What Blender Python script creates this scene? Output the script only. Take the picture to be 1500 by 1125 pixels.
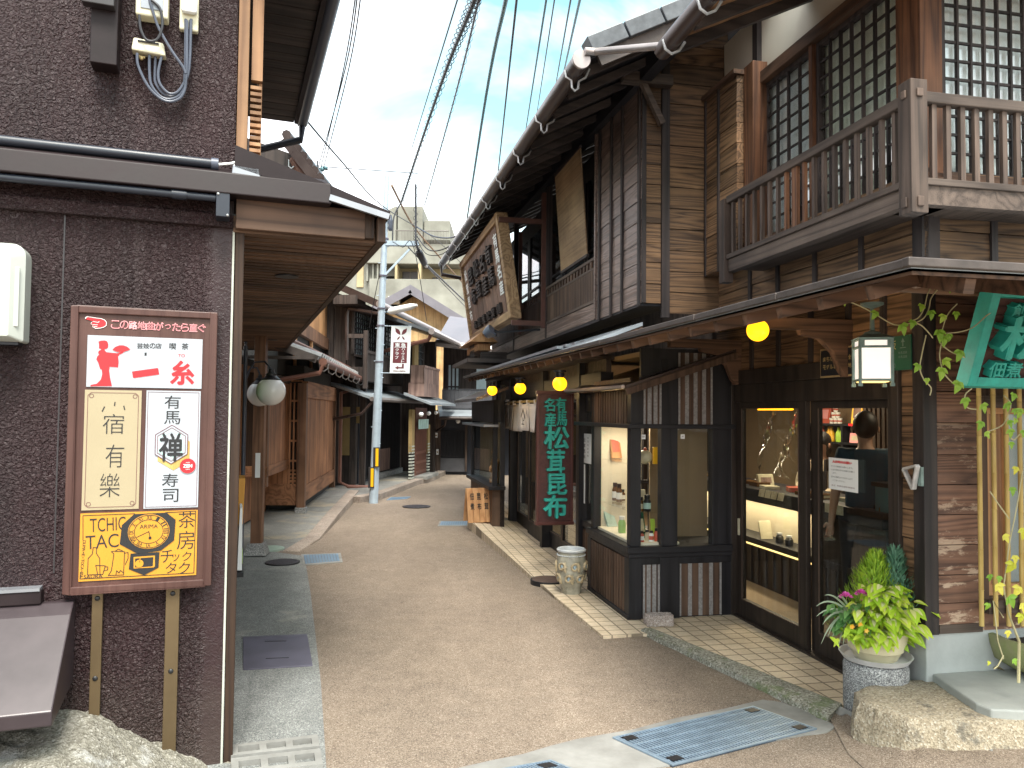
import bpy, bmesh, math, random
from mathutils import Vector, Matrix
random.seed(7)
SC = bpy.context.scene
for o in list(bpy.data.objects): bpy.data.objects.remove(o)
COL = SC.collection
# ------------------------------------------------------------------ camera
FPX, CAMH = 1130.0, 1.6
PITCH, ROLL = math.radians(2.15), math.radians(0.55)
_f = Vector((0, math.cos(PITCH), math.sin(PITCH))); _r0 = Vector((1, 0, 0)); _u0 = _r0.cross(_f)
CR = math.cos(ROLL)*_r0 + math.sin(ROLL)*_u0; CU = -math.sin(ROLL)*_r0 + math.cos(ROLL)*_u0
CP = Vector((0, 0, CAMH))
cam = bpy.data.cameras.new('camera'); camo = bpy.data.objects.new('camera', cam); COL.objects.link(camo)
cam.sensor_width = 36.0; cam.lens = 36.0*FPX/1500.0; cam.clip_start = 0.05; cam.clip_end = 2000
mw = Matrix((CR, CU, -_f)).transposed().to_4x4(); mw.translation = CP; camo.matrix_world = mw
SC.camera = camo
# ------------------------------------------------------------------ world, sun, exposure
SUN_EL, SUN_AZ = math.radians(60), math.radians(168)      # azimuth from +Y clockwise
w = bpy.data.worlds.new('World'); SC.world = w; w.use_nodes = True
nt = w.node_tree; nt.nodes.clear()
def wn(t): return nt.nodes.new(t)
out = wn('ShaderNodeOutputWorld'); bg = wn('ShaderNodeBackground'); bg.inputs['Strength'].default_value = 0.11
sky = wn('ShaderNodeTexSky'); sky.sky_type = 'NISHITA'; sky.sun_disc = False
sky.sun_elevation = SUN_EL; sky.sun_rotation = SUN_AZ; sky.dust_density = 2.0
tc = wn('ShaderNodeTexCoord'); mp = wn('ShaderNodeMapping'); mp.inputs['Scale'].default_value = (1.0, 1.0, 1.9)
no = wn('ShaderNodeTexNoise'); no.inputs['Scale'].default_value = 2.1; no.inputs['Detail'].default_value = 7; no.inputs['Roughness'].default_value = .52
no.inputs['Distortion'].default_value = .35
mp.inputs['Location'].default_value = (4.26, .8, 8.41); mp.inputs['Rotation'].default_value = (0, 0, math.radians(10))
rp = wn('ShaderNodeValToRGB'); rp.color_ramp.elements[0].position = .375; rp.color_ramp.elements[1].position = .575
mx = wn('ShaderNodeMix'); mx.data_type = 'RGBA'
sk2 = wn('ShaderNodeMix'); sk2.data_type = 'RGBA'; sk2.blend_type = 'MULTIPLY'; sk2.inputs[0].default_value = 1
sk2.inputs[7].default_value = (1.0, 1.28, .92, 1)
nt.links.new(tc.outputs['Generated'], mp.inputs['Vector']); nt.links.new(mp.outputs[0], no.inputs['Vector'])
nt.links.new(no.outputs['Fac'], rp.inputs[0]); nt.links.new(rp.outputs[0], mx.inputs[0])
nt.links.new(sky.outputs[0], sk2.inputs[6]); nt.links.new(sk2.outputs[2], mx.inputs[6])
mx.inputs[7].default_value = (6.3, 6.0, 6.15, 1)          # sunlit cloud
nt.links.new(mx.outputs[2], bg.inputs['Color']); nt.links.new(bg.outputs[0], out.inputs['Surface'])
sun = bpy.data.lights.new('sun', 'SUN'); sun.energy = 1.7; sun.angle = math.radians(22); sun.color = (1, .955, .89)
so = bpy.data.objects.new('sun', sun); COL.objects.link(so)
sd = Vector((math.sin(SUN_AZ)*math.cos(SUN_EL), math.cos(SUN_AZ)*math.cos(SUN_EL), math.sin(SUN_EL)))
so.rotation_euler = sd.to_track_quat('Z', 'Y').to_euler(); so.location = (0, -6, 20)
SC.view_settings.view_transform = 'Standard'; SC.view_settings.look = 'None'
SC.view_settings.exposure = 2.05; SC.view_settings.gamma = 1.0
SC.cycles.max_bounces = 8; SC.cycles.transparent_max_bounces = 16; SC.cycles.use_denoising = True
SC.cycles.sample_clamp_indirect = 4.0

# ------------------------------------------------------------------ measuring helpers: a pixel of the survey photograph hits a real plane
def ray(u, v): return CR*((u-750)/FPX) - CU*((v-562.5)/FPX) + _f
def gp(u, v, z=0.0):
    d = ray(u, v); return CP + d*((z-CAMH)/d.z)
def at(u, v, y):
    d = ray(u, v); return CP + d*(y/d.y)
class Frame:
    """a building's own axes: x = t (to the right, into the plot), y = s (away along the street), z up"""
    def __init__(s, o, e1):
        s.o = Vector((o[0], o[1], 0)); e = Vector((e1[0], e1[1], 0)).normalized(); s.e1 = e; s.e2 = Vector((e.y, -e.x, 0))
        s.rz = math.atan2(s.e2.y, s.e2.x)
    def loc(s, p): d = Vector((p[0], p[1], 0)) - s.o; return Vector((d.dot(s.e2), d.dot(s.e1), p[2]))
    def w(s, t, a, z=0.0): q = s.o + s.e2*t + s.e1*a; return Vector((q.x, q.y, z))
    def _hit(s, u, v, p, n):
        d = ray(u, v); return CP + d*((p-CP).dot(n)/d.dot(n))
    def T(s, u, v, t): q = s.loc(s._hit(u, v, s.w(t, 0), s.e2)); return q.y, q.z      # -> (s, z)
    def S(s, u, v, a): q = s.loc(s._hit(u, v, s.w(0, a), s.e1)); return q.x, q.z      # -> (t, z)
    def G(s, u, v, z=0.0): q = s.loc(gp(u, v, z)); return q.x, q.y                    # -> (t, s)
RF = Frame((2.20, 4.12), (-.2, .98))      # the wooden shop on the right
LF = Frame((-1.30, 3.55), (-.342, .94))   # the stucco house on the left
PF = Frame((-3.09, 11.68), (-.10, 1.0))   # the tan lattice house beyond it
NF = Frame((-3.24, 15.73), (.12, 1.0))    # the dark houses at the bend

# ------------------------------------------------------------------ mesh helpers
class MB:
    def __init__(s): s.v = []; s.f = []
    def add(s, vs, fs):
        n = len(s.v); s.v += [tuple(x) for x in vs]; s.f += [tuple(i+n for i in f) for f in fs]; return s
    def hexa(s, b, t):
        return s.add(list(b)+list(t), [(3,2,1,0),(4,5,6,7),(0,1,5,4),(1,2,6,5),(2,3,7,6),(3,0,4,7)])
    def box(s, x0, x1, y0, y1, z0, z1):
        if x0 > x1: x0, x1 = x1, x0
        if y0 > y1: y0, y1 = y1, y0
        if z0 > z1: z0, z1 = z1, z0
        return s.hexa([(x0,y0,z0),(x1,y0,z0),(x1,y1,z0),(x0,y1,z0)], [(x0,y0,z1),(x1,y0,z1),(x1,y1,z1),(x0,y1,z1)])
    def beam(s, p, q, w, h, up=(0,0,1)):
        p, q = Vector(p), Vector(q); d = (q-p).normalized(); up = Vector(up)
        a = d.cross(up); a = (a if a.length > 1e-4 else Vector((1,0,0))).normalized(); b = a.cross(d).normalized()
        a *= w/2; b *= h/2
        return s.hexa([p-a-b, p+a-b, p+a+b, p-a+b], [q-a-b, q+a-b, q+a+b, q-a+b])
    def tube(s, pts, r, n=8, cap=True):
        pts = [Vector(p) for p in pts]; rs = r if isinstance(r, (list, tuple)) else [r]*len(pts)
        t0 = (pts[1]-pts[0]).normalized(); a = t0.orthogonal().normalized(); vs = []; fs = []
        for i, p in enumerate(pts):
            t = (pts[min(i+1, len(pts)-1)]-pts[max(i-1, 0)]).normalized()
            a = (a - t*a.dot(t)); a = a.normalized() if a.length > 1e-5 else t.orthogonal().normalized(); b = t.cross(a)
            vs += [p + (a*math.cos(2*math.pi*k/n) + b*math.sin(2*math.pi*k/n))*rs[i] for k in range(n)]
        for i in range(len(pts)-1):
            fs += [(i*n+k, i*n+(k+1) % n, (i+1)*n+(k+1) % n, (i+1)*n+k) for k in range(n)]
        if cap: fs += [tuple(range(n-1, -1, -1)), tuple(range((len(pts)-1)*n, len(pts)*n))]
        return s.add(vs, fs)
    def lathe(s, prof, n=28, c=(0,0,0)):
        vs = []; fs = []
        for r, z in prof: vs += [(c[0]+r*math.cos(2*math.pi*k/n), c[1]+r*math.sin(2*math.pi*k/n), c[2]+z) for k in range(n)]
        for i in range(len(prof)-1): fs += [(i*n+k, i*n+(k+1) % n, (i+1)*n+(k+1) % n, (i+1)*n+k) for k in range(n)]
        if prof[0][0] > 1e-6: fs.append(tuple(range(n-1, -1, -1)))
        if prof[-1][0] > 1e-6: fs.append(tuple(range((len(prof)-1)*n, len(prof)*n)))
        return s.add(vs, fs)
    def prism(s, poly, z0, z1):
        n = len(poly); z1l = z1 if isinstance(z1, (list, tuple)) else [z1]*n
        vs = [(p[0], p[1], z0) for p in poly] + [(p[0], p[1], z) for p, z in zip(poly, z1l)]
        fs = [tuple(range(n-1, -1, -1)), tuple(range(n, 2*n))] + [(i, (i+1) % n, n+(i+1) % n, n+i) for i in range(n)]
        return s.add(vs, fs)
    def sphere(s, c, r, n=20, m=12, sq=(1,1,1)):
        prof = [(r*math.sin(math.pi*i/m), -r*math.cos(math.pi*i/m)) for i in range(m+1)]
        vs = []; fs = []
        for a, z in prof: vs += [(c[0]+a*math.cos(2*math.pi*k/n)*sq[0], c[1]+a*math.sin(2*math.pi*k/n)*sq[1], c[2]+z*sq[2]) for k in range(n)]
        for i in range(m): fs += [(i*n+k, i*n+(k+1) % n, (i+1)*n+(k+1) % n, (i+1)*n+k) for k in range(n)]
        return s.add(vs, fs)
    def build(s, name, m, parent=None, bevel=0, smooth=False, rot=None):
        me = bpy.data.meshes.new(name); me.from_pydata(s.v, [], s.f); me.validate()
        bm = bmesh.new(); bm.from_mesh(me); bmesh.ops.remove_doubles(bm, verts=bm.verts, dist=1e-6)
        bmesh.ops.recalc_face_normals(bm, faces=bm.faces); bm.to_mesh(me); bm.free()
        if smooth:
            for p in me.polygons: p.use_smooth = True
            try: me.set_sharp_from_angle(angle=math.radians(38))
            except Exception: pass
        if m: me.materials.append(m)
        o = bpy.data.objects.new(name, me); COL.objects.link(o)
        if parent: o.parent = parent
        if bevel:
            b = o.modifiers.new('bevel', 'BEVEL'); b.width = bevel; b.segments = 2; b.limit_method = 'ANGLE'
        return o
def split(s, name, m, parent=None, bevel=0, n=8):
    '''one object for every n vertices collected (boxes): posts, rafters and the like'''
    r = []
    for k in range(0, len(s.v), n):
        b = MB(); b.v = s.v[k:k+n]; b.f = [tuple(i-k for i in f) for f in s.f if k <= f[0] < k+n]; r.append(b.build(name, m, parent, bevel))
    return r
def tag(o, label=None, cat=None, group=None, kind=None):
    if label: o['label'] = label
    if cat: o['category'] = cat
    if group: o['group'] = group
    if kind: o['kind'] = kind
    return o
def thing(name, label, cat, loc=(0,0,0), rz=0.0, group=None):
    o = bpy.data.objects.new(name, None); COL.objects.link(o); o.location = loc; o.rotation_euler = (0, 0, rz)
    o.empty_display_size = .1
    return tag(o, label, cat, group)
def dup(root, loc, rz, label=None, group=None):
    r = root.copy(); COL.objects.link(r); r.location = loc; r.rotation_euler = (0, 0, rz)
    if label: r['label'] = label
    if group: r['group'] = group
    for ch in list(root.children):
        c = ch.copy(); COL.objects.link(c); c.parent = r
        for g in list(ch.children):
            d = g.copy(); COL.objects.link(d); d.parent = c
    return r
# ------------------------------------------------------------------ lettering and flat shapes
_TX = {}
def glyph(string, bold=0.0, ext=0.0):
    k = (string, bold, ext)
    if k not in _TX:
        cu = bpy.data.curves.new('lettering', 'FONT'); cu.body = string; cu.offset = bold; cu.extrude = ext; cu.resolution_u = 4
        ob = bpy.data.objects.new('lettering', cu); COL.objects.link(ob); bpy.context.view_layer.update()
        me = bpy.data.meshes.new_from_object(ob.evaluated_get(bpy.context.evaluated_depsgraph_get()))
        vs = [v.co.copy() for v in me.vertices]; fs = [tuple(p.vertices) for p in me.polygons]
        bpy.data.objects.remove(ob); bpy.data.curves.remove(cu); bpy.data.meshes.remove(me)
        xs = [v.x for v in vs] or [0]; ys = [v.y for v in vs] or [0]
        _TX[k] = (vs, fs, min(xs), max(xs), min(ys), max(ys))
    return _TX[k]
class Plane:
    """a drawing surface: origin, right, up; out() lifts shapes off it"""
    def __init__(s, o, r, u): s.o = Vector(o); s.r = Vector(r).normalized(); s.u = Vector(u).normalized(); s.n = s.r.cross(s.u)
    def p(s, a, b, d=0.0): return s.o + s.r*a + s.u*b + s.n*d
    def text(s, mb, string, a, b, w, h, d=.002, bold=0.0, ext=0.0, rot=0.0):
        if bold > .004:                       # fatter strokes: the glyph stamped a few times
            e = bold*1.1
            for i, (dx, dy) in enumerate(((0,0),(e,0),(-e,0),(0,e),(0,-e))): s.text(mb, string, a+dx*w, b+dy*(h or w), w, h, d+i*(.0006 if ext else .00004), 0, ext, rot)
            return
        vs, fs, x0, x1, y0, y1 = glyph(string, bold, ext/max(h, 1e-6) if ext else 0)
        if not vs: return
        kx = w/max(x1-x0, 1e-6) if w else None; ky = h/max(y1-y0, 1e-6) if h else kx
        if kx is None: kx = ky
        c, sn = math.cos(rot), math.sin(rot); o = []
        for v in vs:
            x = (v.x-(x0+x1)/2)*kx; y = (v.y-(y0+y1)/2)*ky
            o.append(s.p(a+x*c-y*sn, b+x*sn+y*c, d + (v.z*h if ext else 0)))
        mb.add(o, fs)
    def column(s, mb, string, a, b0, cw, ch, pitch, d=.002, bold=0.0, ext=0.0):
        for i, c in enumerate(string):
            if c == ' ': continue
            small = .55 if c in 'ー一' else 1
            s.text(mb, c, a, b0-i*pitch, cw, ch*(.12 if c == '一' else 1) if c != 'ー' else ch, d, bold, ext)
    def poly(s, mb, pts, d=.002, th=0.0):
        n = len(pts)
        if not th: mb.add([s.p(x, y, d) for x, y in pts], [tuple(range(n))])
        else:
            mb.add([s.p(x, y, d) for x, y in pts]+[s.p(x, y, d+th) for x, y in pts],
                   [tuple(range(n-1, -1, -1)), tuple(range(n, 2*n))]+[(i, (i+1) % n, n+(i+1) % n, n+i) for i in range(n)])
    def rect(s, mb, x0, x1, y0, y1, d=.002, th=0.0): s.poly(mb, [(x0,y0),(x1,y0),(x1,y1),(x0,y1)], d, th)
    def stroke(s, mb, pts, w, d=.002, closed=False):
        pts = [Vector(p) for p in pts]
        if closed: pts = pts + [pts[0]]
        for p, q in zip(pts, pts[1:]):
            t = (q-p)
            if t.length < 1e-7: continue
            t.normalize(); n = Vector((-t.y, t.x))*w/2; e = t*w*.3
            mb.add([s.p(*(p-e-n), d), s.p(*(q+e-n), d), s.p(*(q+e+n), d), s.p(*(p-e+n), d)], [(0,1,2,3)]); d += 2e-5
    def ring(s, mb, cx, cy, rx, ry, w, d=.002, n=40):
        for k in range(n):
            a, b = 2*math.pi*k/n, 2*math.pi*(k+1)/n
            mb.add([s.p(cx+rx*math.cos(a), cy+ry*math.sin(a), d), s.p(cx+rx*math.cos(b), cy+ry*math.sin(b), d),
                    s.p(cx+(rx-w)*math.cos(b), cy+(ry-w)*math.sin(b), d), s.p(cx+(rx-w)*math.cos(a), cy+(ry-w)*math.sin(a), d)], [(0,1,2,3)])
def ell(cx, cy, rx, ry, n=28): return [(cx+rx*math.cos(2*math.pi*k/n), cy+ry*math.sin(2*math.pi*k/n)) for k in range(n)]
# ------------------------------------------------------------------ materials
def newmat(name):
    m = bpy.data.materials.new(name); m.use_nodes = True; n = m.node_tree
    return m, n, n.nodes['Principled BSDF']
def nd(n, t, **kw):
    x = n.nodes.new(t)
    for k, v in kw.items():
        if k in x.inputs: x.inputs[k].default_value = v
        else: setattr(x, k, v)
    return x
def ramp(n, src, stops):
    r = n.nodes.new('ShaderNodeValToRGB'); cr = r.color_ramp
    while len(cr.elements) < len(stops): cr.elements.new(.5)
    for e, (p, c) in zip(cr.elements, stops): e.position = p; e.color = c if len(c) == 4 else (*c, 1)
    n.links.new(src, r.inputs[0]); return r.outputs[0]
def mixc(n, f, a, b, mode='MIX'):
    m = n.nodes.new('ShaderNodeMix'); m.data_type = 'RGBA'; m.blend_type = mode
    for i, x in ((0, f), (6, a), (7, b)):
        if isinstance(x, (int, float)): m.inputs[i].default_value = x
        elif isinstance(x, tuple): m.inputs[i].default_value = (*x, 1) if len(x) == 3 else x
        else: n.links.new(x, m.inputs[i])
    return m.outputs[2]
def math_(n, op, a, b=0.0):
    m = n.nodes.new('ShaderNodeMath'); m.operation = op
    for i, x in ((0, a), (1, b)):
        if isinstance(x, (int, float)): m.inputs[i].default_value = x
        else: n.links.new(x, m.inputs[i])
    return m.outputs[0]
def bump(n, b, h, strength=.3, dist=.01, norm=None):
    x = n.nodes.new('ShaderNodeBump'); x.inputs['Strength'].default_value = strength; x.inputs['Distance'].default_value = dist
    n.links.new(h, x.inputs['Height'])
    if norm is not None: n.links.new(norm, x.inputs['Normal'])
    n.links.new(x.outputs[0], b.inputs['Normal']); return x.outputs[0]
def coords(n, scale=(1,1,1), island=False, rot=(0,0,0)):
    t = n.nodes.new('ShaderNodeTexCoord'); mp = n.nodes.new('ShaderNodeMapping'); mp.inputs['Scale'].default_value = scale
    mp.inputs['Rotation'].default_value = rot
    if island:
        g = n.nodes.new('ShaderNodeNewGeometry'); v = n.nodes.new('ShaderNodeVectorMath'); v.operation = 'SCALE'
        c = n.nodes.new('ShaderNodeCombineXYZ')
        for k, q in enumerate((17.3, 9.1, 13.7)): n.links.new(math_(n, 'MULTIPLY', g.outputs['Random Per Island'], q), c.inputs[k])
        a = n.nodes.new('ShaderNodeVectorMath'); a.operation = 'ADD'
        n.links.new(t.outputs['Object'], a.inputs[0]); n.links.new(c.outputs[0], a.inputs[1]); n.links.new(a.outputs[0], mp.inputs['Vector'])
        return mp.outputs[0], g.outputs['Random Per Island']
    n.links.new(t.outputs['Object'], mp.inputs['Vector']); return mp.outputs[0], None
def noise(n, vec, scale, detail=5, rough=.55, dist=0.0):
    x = nd(n, 'ShaderNodeTexNoise', Scale=scale, Detail=detail, Roughness=rough, Distortion=dist); n.links.new(vec, x.inputs['Vector']); return x.outputs['Fac']
def wood(name, dark, light, axis='y', rough=.62, var=.45, lines=9.0, bs=.35, worn=None, cross=5.0, spec=.35):
    """long grain along one axis, cathedral lines, every board its own tone"""
    m, n, b = newmat(name); i = 'xyz'.index(axis)
    sc = [cross]*3; sc[i] = cross*.055
    vec, rnd = coords(n, tuple(sc), True)
    low = noise(n, vec, .75, 2, .5, .25)
    ln = math_(n, 'PINGPONG', math_(n, 'MULTIPLY', low, lines*2.2), .5)
    sc2 = [cross*14]*3; sc2[i] = cross*.28
    v2, _ = coords(n, tuple(sc2), True); fine = noise(n, v2, 1.0, 4, .6)
    g = math_(n, 'ADD', math_(n, 'MULTIPLY', ln, 1.25), math_(n, 'MULTIPLY', math_(n, 'SUBTRACT', fine, .5), 1.0))
    col = ramp(n, g, [(-.0, tuple(.85*a+.15*c for a, c in zip(dark, light))), (.22, tuple(.45*a+.55*c for a, c in zip(dark, light))), (.70, light)])
    v3, _ = coords(n, (1, 1, 1)); big = noise(n, v3, 1.7, 4, .6)
    col = mixc(n, 1.0, col, ramp(n, big, [(.3, (.62,.60,.60)), (.7, (1.2, 1.2, 1.18))]), 'MULTIPLY')
    hv = n.nodes.new('ShaderNodeHueSaturation'); n.links.new(col, hv.inputs['Color'])
    n.links.new(math_(n, 'ADD', math_(n, 'MULTIPLY', rnd, var*2), 1-var), hv.inputs['Value']); col = hv.outputs[0]
    r = math_(n, 'ADD', math_(n, 'MULTIPLY', fine, .25), rough-.12)
    if worn:
        sw = [9.0]*3; sw[i] = 2.6; v4, _ = coords(n, tuple(sw), True)
        k = ramp(n, noise(n, v4, 1.3, 7, .72), [(worn[1], (0,0,0)), (worn[1]+.05, (1,1,1))])
        t = n.nodes.new('ShaderNodeTexCoord'); sp = n.nodes.new('ShaderNodeSeparateXYZ'); n.links.new(t.outputs['Object'], sp.inputs[0])
        if len(worn) > 2:
            k = math_(n, 'MULTIPLY', k, ramp(n, math_(n, 'DIVIDE', sp.outputs[2], 2.0), [(worn[2], (1,1,1)), (worn[3], (0,0,0))]))
        col = mixc(n, k, col, worn[0])
    n.links.new(col, b.inputs['Base Color']); n.links.new(r, b.inputs['Roughness']); b.inputs['Specular IOR Level'].default_value = spec
    bump(n, b, g, bs, .004); return m
def plain(name, col, rough=.5, metal=0.0, var=.18, vs=6.0, bs=.0, bscale=80.0, spec=.5, var2=None):
    m, n, b = newmat(name); vec, _ = coords(n); f = noise(n, vec, vs, 6, .6)
    lo = tuple(c*(1-var) for c in col); hi = tuple(min(1, c*(1+var)) for c in col)
    n.links.new(ramp(n, f, [(.3, lo), (.7, var2 or hi)]), b.inputs['Base Color'])
    n.links.new(math_(n, 'ADD', math_(n, 'MULTIPLY', f, .3), rough-.15), b.inputs['Roughness'])
    b.inputs['Metallic'].default_value = metal; b.inputs['Specular IOR Level'].default_value = spec
    if bs: bump(n, b, noise(n, vec, bscale, 4, .6), bs, .004)
    return m
def stucco(name, col, edge=None):
    m, n, b = newmat(name); vec, _ = coords(n)
    h1 = noise(n, vec, 58, 3, .5, 1.1); h2 = noise(n, vec, 170, 3, .55); f = noise(n, vec, 1.3, 5, .6)
    v2, _ = coords(n, (3.5, 3.5, .5)); st = noise(n, v2, 1.5, 5, .65)
    c = ramp(n, f, [(.3, tuple(x*.78 for x in col)), (.7, tuple(x*1.22 for x in col))])
    c = mixc(n, 1.0, c, ramp(n, st, [(.35, (.72,.72,.72)), (.6, (1.08,1.08,1.08))]), 'MULTIPLY')
    n.links.new(c, b.inputs['Base Color']); b.inputs['Specular IOR Level'].default_value = .38
    v3, _ = coords(n, (1, 1, 1)); pt = noise(n, v3, .9, 6, .7); n.links.new(ramp(n, pt, [(.35, (.33,.33,.33)), (.65, (.50,.50,.50))]), b.inputs['Roughness'])
    tcc = n.nodes.new('ShaderNodeTexCoord'); spz = n.nodes.new('ShaderNodeSeparateXYZ'); n.links.new(tcc.outputs['Object'], spz.inputs[0])
    kd = math_(n, 'MULTIPLY', ramp(n, math_(n, 'ADD', spz.outputs[2], math_(n, 'MULTIPLY', noise(n, v3, 5.0, 5, .7), .9)), [(.45, (1,1,1)), (1.0, (0,0,0))]), .55)
    c2 = mixc(n, kd, c, (.070,.052,.044)); v4, _ = coords(n, (7, 7, .35)); sk = ramp(n, noise(n, v4, 2.0, 4, .6), [(.60, (0,0,0)), (.72, (1,1,1))])
    c2 = mixc(n, math_(n, 'MULTIPLY', sk, .35), c2, (.075,.055,.056)); n.links.new(c2, b.inputs['Base Color'])
    hh = math_(n, 'ADD', ramp(n, h1, [(.36, (0,0,0)), (.66, (1,1,1))]), math_(n, 'MULTIPLY', h2, .25))
    if edge is not None: hh = math_(n, 'MULTIPLY', hh, ramp(n, math_(n, 'ADD', spz.outputs[0], math_(n, 'MULTIPLY', noise(n, v3, 6.0, 4, .6), .06)), [(0, (1,1,1)), (1, (1,1,1))]) if False else math_(n, 'MINIMUM', 1.0, math_(n, 'MAXIMUM', .12, math_(n, 'MULTIPLY', math_(n, 'SUBTRACT', edge, math_(n, 'ADD', spz.outputs[0], math_(n, 'MULTIPLY', noise(n, v3, 6.0, 4, .6), .06))), 18.0))))
    bump(n, b, hh, .95, .0125); return m
def speckle(name, cols, scale=150.0, rough=.9, big=.5, bs=.5, patch=None, spec=.25, crack=0):
    m, n, b = newmat(name); vec, _ = coords(n)
    vo = nd(n, 'ShaderNodeTexVoronoi', Scale=scale); n.links.new(vec, vo.inputs['Vector'])
    sep = n.nodes.new('ShaderNodeSeparateColor'); n.links.new(vo.outputs['Color'], sep.inputs[0])
    c = ramp(n, sep.outputs[0], [(.0, cols[0]), (.45, cols[1]), (.8, cols[2]), (1.0, cols[3])])
    f = noise(n, vec, big, 6, .62); c = mixc(n, 1.0, c, ramp(n, f, [(.3, (.80,.80,.81)), (.7, (1.12,1.12,1.10))]), 'MULTIPLY')
    f2 = noise(n, vec, 7.0, 5, .65); c = mixc(n, 1.0, c, ramp(n, f2, [(.3, (.86,.86,.86)), (.7, (1.08,1.08,1.08))]), 'MULTIPLY')
    if patch:
        k = ramp(n, noise(n, vec, patch[1], 6, .7), [(patch[2], (0,0,0)), (patch[2]+.08, (1,1,1))]); c = mixc(n, math_(n, 'MULTIPLY', k, patch[3]), c, patch[0])
    v5, _ = coords(n, (1, .22, 1), rot=(0, 0, .2)); f5 = noise(n, v5, 1.5, 5, .6); c = mixc(n, 1.0, c, ramp(n, f5, [(.35, (.88,.87,.86)), (.65, (1.06,1.06,1.06))]), 'MULTIPLY')
    f6 = noise(n, vec, 2.3, 8, .75); c = mixc(n, math_(n, 'MULTIPLY', ramp(n, f6, [(.62, (0,0,0)), (.70, (1,1,1))]), .32), c, tuple(x*.55 for x in cols[1]))
    if crack:
        vn = nd(n, 'ShaderNodeTexVoronoi', Scale=.55); vn.feature = 'DISTANCE_TO_EDGE'; wv = n.nodes.new('ShaderNodeMix'); wv.data_type = 'VECTOR'; wv.inputs[0].default_value = .12
        nn_ = nd(n, 'ShaderNodeTexNoise', Scale=3.5, Detail=5); n.links.new(vec, nn_.inputs['Vector']); n.links.new(vec, wv.inputs[4]); n.links.new(nn_.outputs['Color'], wv.inputs[5]); n.links.new(wv.outputs[1], vn.inputs['Vector'])
        c = mixc(n, math_(n, 'MULTIPLY', ramp(n, vn.outputs['Distance'], [(.0, (1,1,1)), (.006, (0,0,0))]), crack), c, tuple(x*.3 for x in cols[1]))
    n.links.new(c, b.inputs['Base Color']); b.inputs['Roughness'].default_value = rough; b.inputs['Specular IOR Level'].default_value = spec
    bump(n, b, math_(n, 'ADD', vo.outputs['Distance'], math_(n, 'MULTIPLY', f2, .8)), bs, .004); return m
def glass(name, tint=(.92,.95,.94), k=1.0, rough=.01):
    m, n, b = newmat(name); n.nodes.remove(b); o = n.nodes['Material Output']
    tr = nd(n, 'ShaderNodeBsdfTransparent', Color=(*tint, 1)); gl = nd(n, 'ShaderNodeBsdfGlossy', Roughness=rough, Color=(1,1,1,1))
    g = n.nodes.new('ShaderNodeNewGeometry'); dt = n.nodes.new('ShaderNodeVectorMath'); dt.operation = 'DOT_PRODUCT'; mx = n.nodes.new('ShaderNodeMixShader')
    n.links.new(g.outputs['Normal'], dt.inputs[0]); n.links.new(g.outputs['Incoming'], dt.inputs[1])
    f5 = math_(n, 'POWER', math_(n, 'SUBTRACT', 1.0, math_(n, 'ABSOLUTE', dt.outputs['Value'])), 5.0)        # Schlick, the same on both faces of a thin pane
    n.links.new(math_(n, 'MULTIPLY', math_(n, 'ADD', math_(n, 'MULTIPLY', f5, .96), .04), k), mx.inputs[0]); n.links.new(tr.outputs[0], mx.inputs[1]); n.links.new(gl.outputs[0], mx.inputs[2])
    n.links.new(mx.outputs[0], o.inputs['Surface']); return m
def lamp(name, col, strength):
    m, n, b = newmat(name); b.inputs['Base Color'].default_value = (*col, 1); b.inputs['Emission Color'].default_value = (*col, 1)
    b.inputs['Emission Strength'].default_value = strength; b.inputs['Roughness'].default_value = .35; return m
def tiles(name, c1, c2, grout, size, rot=0.0, off=.5, mort=.02, rough=.75):
    m, n, b = newmat(name); t = n.nodes.new('ShaderNodeTexCoord'); mp = n.nodes.new('ShaderNodeMapping'); mp.inputs['Rotation'].default_value = (0, 0, rot)
    n.links.new(t.outputs['Object'], mp.inputs['Vector'])
    br = nd(n, 'ShaderNodeTexBrick', Scale=1.0); br.offset = off; n.links.new(mp.outputs[0], br.inputs['Vector'])
    br.inputs['Color1'].default_value = (*c1, 1); br.inputs['Color2'].default_value = (*c2, 1); br.inputs['Mortar'].default_value = (*grout, 1)
    br.inputs['Brick Width'].default_value = size[0]; br.inputs['Row Height'].default_value = size[1]; br.inputs['Mortar Size'].default_value = mort*size[1]
    f = noise(n, mp.outputs[0], 3.0, 6, .65); f2 = noise(n, mp.outputs[0], 60, 4, .6)
    c = mixc(n, 1.0, br.outputs['Color'], ramp(n, f, [(.3, (.74,.73,.70)), (.7, (1.12,1.12,1.1))]), 'MULTIPLY')
    c = mixc(n, 1.0, c, ramp(n, f2, [(.3, (.88,.88,.88)), (.7, (1.08,1.08,1.08))]), 'MULTIPLY')
    n.links.new(c, b.inputs['Base Color']); b.inputs['Roughness'].default_value = rough
    bump(n, b, math_(n, 'SUBTRACT', math_(n, 'MULTIPLY', f2, .1), br.outputs['Fac']), .6, .004); return m
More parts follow.
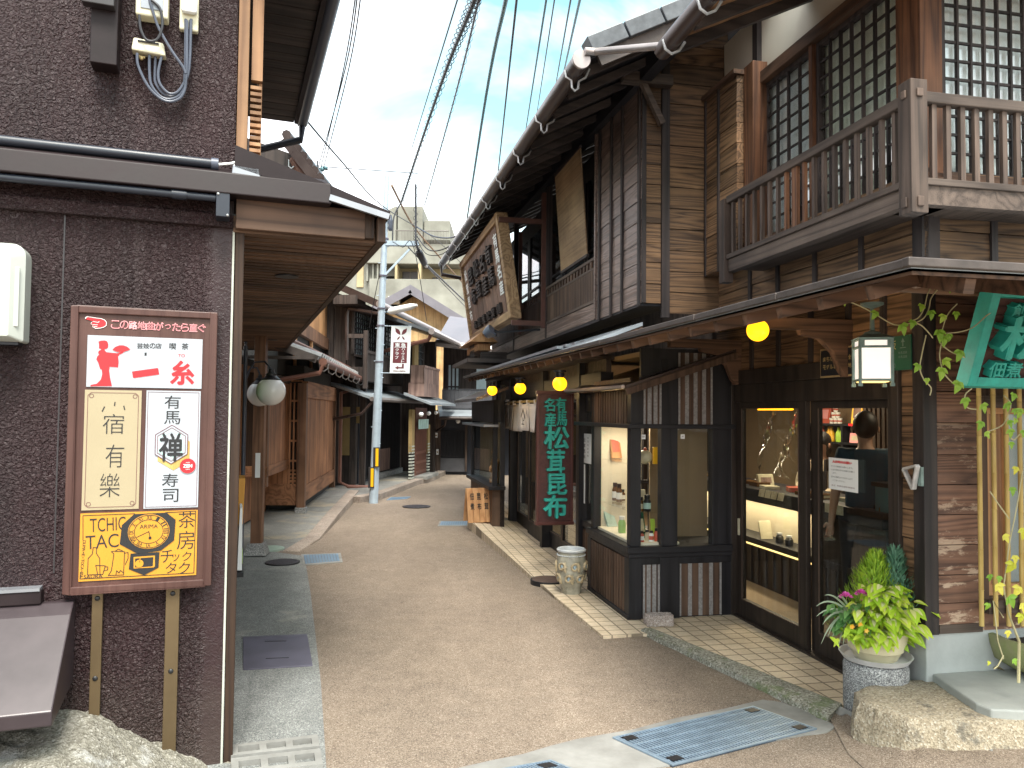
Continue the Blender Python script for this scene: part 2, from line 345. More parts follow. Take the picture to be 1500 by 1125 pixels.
def leafmat(name, a, b_, c, rough=.5, trans=.25):
    m, n, b = newmat(name); g = n.nodes.new('ShaderNodeNewGeometry')
    n.links.new(ramp(n, g.outputs['Random Per Island'], [(0, a), (.5, b_), (1, c)]), b.inputs['Base Color']); b.inputs['Roughness'].default_value = rough
    o = n.nodes['Material Output']; tl = n.nodes.new('ShaderNodeBsdfTranslucent'); mx = n.nodes.new('ShaderNodeMixShader'); mx.inputs[0].default_value = trans
    n.links.new(ramp(n, g.outputs['Random Per Island'], [(0, b_), (1, c)]), tl.inputs['Color'])
    n.links.new(b.outputs[0], mx.inputs[1]); n.links.new(tl.outputs[0], mx.inputs[2]); n.links.new(mx.outputs[0], o.inputs['Surface']); return m

M = dict(
 stuccosmooth=stucco('stucco_lower', (.030,.0135,.0155), -.04), sheetgloss=plain('sheet_gloss', (.040,.029,.033), .33, .1, .25, 3, .06, 12, .5), rockgrey=speckle('rock_grey', [(.12,.11,.09), (.20,.188,.158), (.245,.23,.195), (.33,.315,.285)], 120, .95, 1.8, 1.0, ((.40,.40,.39), 2.6, .60, .8)), glasswin=glass('glass_window', (.95,.97,.97), 2.4),
 stucco=stucco('stucco_brown', (.030,.0135,.0155)),
 sheet=plain('sheet_brown', (.018,.0115,.013), .5, 0, .25, 5, .1, 30, .22),
 sheetdark=plain('sheet_dark', (.028,.024,.027), .42),
 ltrim=plain('trim_pale', (.40,.41,.36), .6),
 sideboard=wood('side_board', (0.023,0.011,0.007), (0.053,0.027,0.015), 'z'),
 fascia=wood('fascia_board', (0.063,0.033,0.022), (0.154,0.088,0.058), 'x', lines=6, cross=4, bs=.2),
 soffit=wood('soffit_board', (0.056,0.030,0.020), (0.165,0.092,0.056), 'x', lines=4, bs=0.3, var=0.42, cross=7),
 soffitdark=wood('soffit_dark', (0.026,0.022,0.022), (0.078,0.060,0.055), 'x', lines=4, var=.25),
 lattice_tan=wood('lattice_tan', (0.180,0.090,0.045), (0.345,0.195,0.105), 'z', lines=4, bs=.15),
 laminate=wood('laminate', (.062,.026,.022), (.095,.046,.038), 'z', rough=.42, lines=2.5, bs=.05, var=.06, cross=9),
 bracket=plain('bracket_bronze', (.13,.090,.048), .35, .5, .15, 3),
 bolt=plain('bolt_black', (.012,.012,.014), .4),
 # the wooden shop
 cedar_s=wood('cedar_along', (.034,.019,.011), (.235,.136,.074), 'y', lines=7, bs=0.5, var=0.3, cross=8),
 cedar_t=wood('cedar_across', (0.025,0.013,0.008), (0.172,0.099,0.051), 'x', lines=7, bs=0.5, var=0.3, cross=8),
 cedar_gloss=wood('cedar_weathered', (.065,.045,.040), (.225,.155,.128), 'y', rough=0.4, lines=6, bs=0.6, var=0.22, spec=0.7, cross=8),
 cedar_worn=wood('cedar_worn', (0.062,0.032,0.024), (0.221,0.117,0.077), 'x', lines=12, bs=.7, var=.3, worn=((.50,.37,.27), .545, .2, .95)),
 batten=wood('batten', (.014,.012,.014), (.05,.038,.036), 'z', lines=4, bs=.2),
 rust_post=wood('rust_post', (0.049,0.019,0.010), (0.211,0.093,0.046), 'z', lines=7, bs=.4, var=.3),
 greywood_s=wood('greywood_along', (0.037,0.025,0.020), (0.109,0.078,0.062), 'y', lines=3, bs=.3, var=.2, cross=9),
 greywood_t=wood('greywood_across', (0.037,0.025,0.020), (0.109,0.080,0.065), 'x', lines=3, bs=.3, var=.2, cross=9),
 greywood_z=wood('greywood_up', (0.033,0.022,0.017), (0.117,0.080,0.063), 'z', lines=5, bs=.4, var=.45),
 beam_s=wood('beam_along', (.040,.023,.016), (.150,.082,.052), 'y', lines=5, bs=.3, var=.2),
 beam_t=wood('beam_across', (.040,.023,.016), (.155,.085,.054), 'x', lines=5, bs=.3, var=.2),
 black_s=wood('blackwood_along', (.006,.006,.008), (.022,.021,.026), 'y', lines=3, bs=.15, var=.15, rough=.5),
 black_t=wood('blackwood_across', (.006,.006,.008), (.022,.021,.026), 'x', lines=3, bs=.15, var=.15, rough=.5),
 black_z=wood('blackwood_up', (.006,.006,.008), (.024,.023,.028), 'z', lines=3, bs=.15, var=.15, rough=.5),
 doorwood=wood('door_wood', (.016,.012,.010), (.042,.031,.026), 'z', lines=4, bs=.12, var=.12, rough=.5),
 slatbrown=wood('slat_brown', (.040,.023,.017), (.120,.073,.050), 'z', lines=4, bs=.2, var=.3),
 stripe=plain('stripe_grey', (.24,.23,.23), .8, 0, .3, 60, .3),
 rafter=wood('rafter_wood', (.16,.075,.034), (.52,.28,.135), 'x', lines=4, bs=0.2, var=0.25),
 plaster=plain('plaster_cream', (.56,.50,.42), .85, 0, .06, 3),
 gutter=plain('gutter_brown', (.050,.033,.030), .32, .15, .2, 4),
 gutterlight=plain('gutter_zinc', (.36,.32,.31), .35, .6, .2, 5),
 hook=plain('hook_zinc', (.52,.52,.53), .4, .5, .2, 20),
 rooftile=plain('rooftile_grey', (.085,.095,.108), .42, 0, .35, 9, .2, 60),
 roofedge=plain('roof_edge', (.066,.052,.047), .55, .2, .4, 7, .4, 40),
 roofsheet=plain('roof_sheet', (.30,.33,.36), .45, .2, .18, 3),
 concrete=plain('concrete_grey', (.36,.38,.375), .9, 0, .22, 2.5, .4, 60),
 glass=glass('glass_clear', k=.85), glassdark=glass('glass_dim', (.70,.75,.78), .8), glassshow=glass('glass_showcase', (.97,.98,.97), .55),
 curtain=plain('curtain_white', (.90,.92,.92), .9, 0, .06, 4),
 curtaingreen=plain('curtain_pale', (.84,.86,.76), .9, 0, .06, 4),
 roomdark=plain('room_dark', (.03,.028,.028), .8),
 roomtan=plain('room_tan', (.30,.22,.14), .8, 0, .1, 2),
 cream=plain('cream_panel', (.66,.56,.40), .7, 0, .06, 2),
 showcase=plain('showcase_cream', (.74,.69,.57), .7, 0, .04, 2),
 teal=plain('teal_panel', (.055,.115,.125), .6),
 green=plain('paint_green', (.028,.37,.315), .5, 0, .22, 14, .15, 60),
 greendark=plain('plate_green', (.010,.085,.050), .45),
 signwood=wood('sign_board_wood', (.035,.014,.013), (.105,.044,.038), 'x', lines=5, bs=.5, var=.2),
 redboard=plain('lacquer_red', (.068,.019,.017), .45, 0, .28, 30, .8, 55),
 redframe=plain('lacquer_frame', (.082,.024,.020), .38),
 bamboo=wood('bamboo', (.36,.24,.07), (.56,.41,.15), 'z', rough=.35, lines=2, bs=.05, var=.14),
 sudare=wood('sudare_reed', (.24,.155,.085), (.36,.24,.135), 'y', lines=2, bs=0.2, var=0.1, cross=12),
 carved=wood('carved_board', (0.074,0.041,0.030), (0.252,0.150,0.110), 'z', lines=7, bs=.6, var=.25),
 carvedframe=wood('carved_frame', (0.188,0.110,0.057), (0.450,0.294,0.163), 'y', lines=6, bs=.4, var=.3),
 rustmetal=plain('rust_metal', (.105,.042,.030), .6, 0, .3, 9),
 white=plain('white_paint', (.78,.78,.77), .6, 0, .03), paper=plain('white_paper', (.76,.77,.78), .8, 0, .03),
 paperink=plain('ink_grey', (.08,.08,.09), .8), black=plain('ink_black', (.012,.012,.014), .6),
 red=plain('ink_red', (.62,.015,.022), .55, 0, .04), pinkred=plain('ink_pinkred', (.78,.32,.34), .6, 0, .04), maroon=plain('ink_maroon', (.12,.022,.03), .6),
 panelwhite=plain('panel_white', (.37,.39,.43), .4, 0, .02), panelcream=plain('panel_cream', (.335,.275,.175), .42, 0, .03), panelyellow=plain('panel_yellow', (.52,.235,.020), .42, 0, .04),
 gold=plain('gold_letter', (.55,.42,.20), .45, .3), plaque=plain('plaque_black', (.010,.011,.016), .35), goldframe=plain('gold_frame', (.42,.31,.17), .45, .4),
 yellowlamp=lamp('lamp_yellow', (1.0, .40, .006), .80), lampwhite=plain('globe_white', (.80,.79,.79), .16, 0, .03),
 lampglow=lamp('lantern_glow', (1.0,.90,.84), .17), lampwarm=lamp('lantern_warm', (1.0,.68,.22), .50),
 verdigris=plain('verdigris', (.165,.235,.225), .5, .2, .25, 25),
 iron=plain('iron_black', (.018,.018,.022), .42, .3),
 ivory=plain('plastic_ivory', (.62,.58,.43), .45, 0, .08, 20), offwhite=plain('hood_white', (.42,.44,.405), .35, 0, .05),
 cable=plain('cable_slate', (.065,.075,.105), .38), cableblack=plain('cable_black', (.022,.022,.028), .5), conduit=plain('conduit_navy', (.016,.020,.032), .42),
 cablegreen=plain('cable_teal', (.10,.21,.24), .5), rustcable=plain('cable_rust', (.22,.13,.07), .7),
 sheetgrey=plain('sheet_grey', (.30,.31,.34), .35, .5, .1),
 road=speckle('road_beige', [(.115,.086,.065), (.205,.161,.126), (.252,.202,.160), (.365,.31,.255)], 230, .92, .35, .35),
 pave=speckle('pave_grey', [(.115,.12,.12), (.20,.207,.203), (.25,.257,.252), (.38,.385,.375)], 200, .92, .8, .5, ((.34,.33,.29), 1.1, .56, .6), crack=.3),
 pavesmooth=speckle('pave_smooth', [(.17,.17,.165), (.23,.225,.21), (.255,.25,.235), (.32,.31,.29)], 220, .9, 1.0, .3, ((.36,.31,.23), .9, .52, .75), crack=.6),
 kerb=speckle('kerb_stone', [(.19,.15,.12), (.30,.24,.20), (.35,.29,.25), (.45,.41,.37)], 160, .9, 1.5, .4),
 mosskerb=speckle('kerb_moss', [(.12,.12,.09), (.24,.23,.19), (.31,.30,.26), (.42,.41,.37)], 110, .95, 2.5, .8, ((.12,.155,.06), 3.2, .52, .7)),
 mortar=plain('mortar_pale', (.215,.208,.192), .92, 0, .3, 3.2, .6, 50, var2=(.29,.285,.27)),
 stone=speckle('step_stone', [(.22,.182,.13), (.36,.30,.22), (.41,.355,.27), (.50,.455,.38)], 130, .95, 1.6, .8, ((.10,.095,.085), 3.4, .57, .75)),
 slate=plain('slate_grey', (.30,.31,.295), .7, 0, .14, 5, .3, 40),
 granite=speckle('granite', [(.10,.10,.11), (.27,.27,.275), (.40,.40,.40), (.58,.58,.58)], 190, .85, 2, .5),
 brickstone=speckle('pink_granite', [(.26,.21,.19), (.42,.36,.33), (.50,.44,.41), (.62,.58,.56)], 170, .9, 3, .8),
 steelplate=plain('steel_plate', (.135,.125,.165), .5, .45, .22, 4, .25, 70),
 grate=plain('grate_steel', (.25,.33,.42), .42, .5, .15, 10), gratehole=plain('drain_dark', (.035,.05,.075), .6),
 manhole_dark=plain('manhole_dark', (.075,.07,.08), .55, .4, .2, 20, .6, 45), manhole_rust=plain('manhole_rust', (.115,.075,.062), .7, .2, .25, 16, .6, 45),
 manhole_pale=plain('manhole_pale', (.30,.37,.32), .7, .1, .15, 14, .6, 45), bluegrate=plain('grate_blue', (.17,.25,.34), .45, .3, .1, 12),
 tile=tiles('paving_tile', (.58,.47,.345), (.64,.53,.40), (.24,.19,.14), (.115,.115), 0.0, 0.0, .055),
 potcream=plain('pot_cream', (.62,.56,.38), .35, 0, .07, 12), potwhite=plain('saucer_white', (.58,.575,.58), .4), soil=plain('soil', (.03,.02,.014), .95, 0, .4, 40, .8, 60),
 glaze=plain('jar_glaze', (.25,.235,.185), .3, 0, .35, 9, .2, 30, var2=(.47,.45,.37)), glazelight=plain('jar_rim', (.50,.53,.56), .25, 0, .12), glazetan=plain('jar_relief', (.42,.34,.22), .35, 0, .35, 25), glazeblue=plain('jar_inlay', (.28,.36,.41), .3, 0, .2, 20),
 mosspot=plain('moss_pot', (.40,.34,.23), .9, 0, .3, 7, .7, 45, var2=(.20,.25,.08)),
 noren=plain('noren_cloth', (.74,.70,.69), .9, 0, .05, 5),
 leaf_lime=leafmat('leaf_lime', (.24,.42,.025), (.42,.60,.04), (.58,.68,.08)), leaf_cream=leafmat('leaf_cream', (.62,.60,.22), (.68,.66,.32), (.66,.66,.36)),
 leaf_mid=leafmat('leaf_mid', (.06,.17,.045), (.11,.25,.075), (.16,.32,.095)), leaf_gold=leafmat('leaf_goldcypress', (.16,.30,.025), (.27,.44,.035), (.40,.55,.05)),
 leaf_blue=leafmat('leaf_bluecypress', (.06,.16,.10), (.10,.23,.15), (.16,.31,.21)), leaf_strip=leafmat('leaf_stripe', (.40,.47,.36), (.50,.55,.46), (.25,.36,.2)),
 leaf_vine=leafmat('leaf_vine', (.16,.33,.025), (.24,.42,.04), (.35,.50,.06)), leaf_yellow=leafmat('leaf_yellow', (.45,.50,.03), (.60,.58,.05), (.70,.60,.10)),
 pink=leafmat('petal_pink', (.60,.06,.36), (.72,.10,.46), (.78,.22,.58)), orange=leafmat('petal_orange', (.80,.38,.02), (.85,.48,.04), (.85,.55,.08)),
 stem=plain('stem', (.20,.16,.09), .7), stempale=plain('stem_pale', (.42,.38,.22), .7),
 skin=plain('skin', (.42,.24,.165), .55, 0, .05), hair=plain('hair_black', (.012,.010,.010), .5), clothcream=plain('cloth_cream', (.46,.38,.28), .9), clothnavy=plain('cloth_navy', (.008,.035,.058), .9), clothdark=plain('cloth_dark', (.02,.018,.02), .9),
 # far houses
 l2wood=wood('shopfront_tan', (.17,.070,.034), (.42,.195,.095), 'z', lines=4, bs=.2, var=.22), l2wood_s=wood('shopfront_tan_along', (.17,.072,.036), (.40,.19,.098), 'y', lines=4, bs=.2, var=.2),
 l2post=wood('shopfront_post', (.11,.055,.034), (.26,.135,.080), 'z', lines=4, bs=.2, var=.2), orangewood=wood('new_cedar', (.42,.20,.085), (.62,.35,.17), 'z', lines=4, bs=.1, var=.15),
 kawara=plain('kawara_grey', (.20,.20,.205), .5, 0, .3, 14), copper=plain('pipe_copper', (.19,.085,.062), .45, .2, .2, 6),
 darkwall=wood('dark_house_wall', (.022,.017,.017), (.075,.056,.050), 'z', lines=4, bs=.2, var=.25), ochre=plain('ochre_plaster', (.29,.20,.085), .9, 0, .1, 5),
 brownpanel=wood('brown_panel', (0.131,0.079,0.070), (0.307,0.202,0.172), 'z', lines=3, bs=.1, var=.2), tanboard=wood('tan_board', (0.473,0.282,0.124), (0.742,0.485,0.237), 'z', lines=3, bs=.1, var=.18, cross=3),
 roofviolet=plain('roof_violet', (.165,.15,.17), .5, .1, .12, 3), paleconc=plain('concrete_cream', (.24,.232,.195), .9, 0, .35, .55, .1, 8, var2=(.31,.305,.265)),
 concshade=plain('concrete_ochre', (.40,.32,.19), .9, 0, .12, 1.0), winbrown=plain('window_brown', (.10,.085,.075), .4), whiteblue=plain('pane_blue', (.55,.68,.74), .3, 0, .1, 3),
 polesteel=plain('pole_steel', (.40,.48,.56), .5, .25, .1, 8), refl_yellow=plain('reflector_yellow', (.86,.45,.01), .35, 0, .04), refl_black=plain('reflector_black', (.02,.018,.02), .5),
 banner=plain('banner_white', (.70,.74,.76), .5, 0, .03), greypanel=plain('grey_panel', (.080,.080,.090), .6), lattnavy=plain('lattice_navy', (.018,.022,.034), .5),
 panelblue=plain('jar_label_blue', (.42,.60,.56), .6), yellowsheet=plain('yellow_folder', (.86,.46,.02), .45, 0, .03), limeplastic=plain('lime_card', (.42,.66,.08), .5), greenboard=plain('green_board', (.02,.22,.08), .5),
 brownglass=plain('amber_jar', (.12,.055,.018), .2), palejar=plain('pale_jar', (.55,.50,.36), .3), greenjar=plain('green_jar', (.25,.50,.12), .35), redjar=plain('red_jar', (.52,.10,.06), .4),
)
# ------------------------------------------------------------------ ground
def gpoly(pts, z=0.0): return [(p.x, p.y) for p in (gp(u, v, z) for u, v in pts)]
mb = MB(); mb.add([(-150,-60,0),(150,-60,0),(150,240,0),(-150,240,0)], [(0,1,2,3)])
tag(mb.build('road', M['road']), kind='structure')
L = lambda t, s: tuple(LF.w(t, s)[:2])
e = gpoly([(478,1125),(470,1000),(462,930),(455,870),(446,815)])
mb = MB(); mb.prism([(-.45,1.2), *e, gpoly([(380,806)])[0], L(-.4,6.2), L(-.4,-.2), L(-.4,-1.2), (-1.9,1.2)], -.05, .004)
tag(mb.build('pavement', M['pave']), kind='structure')
# the raised walk in front of the tan house, with its kerb
kb = [gp(440,808), gp(470,790.6), gp(499,758.5), gp(526,728)]; kz = [.01,.03,.09,.13]
P = lambda t, s: tuple(PF.w(t, s)[:2])
inn = [(k.x-.2, k.y) for k in kb]
mb = MB(); mb.prism(inn+[P(-.6,4.2), P(-.8,-3.4), L(-.3,5.2), gpoly([(380,806)])[0]], -.05, [z-.004 for z in kz]+[.13,.05,.02,.012])
tag(mb.build('walkway', M['pavesmooth']), kind='structure')
mb = MB()
for i in range(3):
    a, b, c, d = kb[i], kb[i+1], inn[i+1], inn[i]
    mb.hexa([(a.x,a.y,-.03),(b.x,b.y,-.03),(c[0],c[1],-.03),(d[0],d[1],-.03)], [(a.x-.01,a.y,kz[i]),(b.x-.01,b.y,kz[i+1]),(c[0],c[1],kz[i+1]),(d[0],d[1],kz[i])])
tag(mb.build('kerb', M['kerb'], bevel=.008), kind='structure')
# pavements at the bend
kc = [gp(*q) for q in ((527,737),(560,731),(615,709.7),(634.6,705),(648.5,697.5),(662,690),(690,688))]
mb = MB(); ins = [(k.x-.18, k.y+.1) for k in kc]
Nn = lambda t, s: tuple(NF.w(t, s)[:2])
mb.prism(ins+[(-.2,22.5),(-4.5,22.5),(-5,15.4)], -.03, .096); tag(mb.build('pavement', M['pavesmooth']), kind='structure')
mb = MB()
for i in range(6):
    a, b, c, d = kc[i], kc[i+1], ins[i+1], ins[i]
    mb.hexa([(a.x,a.y,-.03),(b.x,b.y,-.03),(c[0],c[1],-.03),(d[0],d[1],-.03)], [(a.x,a.y,.11),(b.x,b.y,.11),(c[0],c[1],.11),(d[0],d[1],.11)])
tag(mb.build('kerb', M['kerb'], bevel=.008), kind='structure')
# tiled strip before the shop (own axes so that the tile joints run with the facade)
def in_R(o): o.location = RF.o; o.rotation_euler = (0, 0, RF.rz); return o
G = RF.G
pts = [(0.3,.0), G(1231,1040,.02), G(962,930,.02), G(940,928,.02), G(884,932,.02), G(800,864,.02), G(783,848,.03), G(730,800,.08), G(685,759,.13), (-.6,9.2), (.3,9.2)]
zz = [.02,.02,.02,.02,.02,.02,.03,.08,.13,.13,.02]
mb = MB(); mb.prism(pts, -.06, zz); tag(in_R(mb.build('tiled_forecourt', M['tile'])), kind='structure')
# its long weathered edging stone
mb = MB(); a, b, c, d = G(938,929), G(1212,1060), G(1233,1041), G(960,930); n = 16; rnd = random.Random(3)
def lerp(p, q, f): return (p[0]+(q[0]-p[0])*f, p[1]+(q[1]-p[1])*f)
rows = []
for i in range(n+1):
    f = i/n; p, q = lerp(a, b, f), lerp(d, c, f); j = rnd.uniform(-.008, .008)
    rows.append([(p[0]+j, p[1], -.02), (p[0]+.012+j, p[1]+.008, .030+rnd.uniform(-.006,.006)), (p[0]+.045, p[1]+.02, .043+rnd.uniform(-.004,.004)), (q[0], q[1], .040), (q[0]+.01, q[1], -.02)])
vs = [x for r in rows for x in r]; fs = []
for i in range(n): fs += [(i*5+k, i*5+k+1, (i+1)*5+k+1, (i+1)*5+k) for k in range(4)]
fs += [(0,1,2,3,4), tuple(n*5+k for k in range(4,-1,-1))]
mb.add(vs, fs); tag(in_R(mb.build('kerb', M['mosskerb'], smooth=True)), kind='structure')
# concrete apron round the gratings, and pale mortar along the steps
def rag(pts, k=4, a=.012, seed=1):
    r = random.Random(seed); o = []
    for i, p in enumerate(pts):
        q = pts[(i+1) % len(pts)]
        for j in range(k): f = j/k; o.append((p[0]+(q[0]-p[0])*f+r.uniform(-a,a), p[1]+(q[1]-p[1])*f+r.uniform(-a,a)))
    return o
mb = MB(); mb.prism(rag(gpoly([(560,1160),(671,1126),(850,1085),(1119,1026),(1148,1030),(1190,1048),(1224,1066),(1214,1073),(1150,1083),(960,1128),(860,1175)])), -.04, .006)
tag(mb.build('concrete_apron', M['mortar']), kind='structure')
bk = [((1205,1032),.012),((1232,1036),.035),((1272,1056),.065),((1332,1072),.10),((1390,1078),.10),((1440,1078),.10),((1640,1070),.10)]
rr2 = random.Random(4); line = []
for ((u, v), z), ((u2, v2), z2) in zip(bk, bk[1:]):
    for j in range(5): k = j/5; p = gp(u+(u2-u)*k, v+(v2-v)*k, z+(z2-z)*k); line.append(p)
n = len(line)
def ramp_sheet(f0, f1, lift, jit, name, mat):
    vs = []; fs = []
    for i, p in enumerate(line):
        q = Vector((p.x-.10, p.y-1.25, .0045)) if i else Vector((p.x-.12, p.y-.6, .0045))
        for f_ in (f0, (f0+f1)/2, f1): g_ = f_+(rr2.uniform(-jit,jit) if f_ == f1 else 0); w_ = p.lerp(q, g_); w_.z = .0045+(p.z-.0045)*(1-g_)**1.3+lift; vs.append(w_)
    for i in range(n-1):
        for k in range(2): a_ = i*3+k; fs.append((a_,a_+1,a_+4,a_+3))
    m_ = MB(); m_.add(vs, fs); return tag(m_.build(name, M[mat], None, 0, True), kind='structure')
ramp_sheet(0, 1, 0, 0, 'road_ramp', 'road')
mb = MB(); ramp_sheet(0, .085, .004, .03, 'mortar_bed', 'mortar')

# ------------------------------------------------------------------ gratings, covers and stones
def grating(name, quad, label, bars, strips, frame=.03, mat='grate', pads=True, group=None):
    a, b, c, d = [gp(u, v) for u, v in quad]; o = (a+b+c+d)/4; x = ((b-a)+(c-d)).normalized(); rz = math.atan2(x.y, x.x)
    R = Matrix.Rotation(-rz, 3, 'Z'); q = [R @ (p-o) for p in (a,b,c,d)]
    w0 = (abs(q[1].x-q[0].x)+abs(q[2].x-q[3].x))/4; h0 = (abs(q[3].y-q[0].y)+abs(q[2].y-q[1].y))/4
    sk = ((q[3].x-q[0].x)+(q[2].x-q[1].x))/4/h0
    r = thing(name, label, 'drain grating', (o.x, o.y, 0), rz, group)
    def P2(x, y): return (x + sk*y, y)
    def bar(mb, x0, x1, y0, y1, z0, z1): mb.hexa([(*P2(x0,y0),z0),(*P2(x1,y0),z0),(*P2(x1,y1),z0),(*P2(x0,y1),z0)], [(*P2(x0,y0),z1),(*P2(x1,y0),z1),(*P2(x1,y1),z1),(*P2(x0,y1),z1)])
    m = MB(); bar(m, -w0, w0, -h0, h0, .002, .008); m.build('drain_bed', M['gratehole'], r)
    m = MB(); f = frame
    bar(m,-w0,w0,-h0,-h0+f,.004,.014); bar(m,-w0,w0,h0-f,h0,.004,.014); bar(m,-w0,-w0+f,-h0+f,h0-f,.004,.014); bar(m,w0-f,w0,-h0+f,h0-f,.004,.014)
    m.build('frame', M[mat], r)
    m = MB()
    for i in range(bars):
        x = -w0+f+(2*w0-2*f)*(i+.5)/bars; bar(m, x-(w0-f)/bars*.45, x+(w0-f)/bars*.45, -h0+f, h0-f, .006, .0125)
    for j in range(strips):
        y = -h0+f+(2*h0-2*f)*(j+.5)/strips; bar(m, -w0+f, w0-f, y-.004, y+.004, .007, .0135)
    m.build('bars', M[mat], r)
    if pads:
        for sx in (-1,1):
            for sy in (-1,1):
                m = MB(); x, y = sx*(w0-f-.05), sy*(h0-f-.035); bar(m, x-.032, x+.032, y-.022, y+.022, .013, .016); m.build('hinge_plate', M['iron'], r)
    return r
grating('drain_grating', [(985,1124),(1197,1071),(1103,1037),(897,1084)], 'large blue-grey steel drain grating beside the mossy edging stone', 46, 5, .012)
grating('drain_grating', [(760,1180),(925,1180),(806,1104),(650,1160)], 'blue-grey steel grating cut by the bottom edge, left of the larger one', 32, 4, .012)
def disc(name, u, v, ru, label, mat, z=.004, cat='manhole cover', frame=None):
    c = gp(u, v); e_ = gp(u+ru, v); r0 = (e_-c).length
    r = thing(name, label, cat, (c.x, c.y, 0), .3)
    m = MB(); m.lathe([(r0,0),(r0,z+.008),(r0*.93,z+.009)], 36); m.build('rim', M['iron' if not frame else frame], r)
    m = MB(); m.lathe([(r0*.92,.002),(r0*.92,z+.010)], 36)
    for k in range(-5,6):
        y = k*r0*.16; w_ = math.sqrt(max(0, (r0*.84)**2-y*y)); m.box(-w_, w_, y-r0*.035, y+r0*.035, z+.0095, z+.013)
    m.build('lid', M[mat], r); return r
disc('manhole_cover', 610, 742.5, 20.5, 'round dark iron manhole cover in the middle of the beige road', 'manhole_dark')
o = disc('manhole_cover', 803, 855, 26, 'round rusty brown manhole cover at the edge of the tiled strip', 'manhole_rust', .034)
disc('manhole_cover', 395, 805.5, 21, 'pale green round cover in the pavement by the timber post', 'manhole_pale', .016, frame='manhole_pale')
disc('manhole_cover', 414, 825, 25, 'dark round manhole lid in the grey left pavement', 'manhole_dark', .008)
def plate(name, quad, label, mat, cat, z=.006, slots=()):
    a, b, c, d = [gp(u, v) for u, v in quad]; o = (a+b+c+d)/4
    r = thing(name, label, cat, (o.x, o.y, 0))
    m = MB(); m.prism([((p-o).x, (p-o).y) for p in (a,b,c,d)], 0, z+.006); m.build('plate', M[mat], r, bevel=.002)
    for f0, g0, f1, g1 in slots:
        m = MB(); P3 = lambda f, g: ((a.lerp(b, f)).lerp(d.lerp(c, f), g)-o)
        p, q = P3(f0,g0), P3(f1,g1); m.beam((p.x,p.y,z+.0065), (q.x,q.y,z+.0065), .008, .003); m.build('lifting_slot', M['iron'], r)
    return r, a, b, c, d, o
plate('cover_plate', [(356,983),(458,977),(450,931),(356,935)], 'rectangular dark steel cover plate in the grey left pavement', 'steelplate', 'cover plate', .006, ((.33,.26,.67,.25),(.33,.80,.66,.78)))
def smallgrate(quad, label, white):
    r, a, b, c, d, o = plate('drain_grating', quad, label, 'mortar' if white else 'bluegrate', 'drain grating', .003)
    P3 = lambda f, g: (a.lerp(b, f)).lerp(d.lerp(c, f), g)-o
    m = MB()
    for i in range(12):
        f = .06+.88*i/12; p, q, s_, t_ = P3(f,.1), P3(f+.06,.1), P3(f+.06,.9), P3(f,.9)
        m.prism([(x.x,x.y) for x in (p,q,s_,t_)], .008, .0125)
    m.build('bars', M['bluegrate'], r)
smallgrate([(444,829),(502,824),(499,811),(441,813)], 'blue steel drain grating in a white frame across the end of the left kerb', True)
smallgrate([(641,771),(687,771),(688,764),(644,764)], 'small pale blue drain grating by the far end of the tiled strip', True)
smallgrate([(566,733),(596,731),(602,728),(572,729)], 'pale blue drain grating along the kerb beyond the utility pole', False)
# slotted concrete channel lids at the bottom left
for k, (q, lab) in enumerate([([(338,1118),(468,1103),(465,1086),(337,1102)], 'slotted concrete gutter lid, upper one of the pair by the stucco wall'),
                              ([(339,1146),(473,1130),(469,1107),(338,1122)], 'slotted concrete gutter lid cut by the bottom edge of the photo')]):
    a, b, c, d = [gp(u, v) for u, v in q]; o = (a+b+c+d)/4
    r = thing('gutter_lid', lab, 'gutter lid', (o.x, o.y, 0))
    P3 = lambda f, g: (a.lerp(b, f)).lerp(d.lerp(c, f), g)-o
    def cell(m, f0, f1, g0, g1, z0, z1): m.prism([(x.x,x.y) for x in (P3(f0,g0),P3(f1,g0),P3(f1,g1),P3(f0,g1))], z0, z1)
    m = MB(); cell(m,0,1,0,.24,.0,.034); cell(m,0,1,.76,1,.0,.034)
    for f0, f1 in ((0,.08),(.32,.40),(.62,.70),(.92,1)): cell(m, f0, f1, .24, .76, .0, .034)
    m.build('lid', M['mortar'], r); m = MB(); cell(m,.03,.97,.2,.8,.005,.008); m.build('channel_bed', M['pave'], r)
# ------------------------------------------------------------------ the wooden shop on the right
shop = thing('wooden_shop', 'two-storey dark cedar shop with balcony, lit doors and long pent roof on the right', 'shop', RF.o, RF.rz)
S, T = RF.S, RF.T
rnd = random.Random(11)
def planks_T(mb, t, s0, s1, z0, z1, bh=.165, th=.022, nx=1, face=-1):      # boards on a wall that runs along the street
    z = z0
    while z < z1-.01:
        h = min(bh*rnd.uniform(.93, 1.07), z1-z)
        if z1-z-h < .05: h = z1-z
        j = rnd.uniform(0, .004)
        mb.hexa([(t-j-.004, s0, z), (t+th, s0, z), (t+th, s1, z), (t-j-.004, s1, z)], [(t-j, s0, z+h-.005), (t+th, s0, z+h-.005), (t+th, s1, z+h-.005), (t-j, s1, z+h-.005)])
        z += h
def planks_S(mb, s, t0, t1, z0, z1, bh=.165, th=.022):                     # boards on a wall that faces the crossing
    z = z0
    while z < z1-.01:
        h = min(bh*rnd.uniform(.93, 1.07), z1-z)
        if z1-z-h < .05: h = z1-z
        j = rnd.uniform(0, .004)
        mb.hexa([(t0, s-j-.004, z), (t1, s-j-.004, z), (t1, s+th, z), (t0, s+th, z)], [(t0, s-j, z+h-.005), (t1, s-j, z+h-.005), (t1, s+th, z+h-.005), (t0, s+th, z+h-.005)])
        z += h
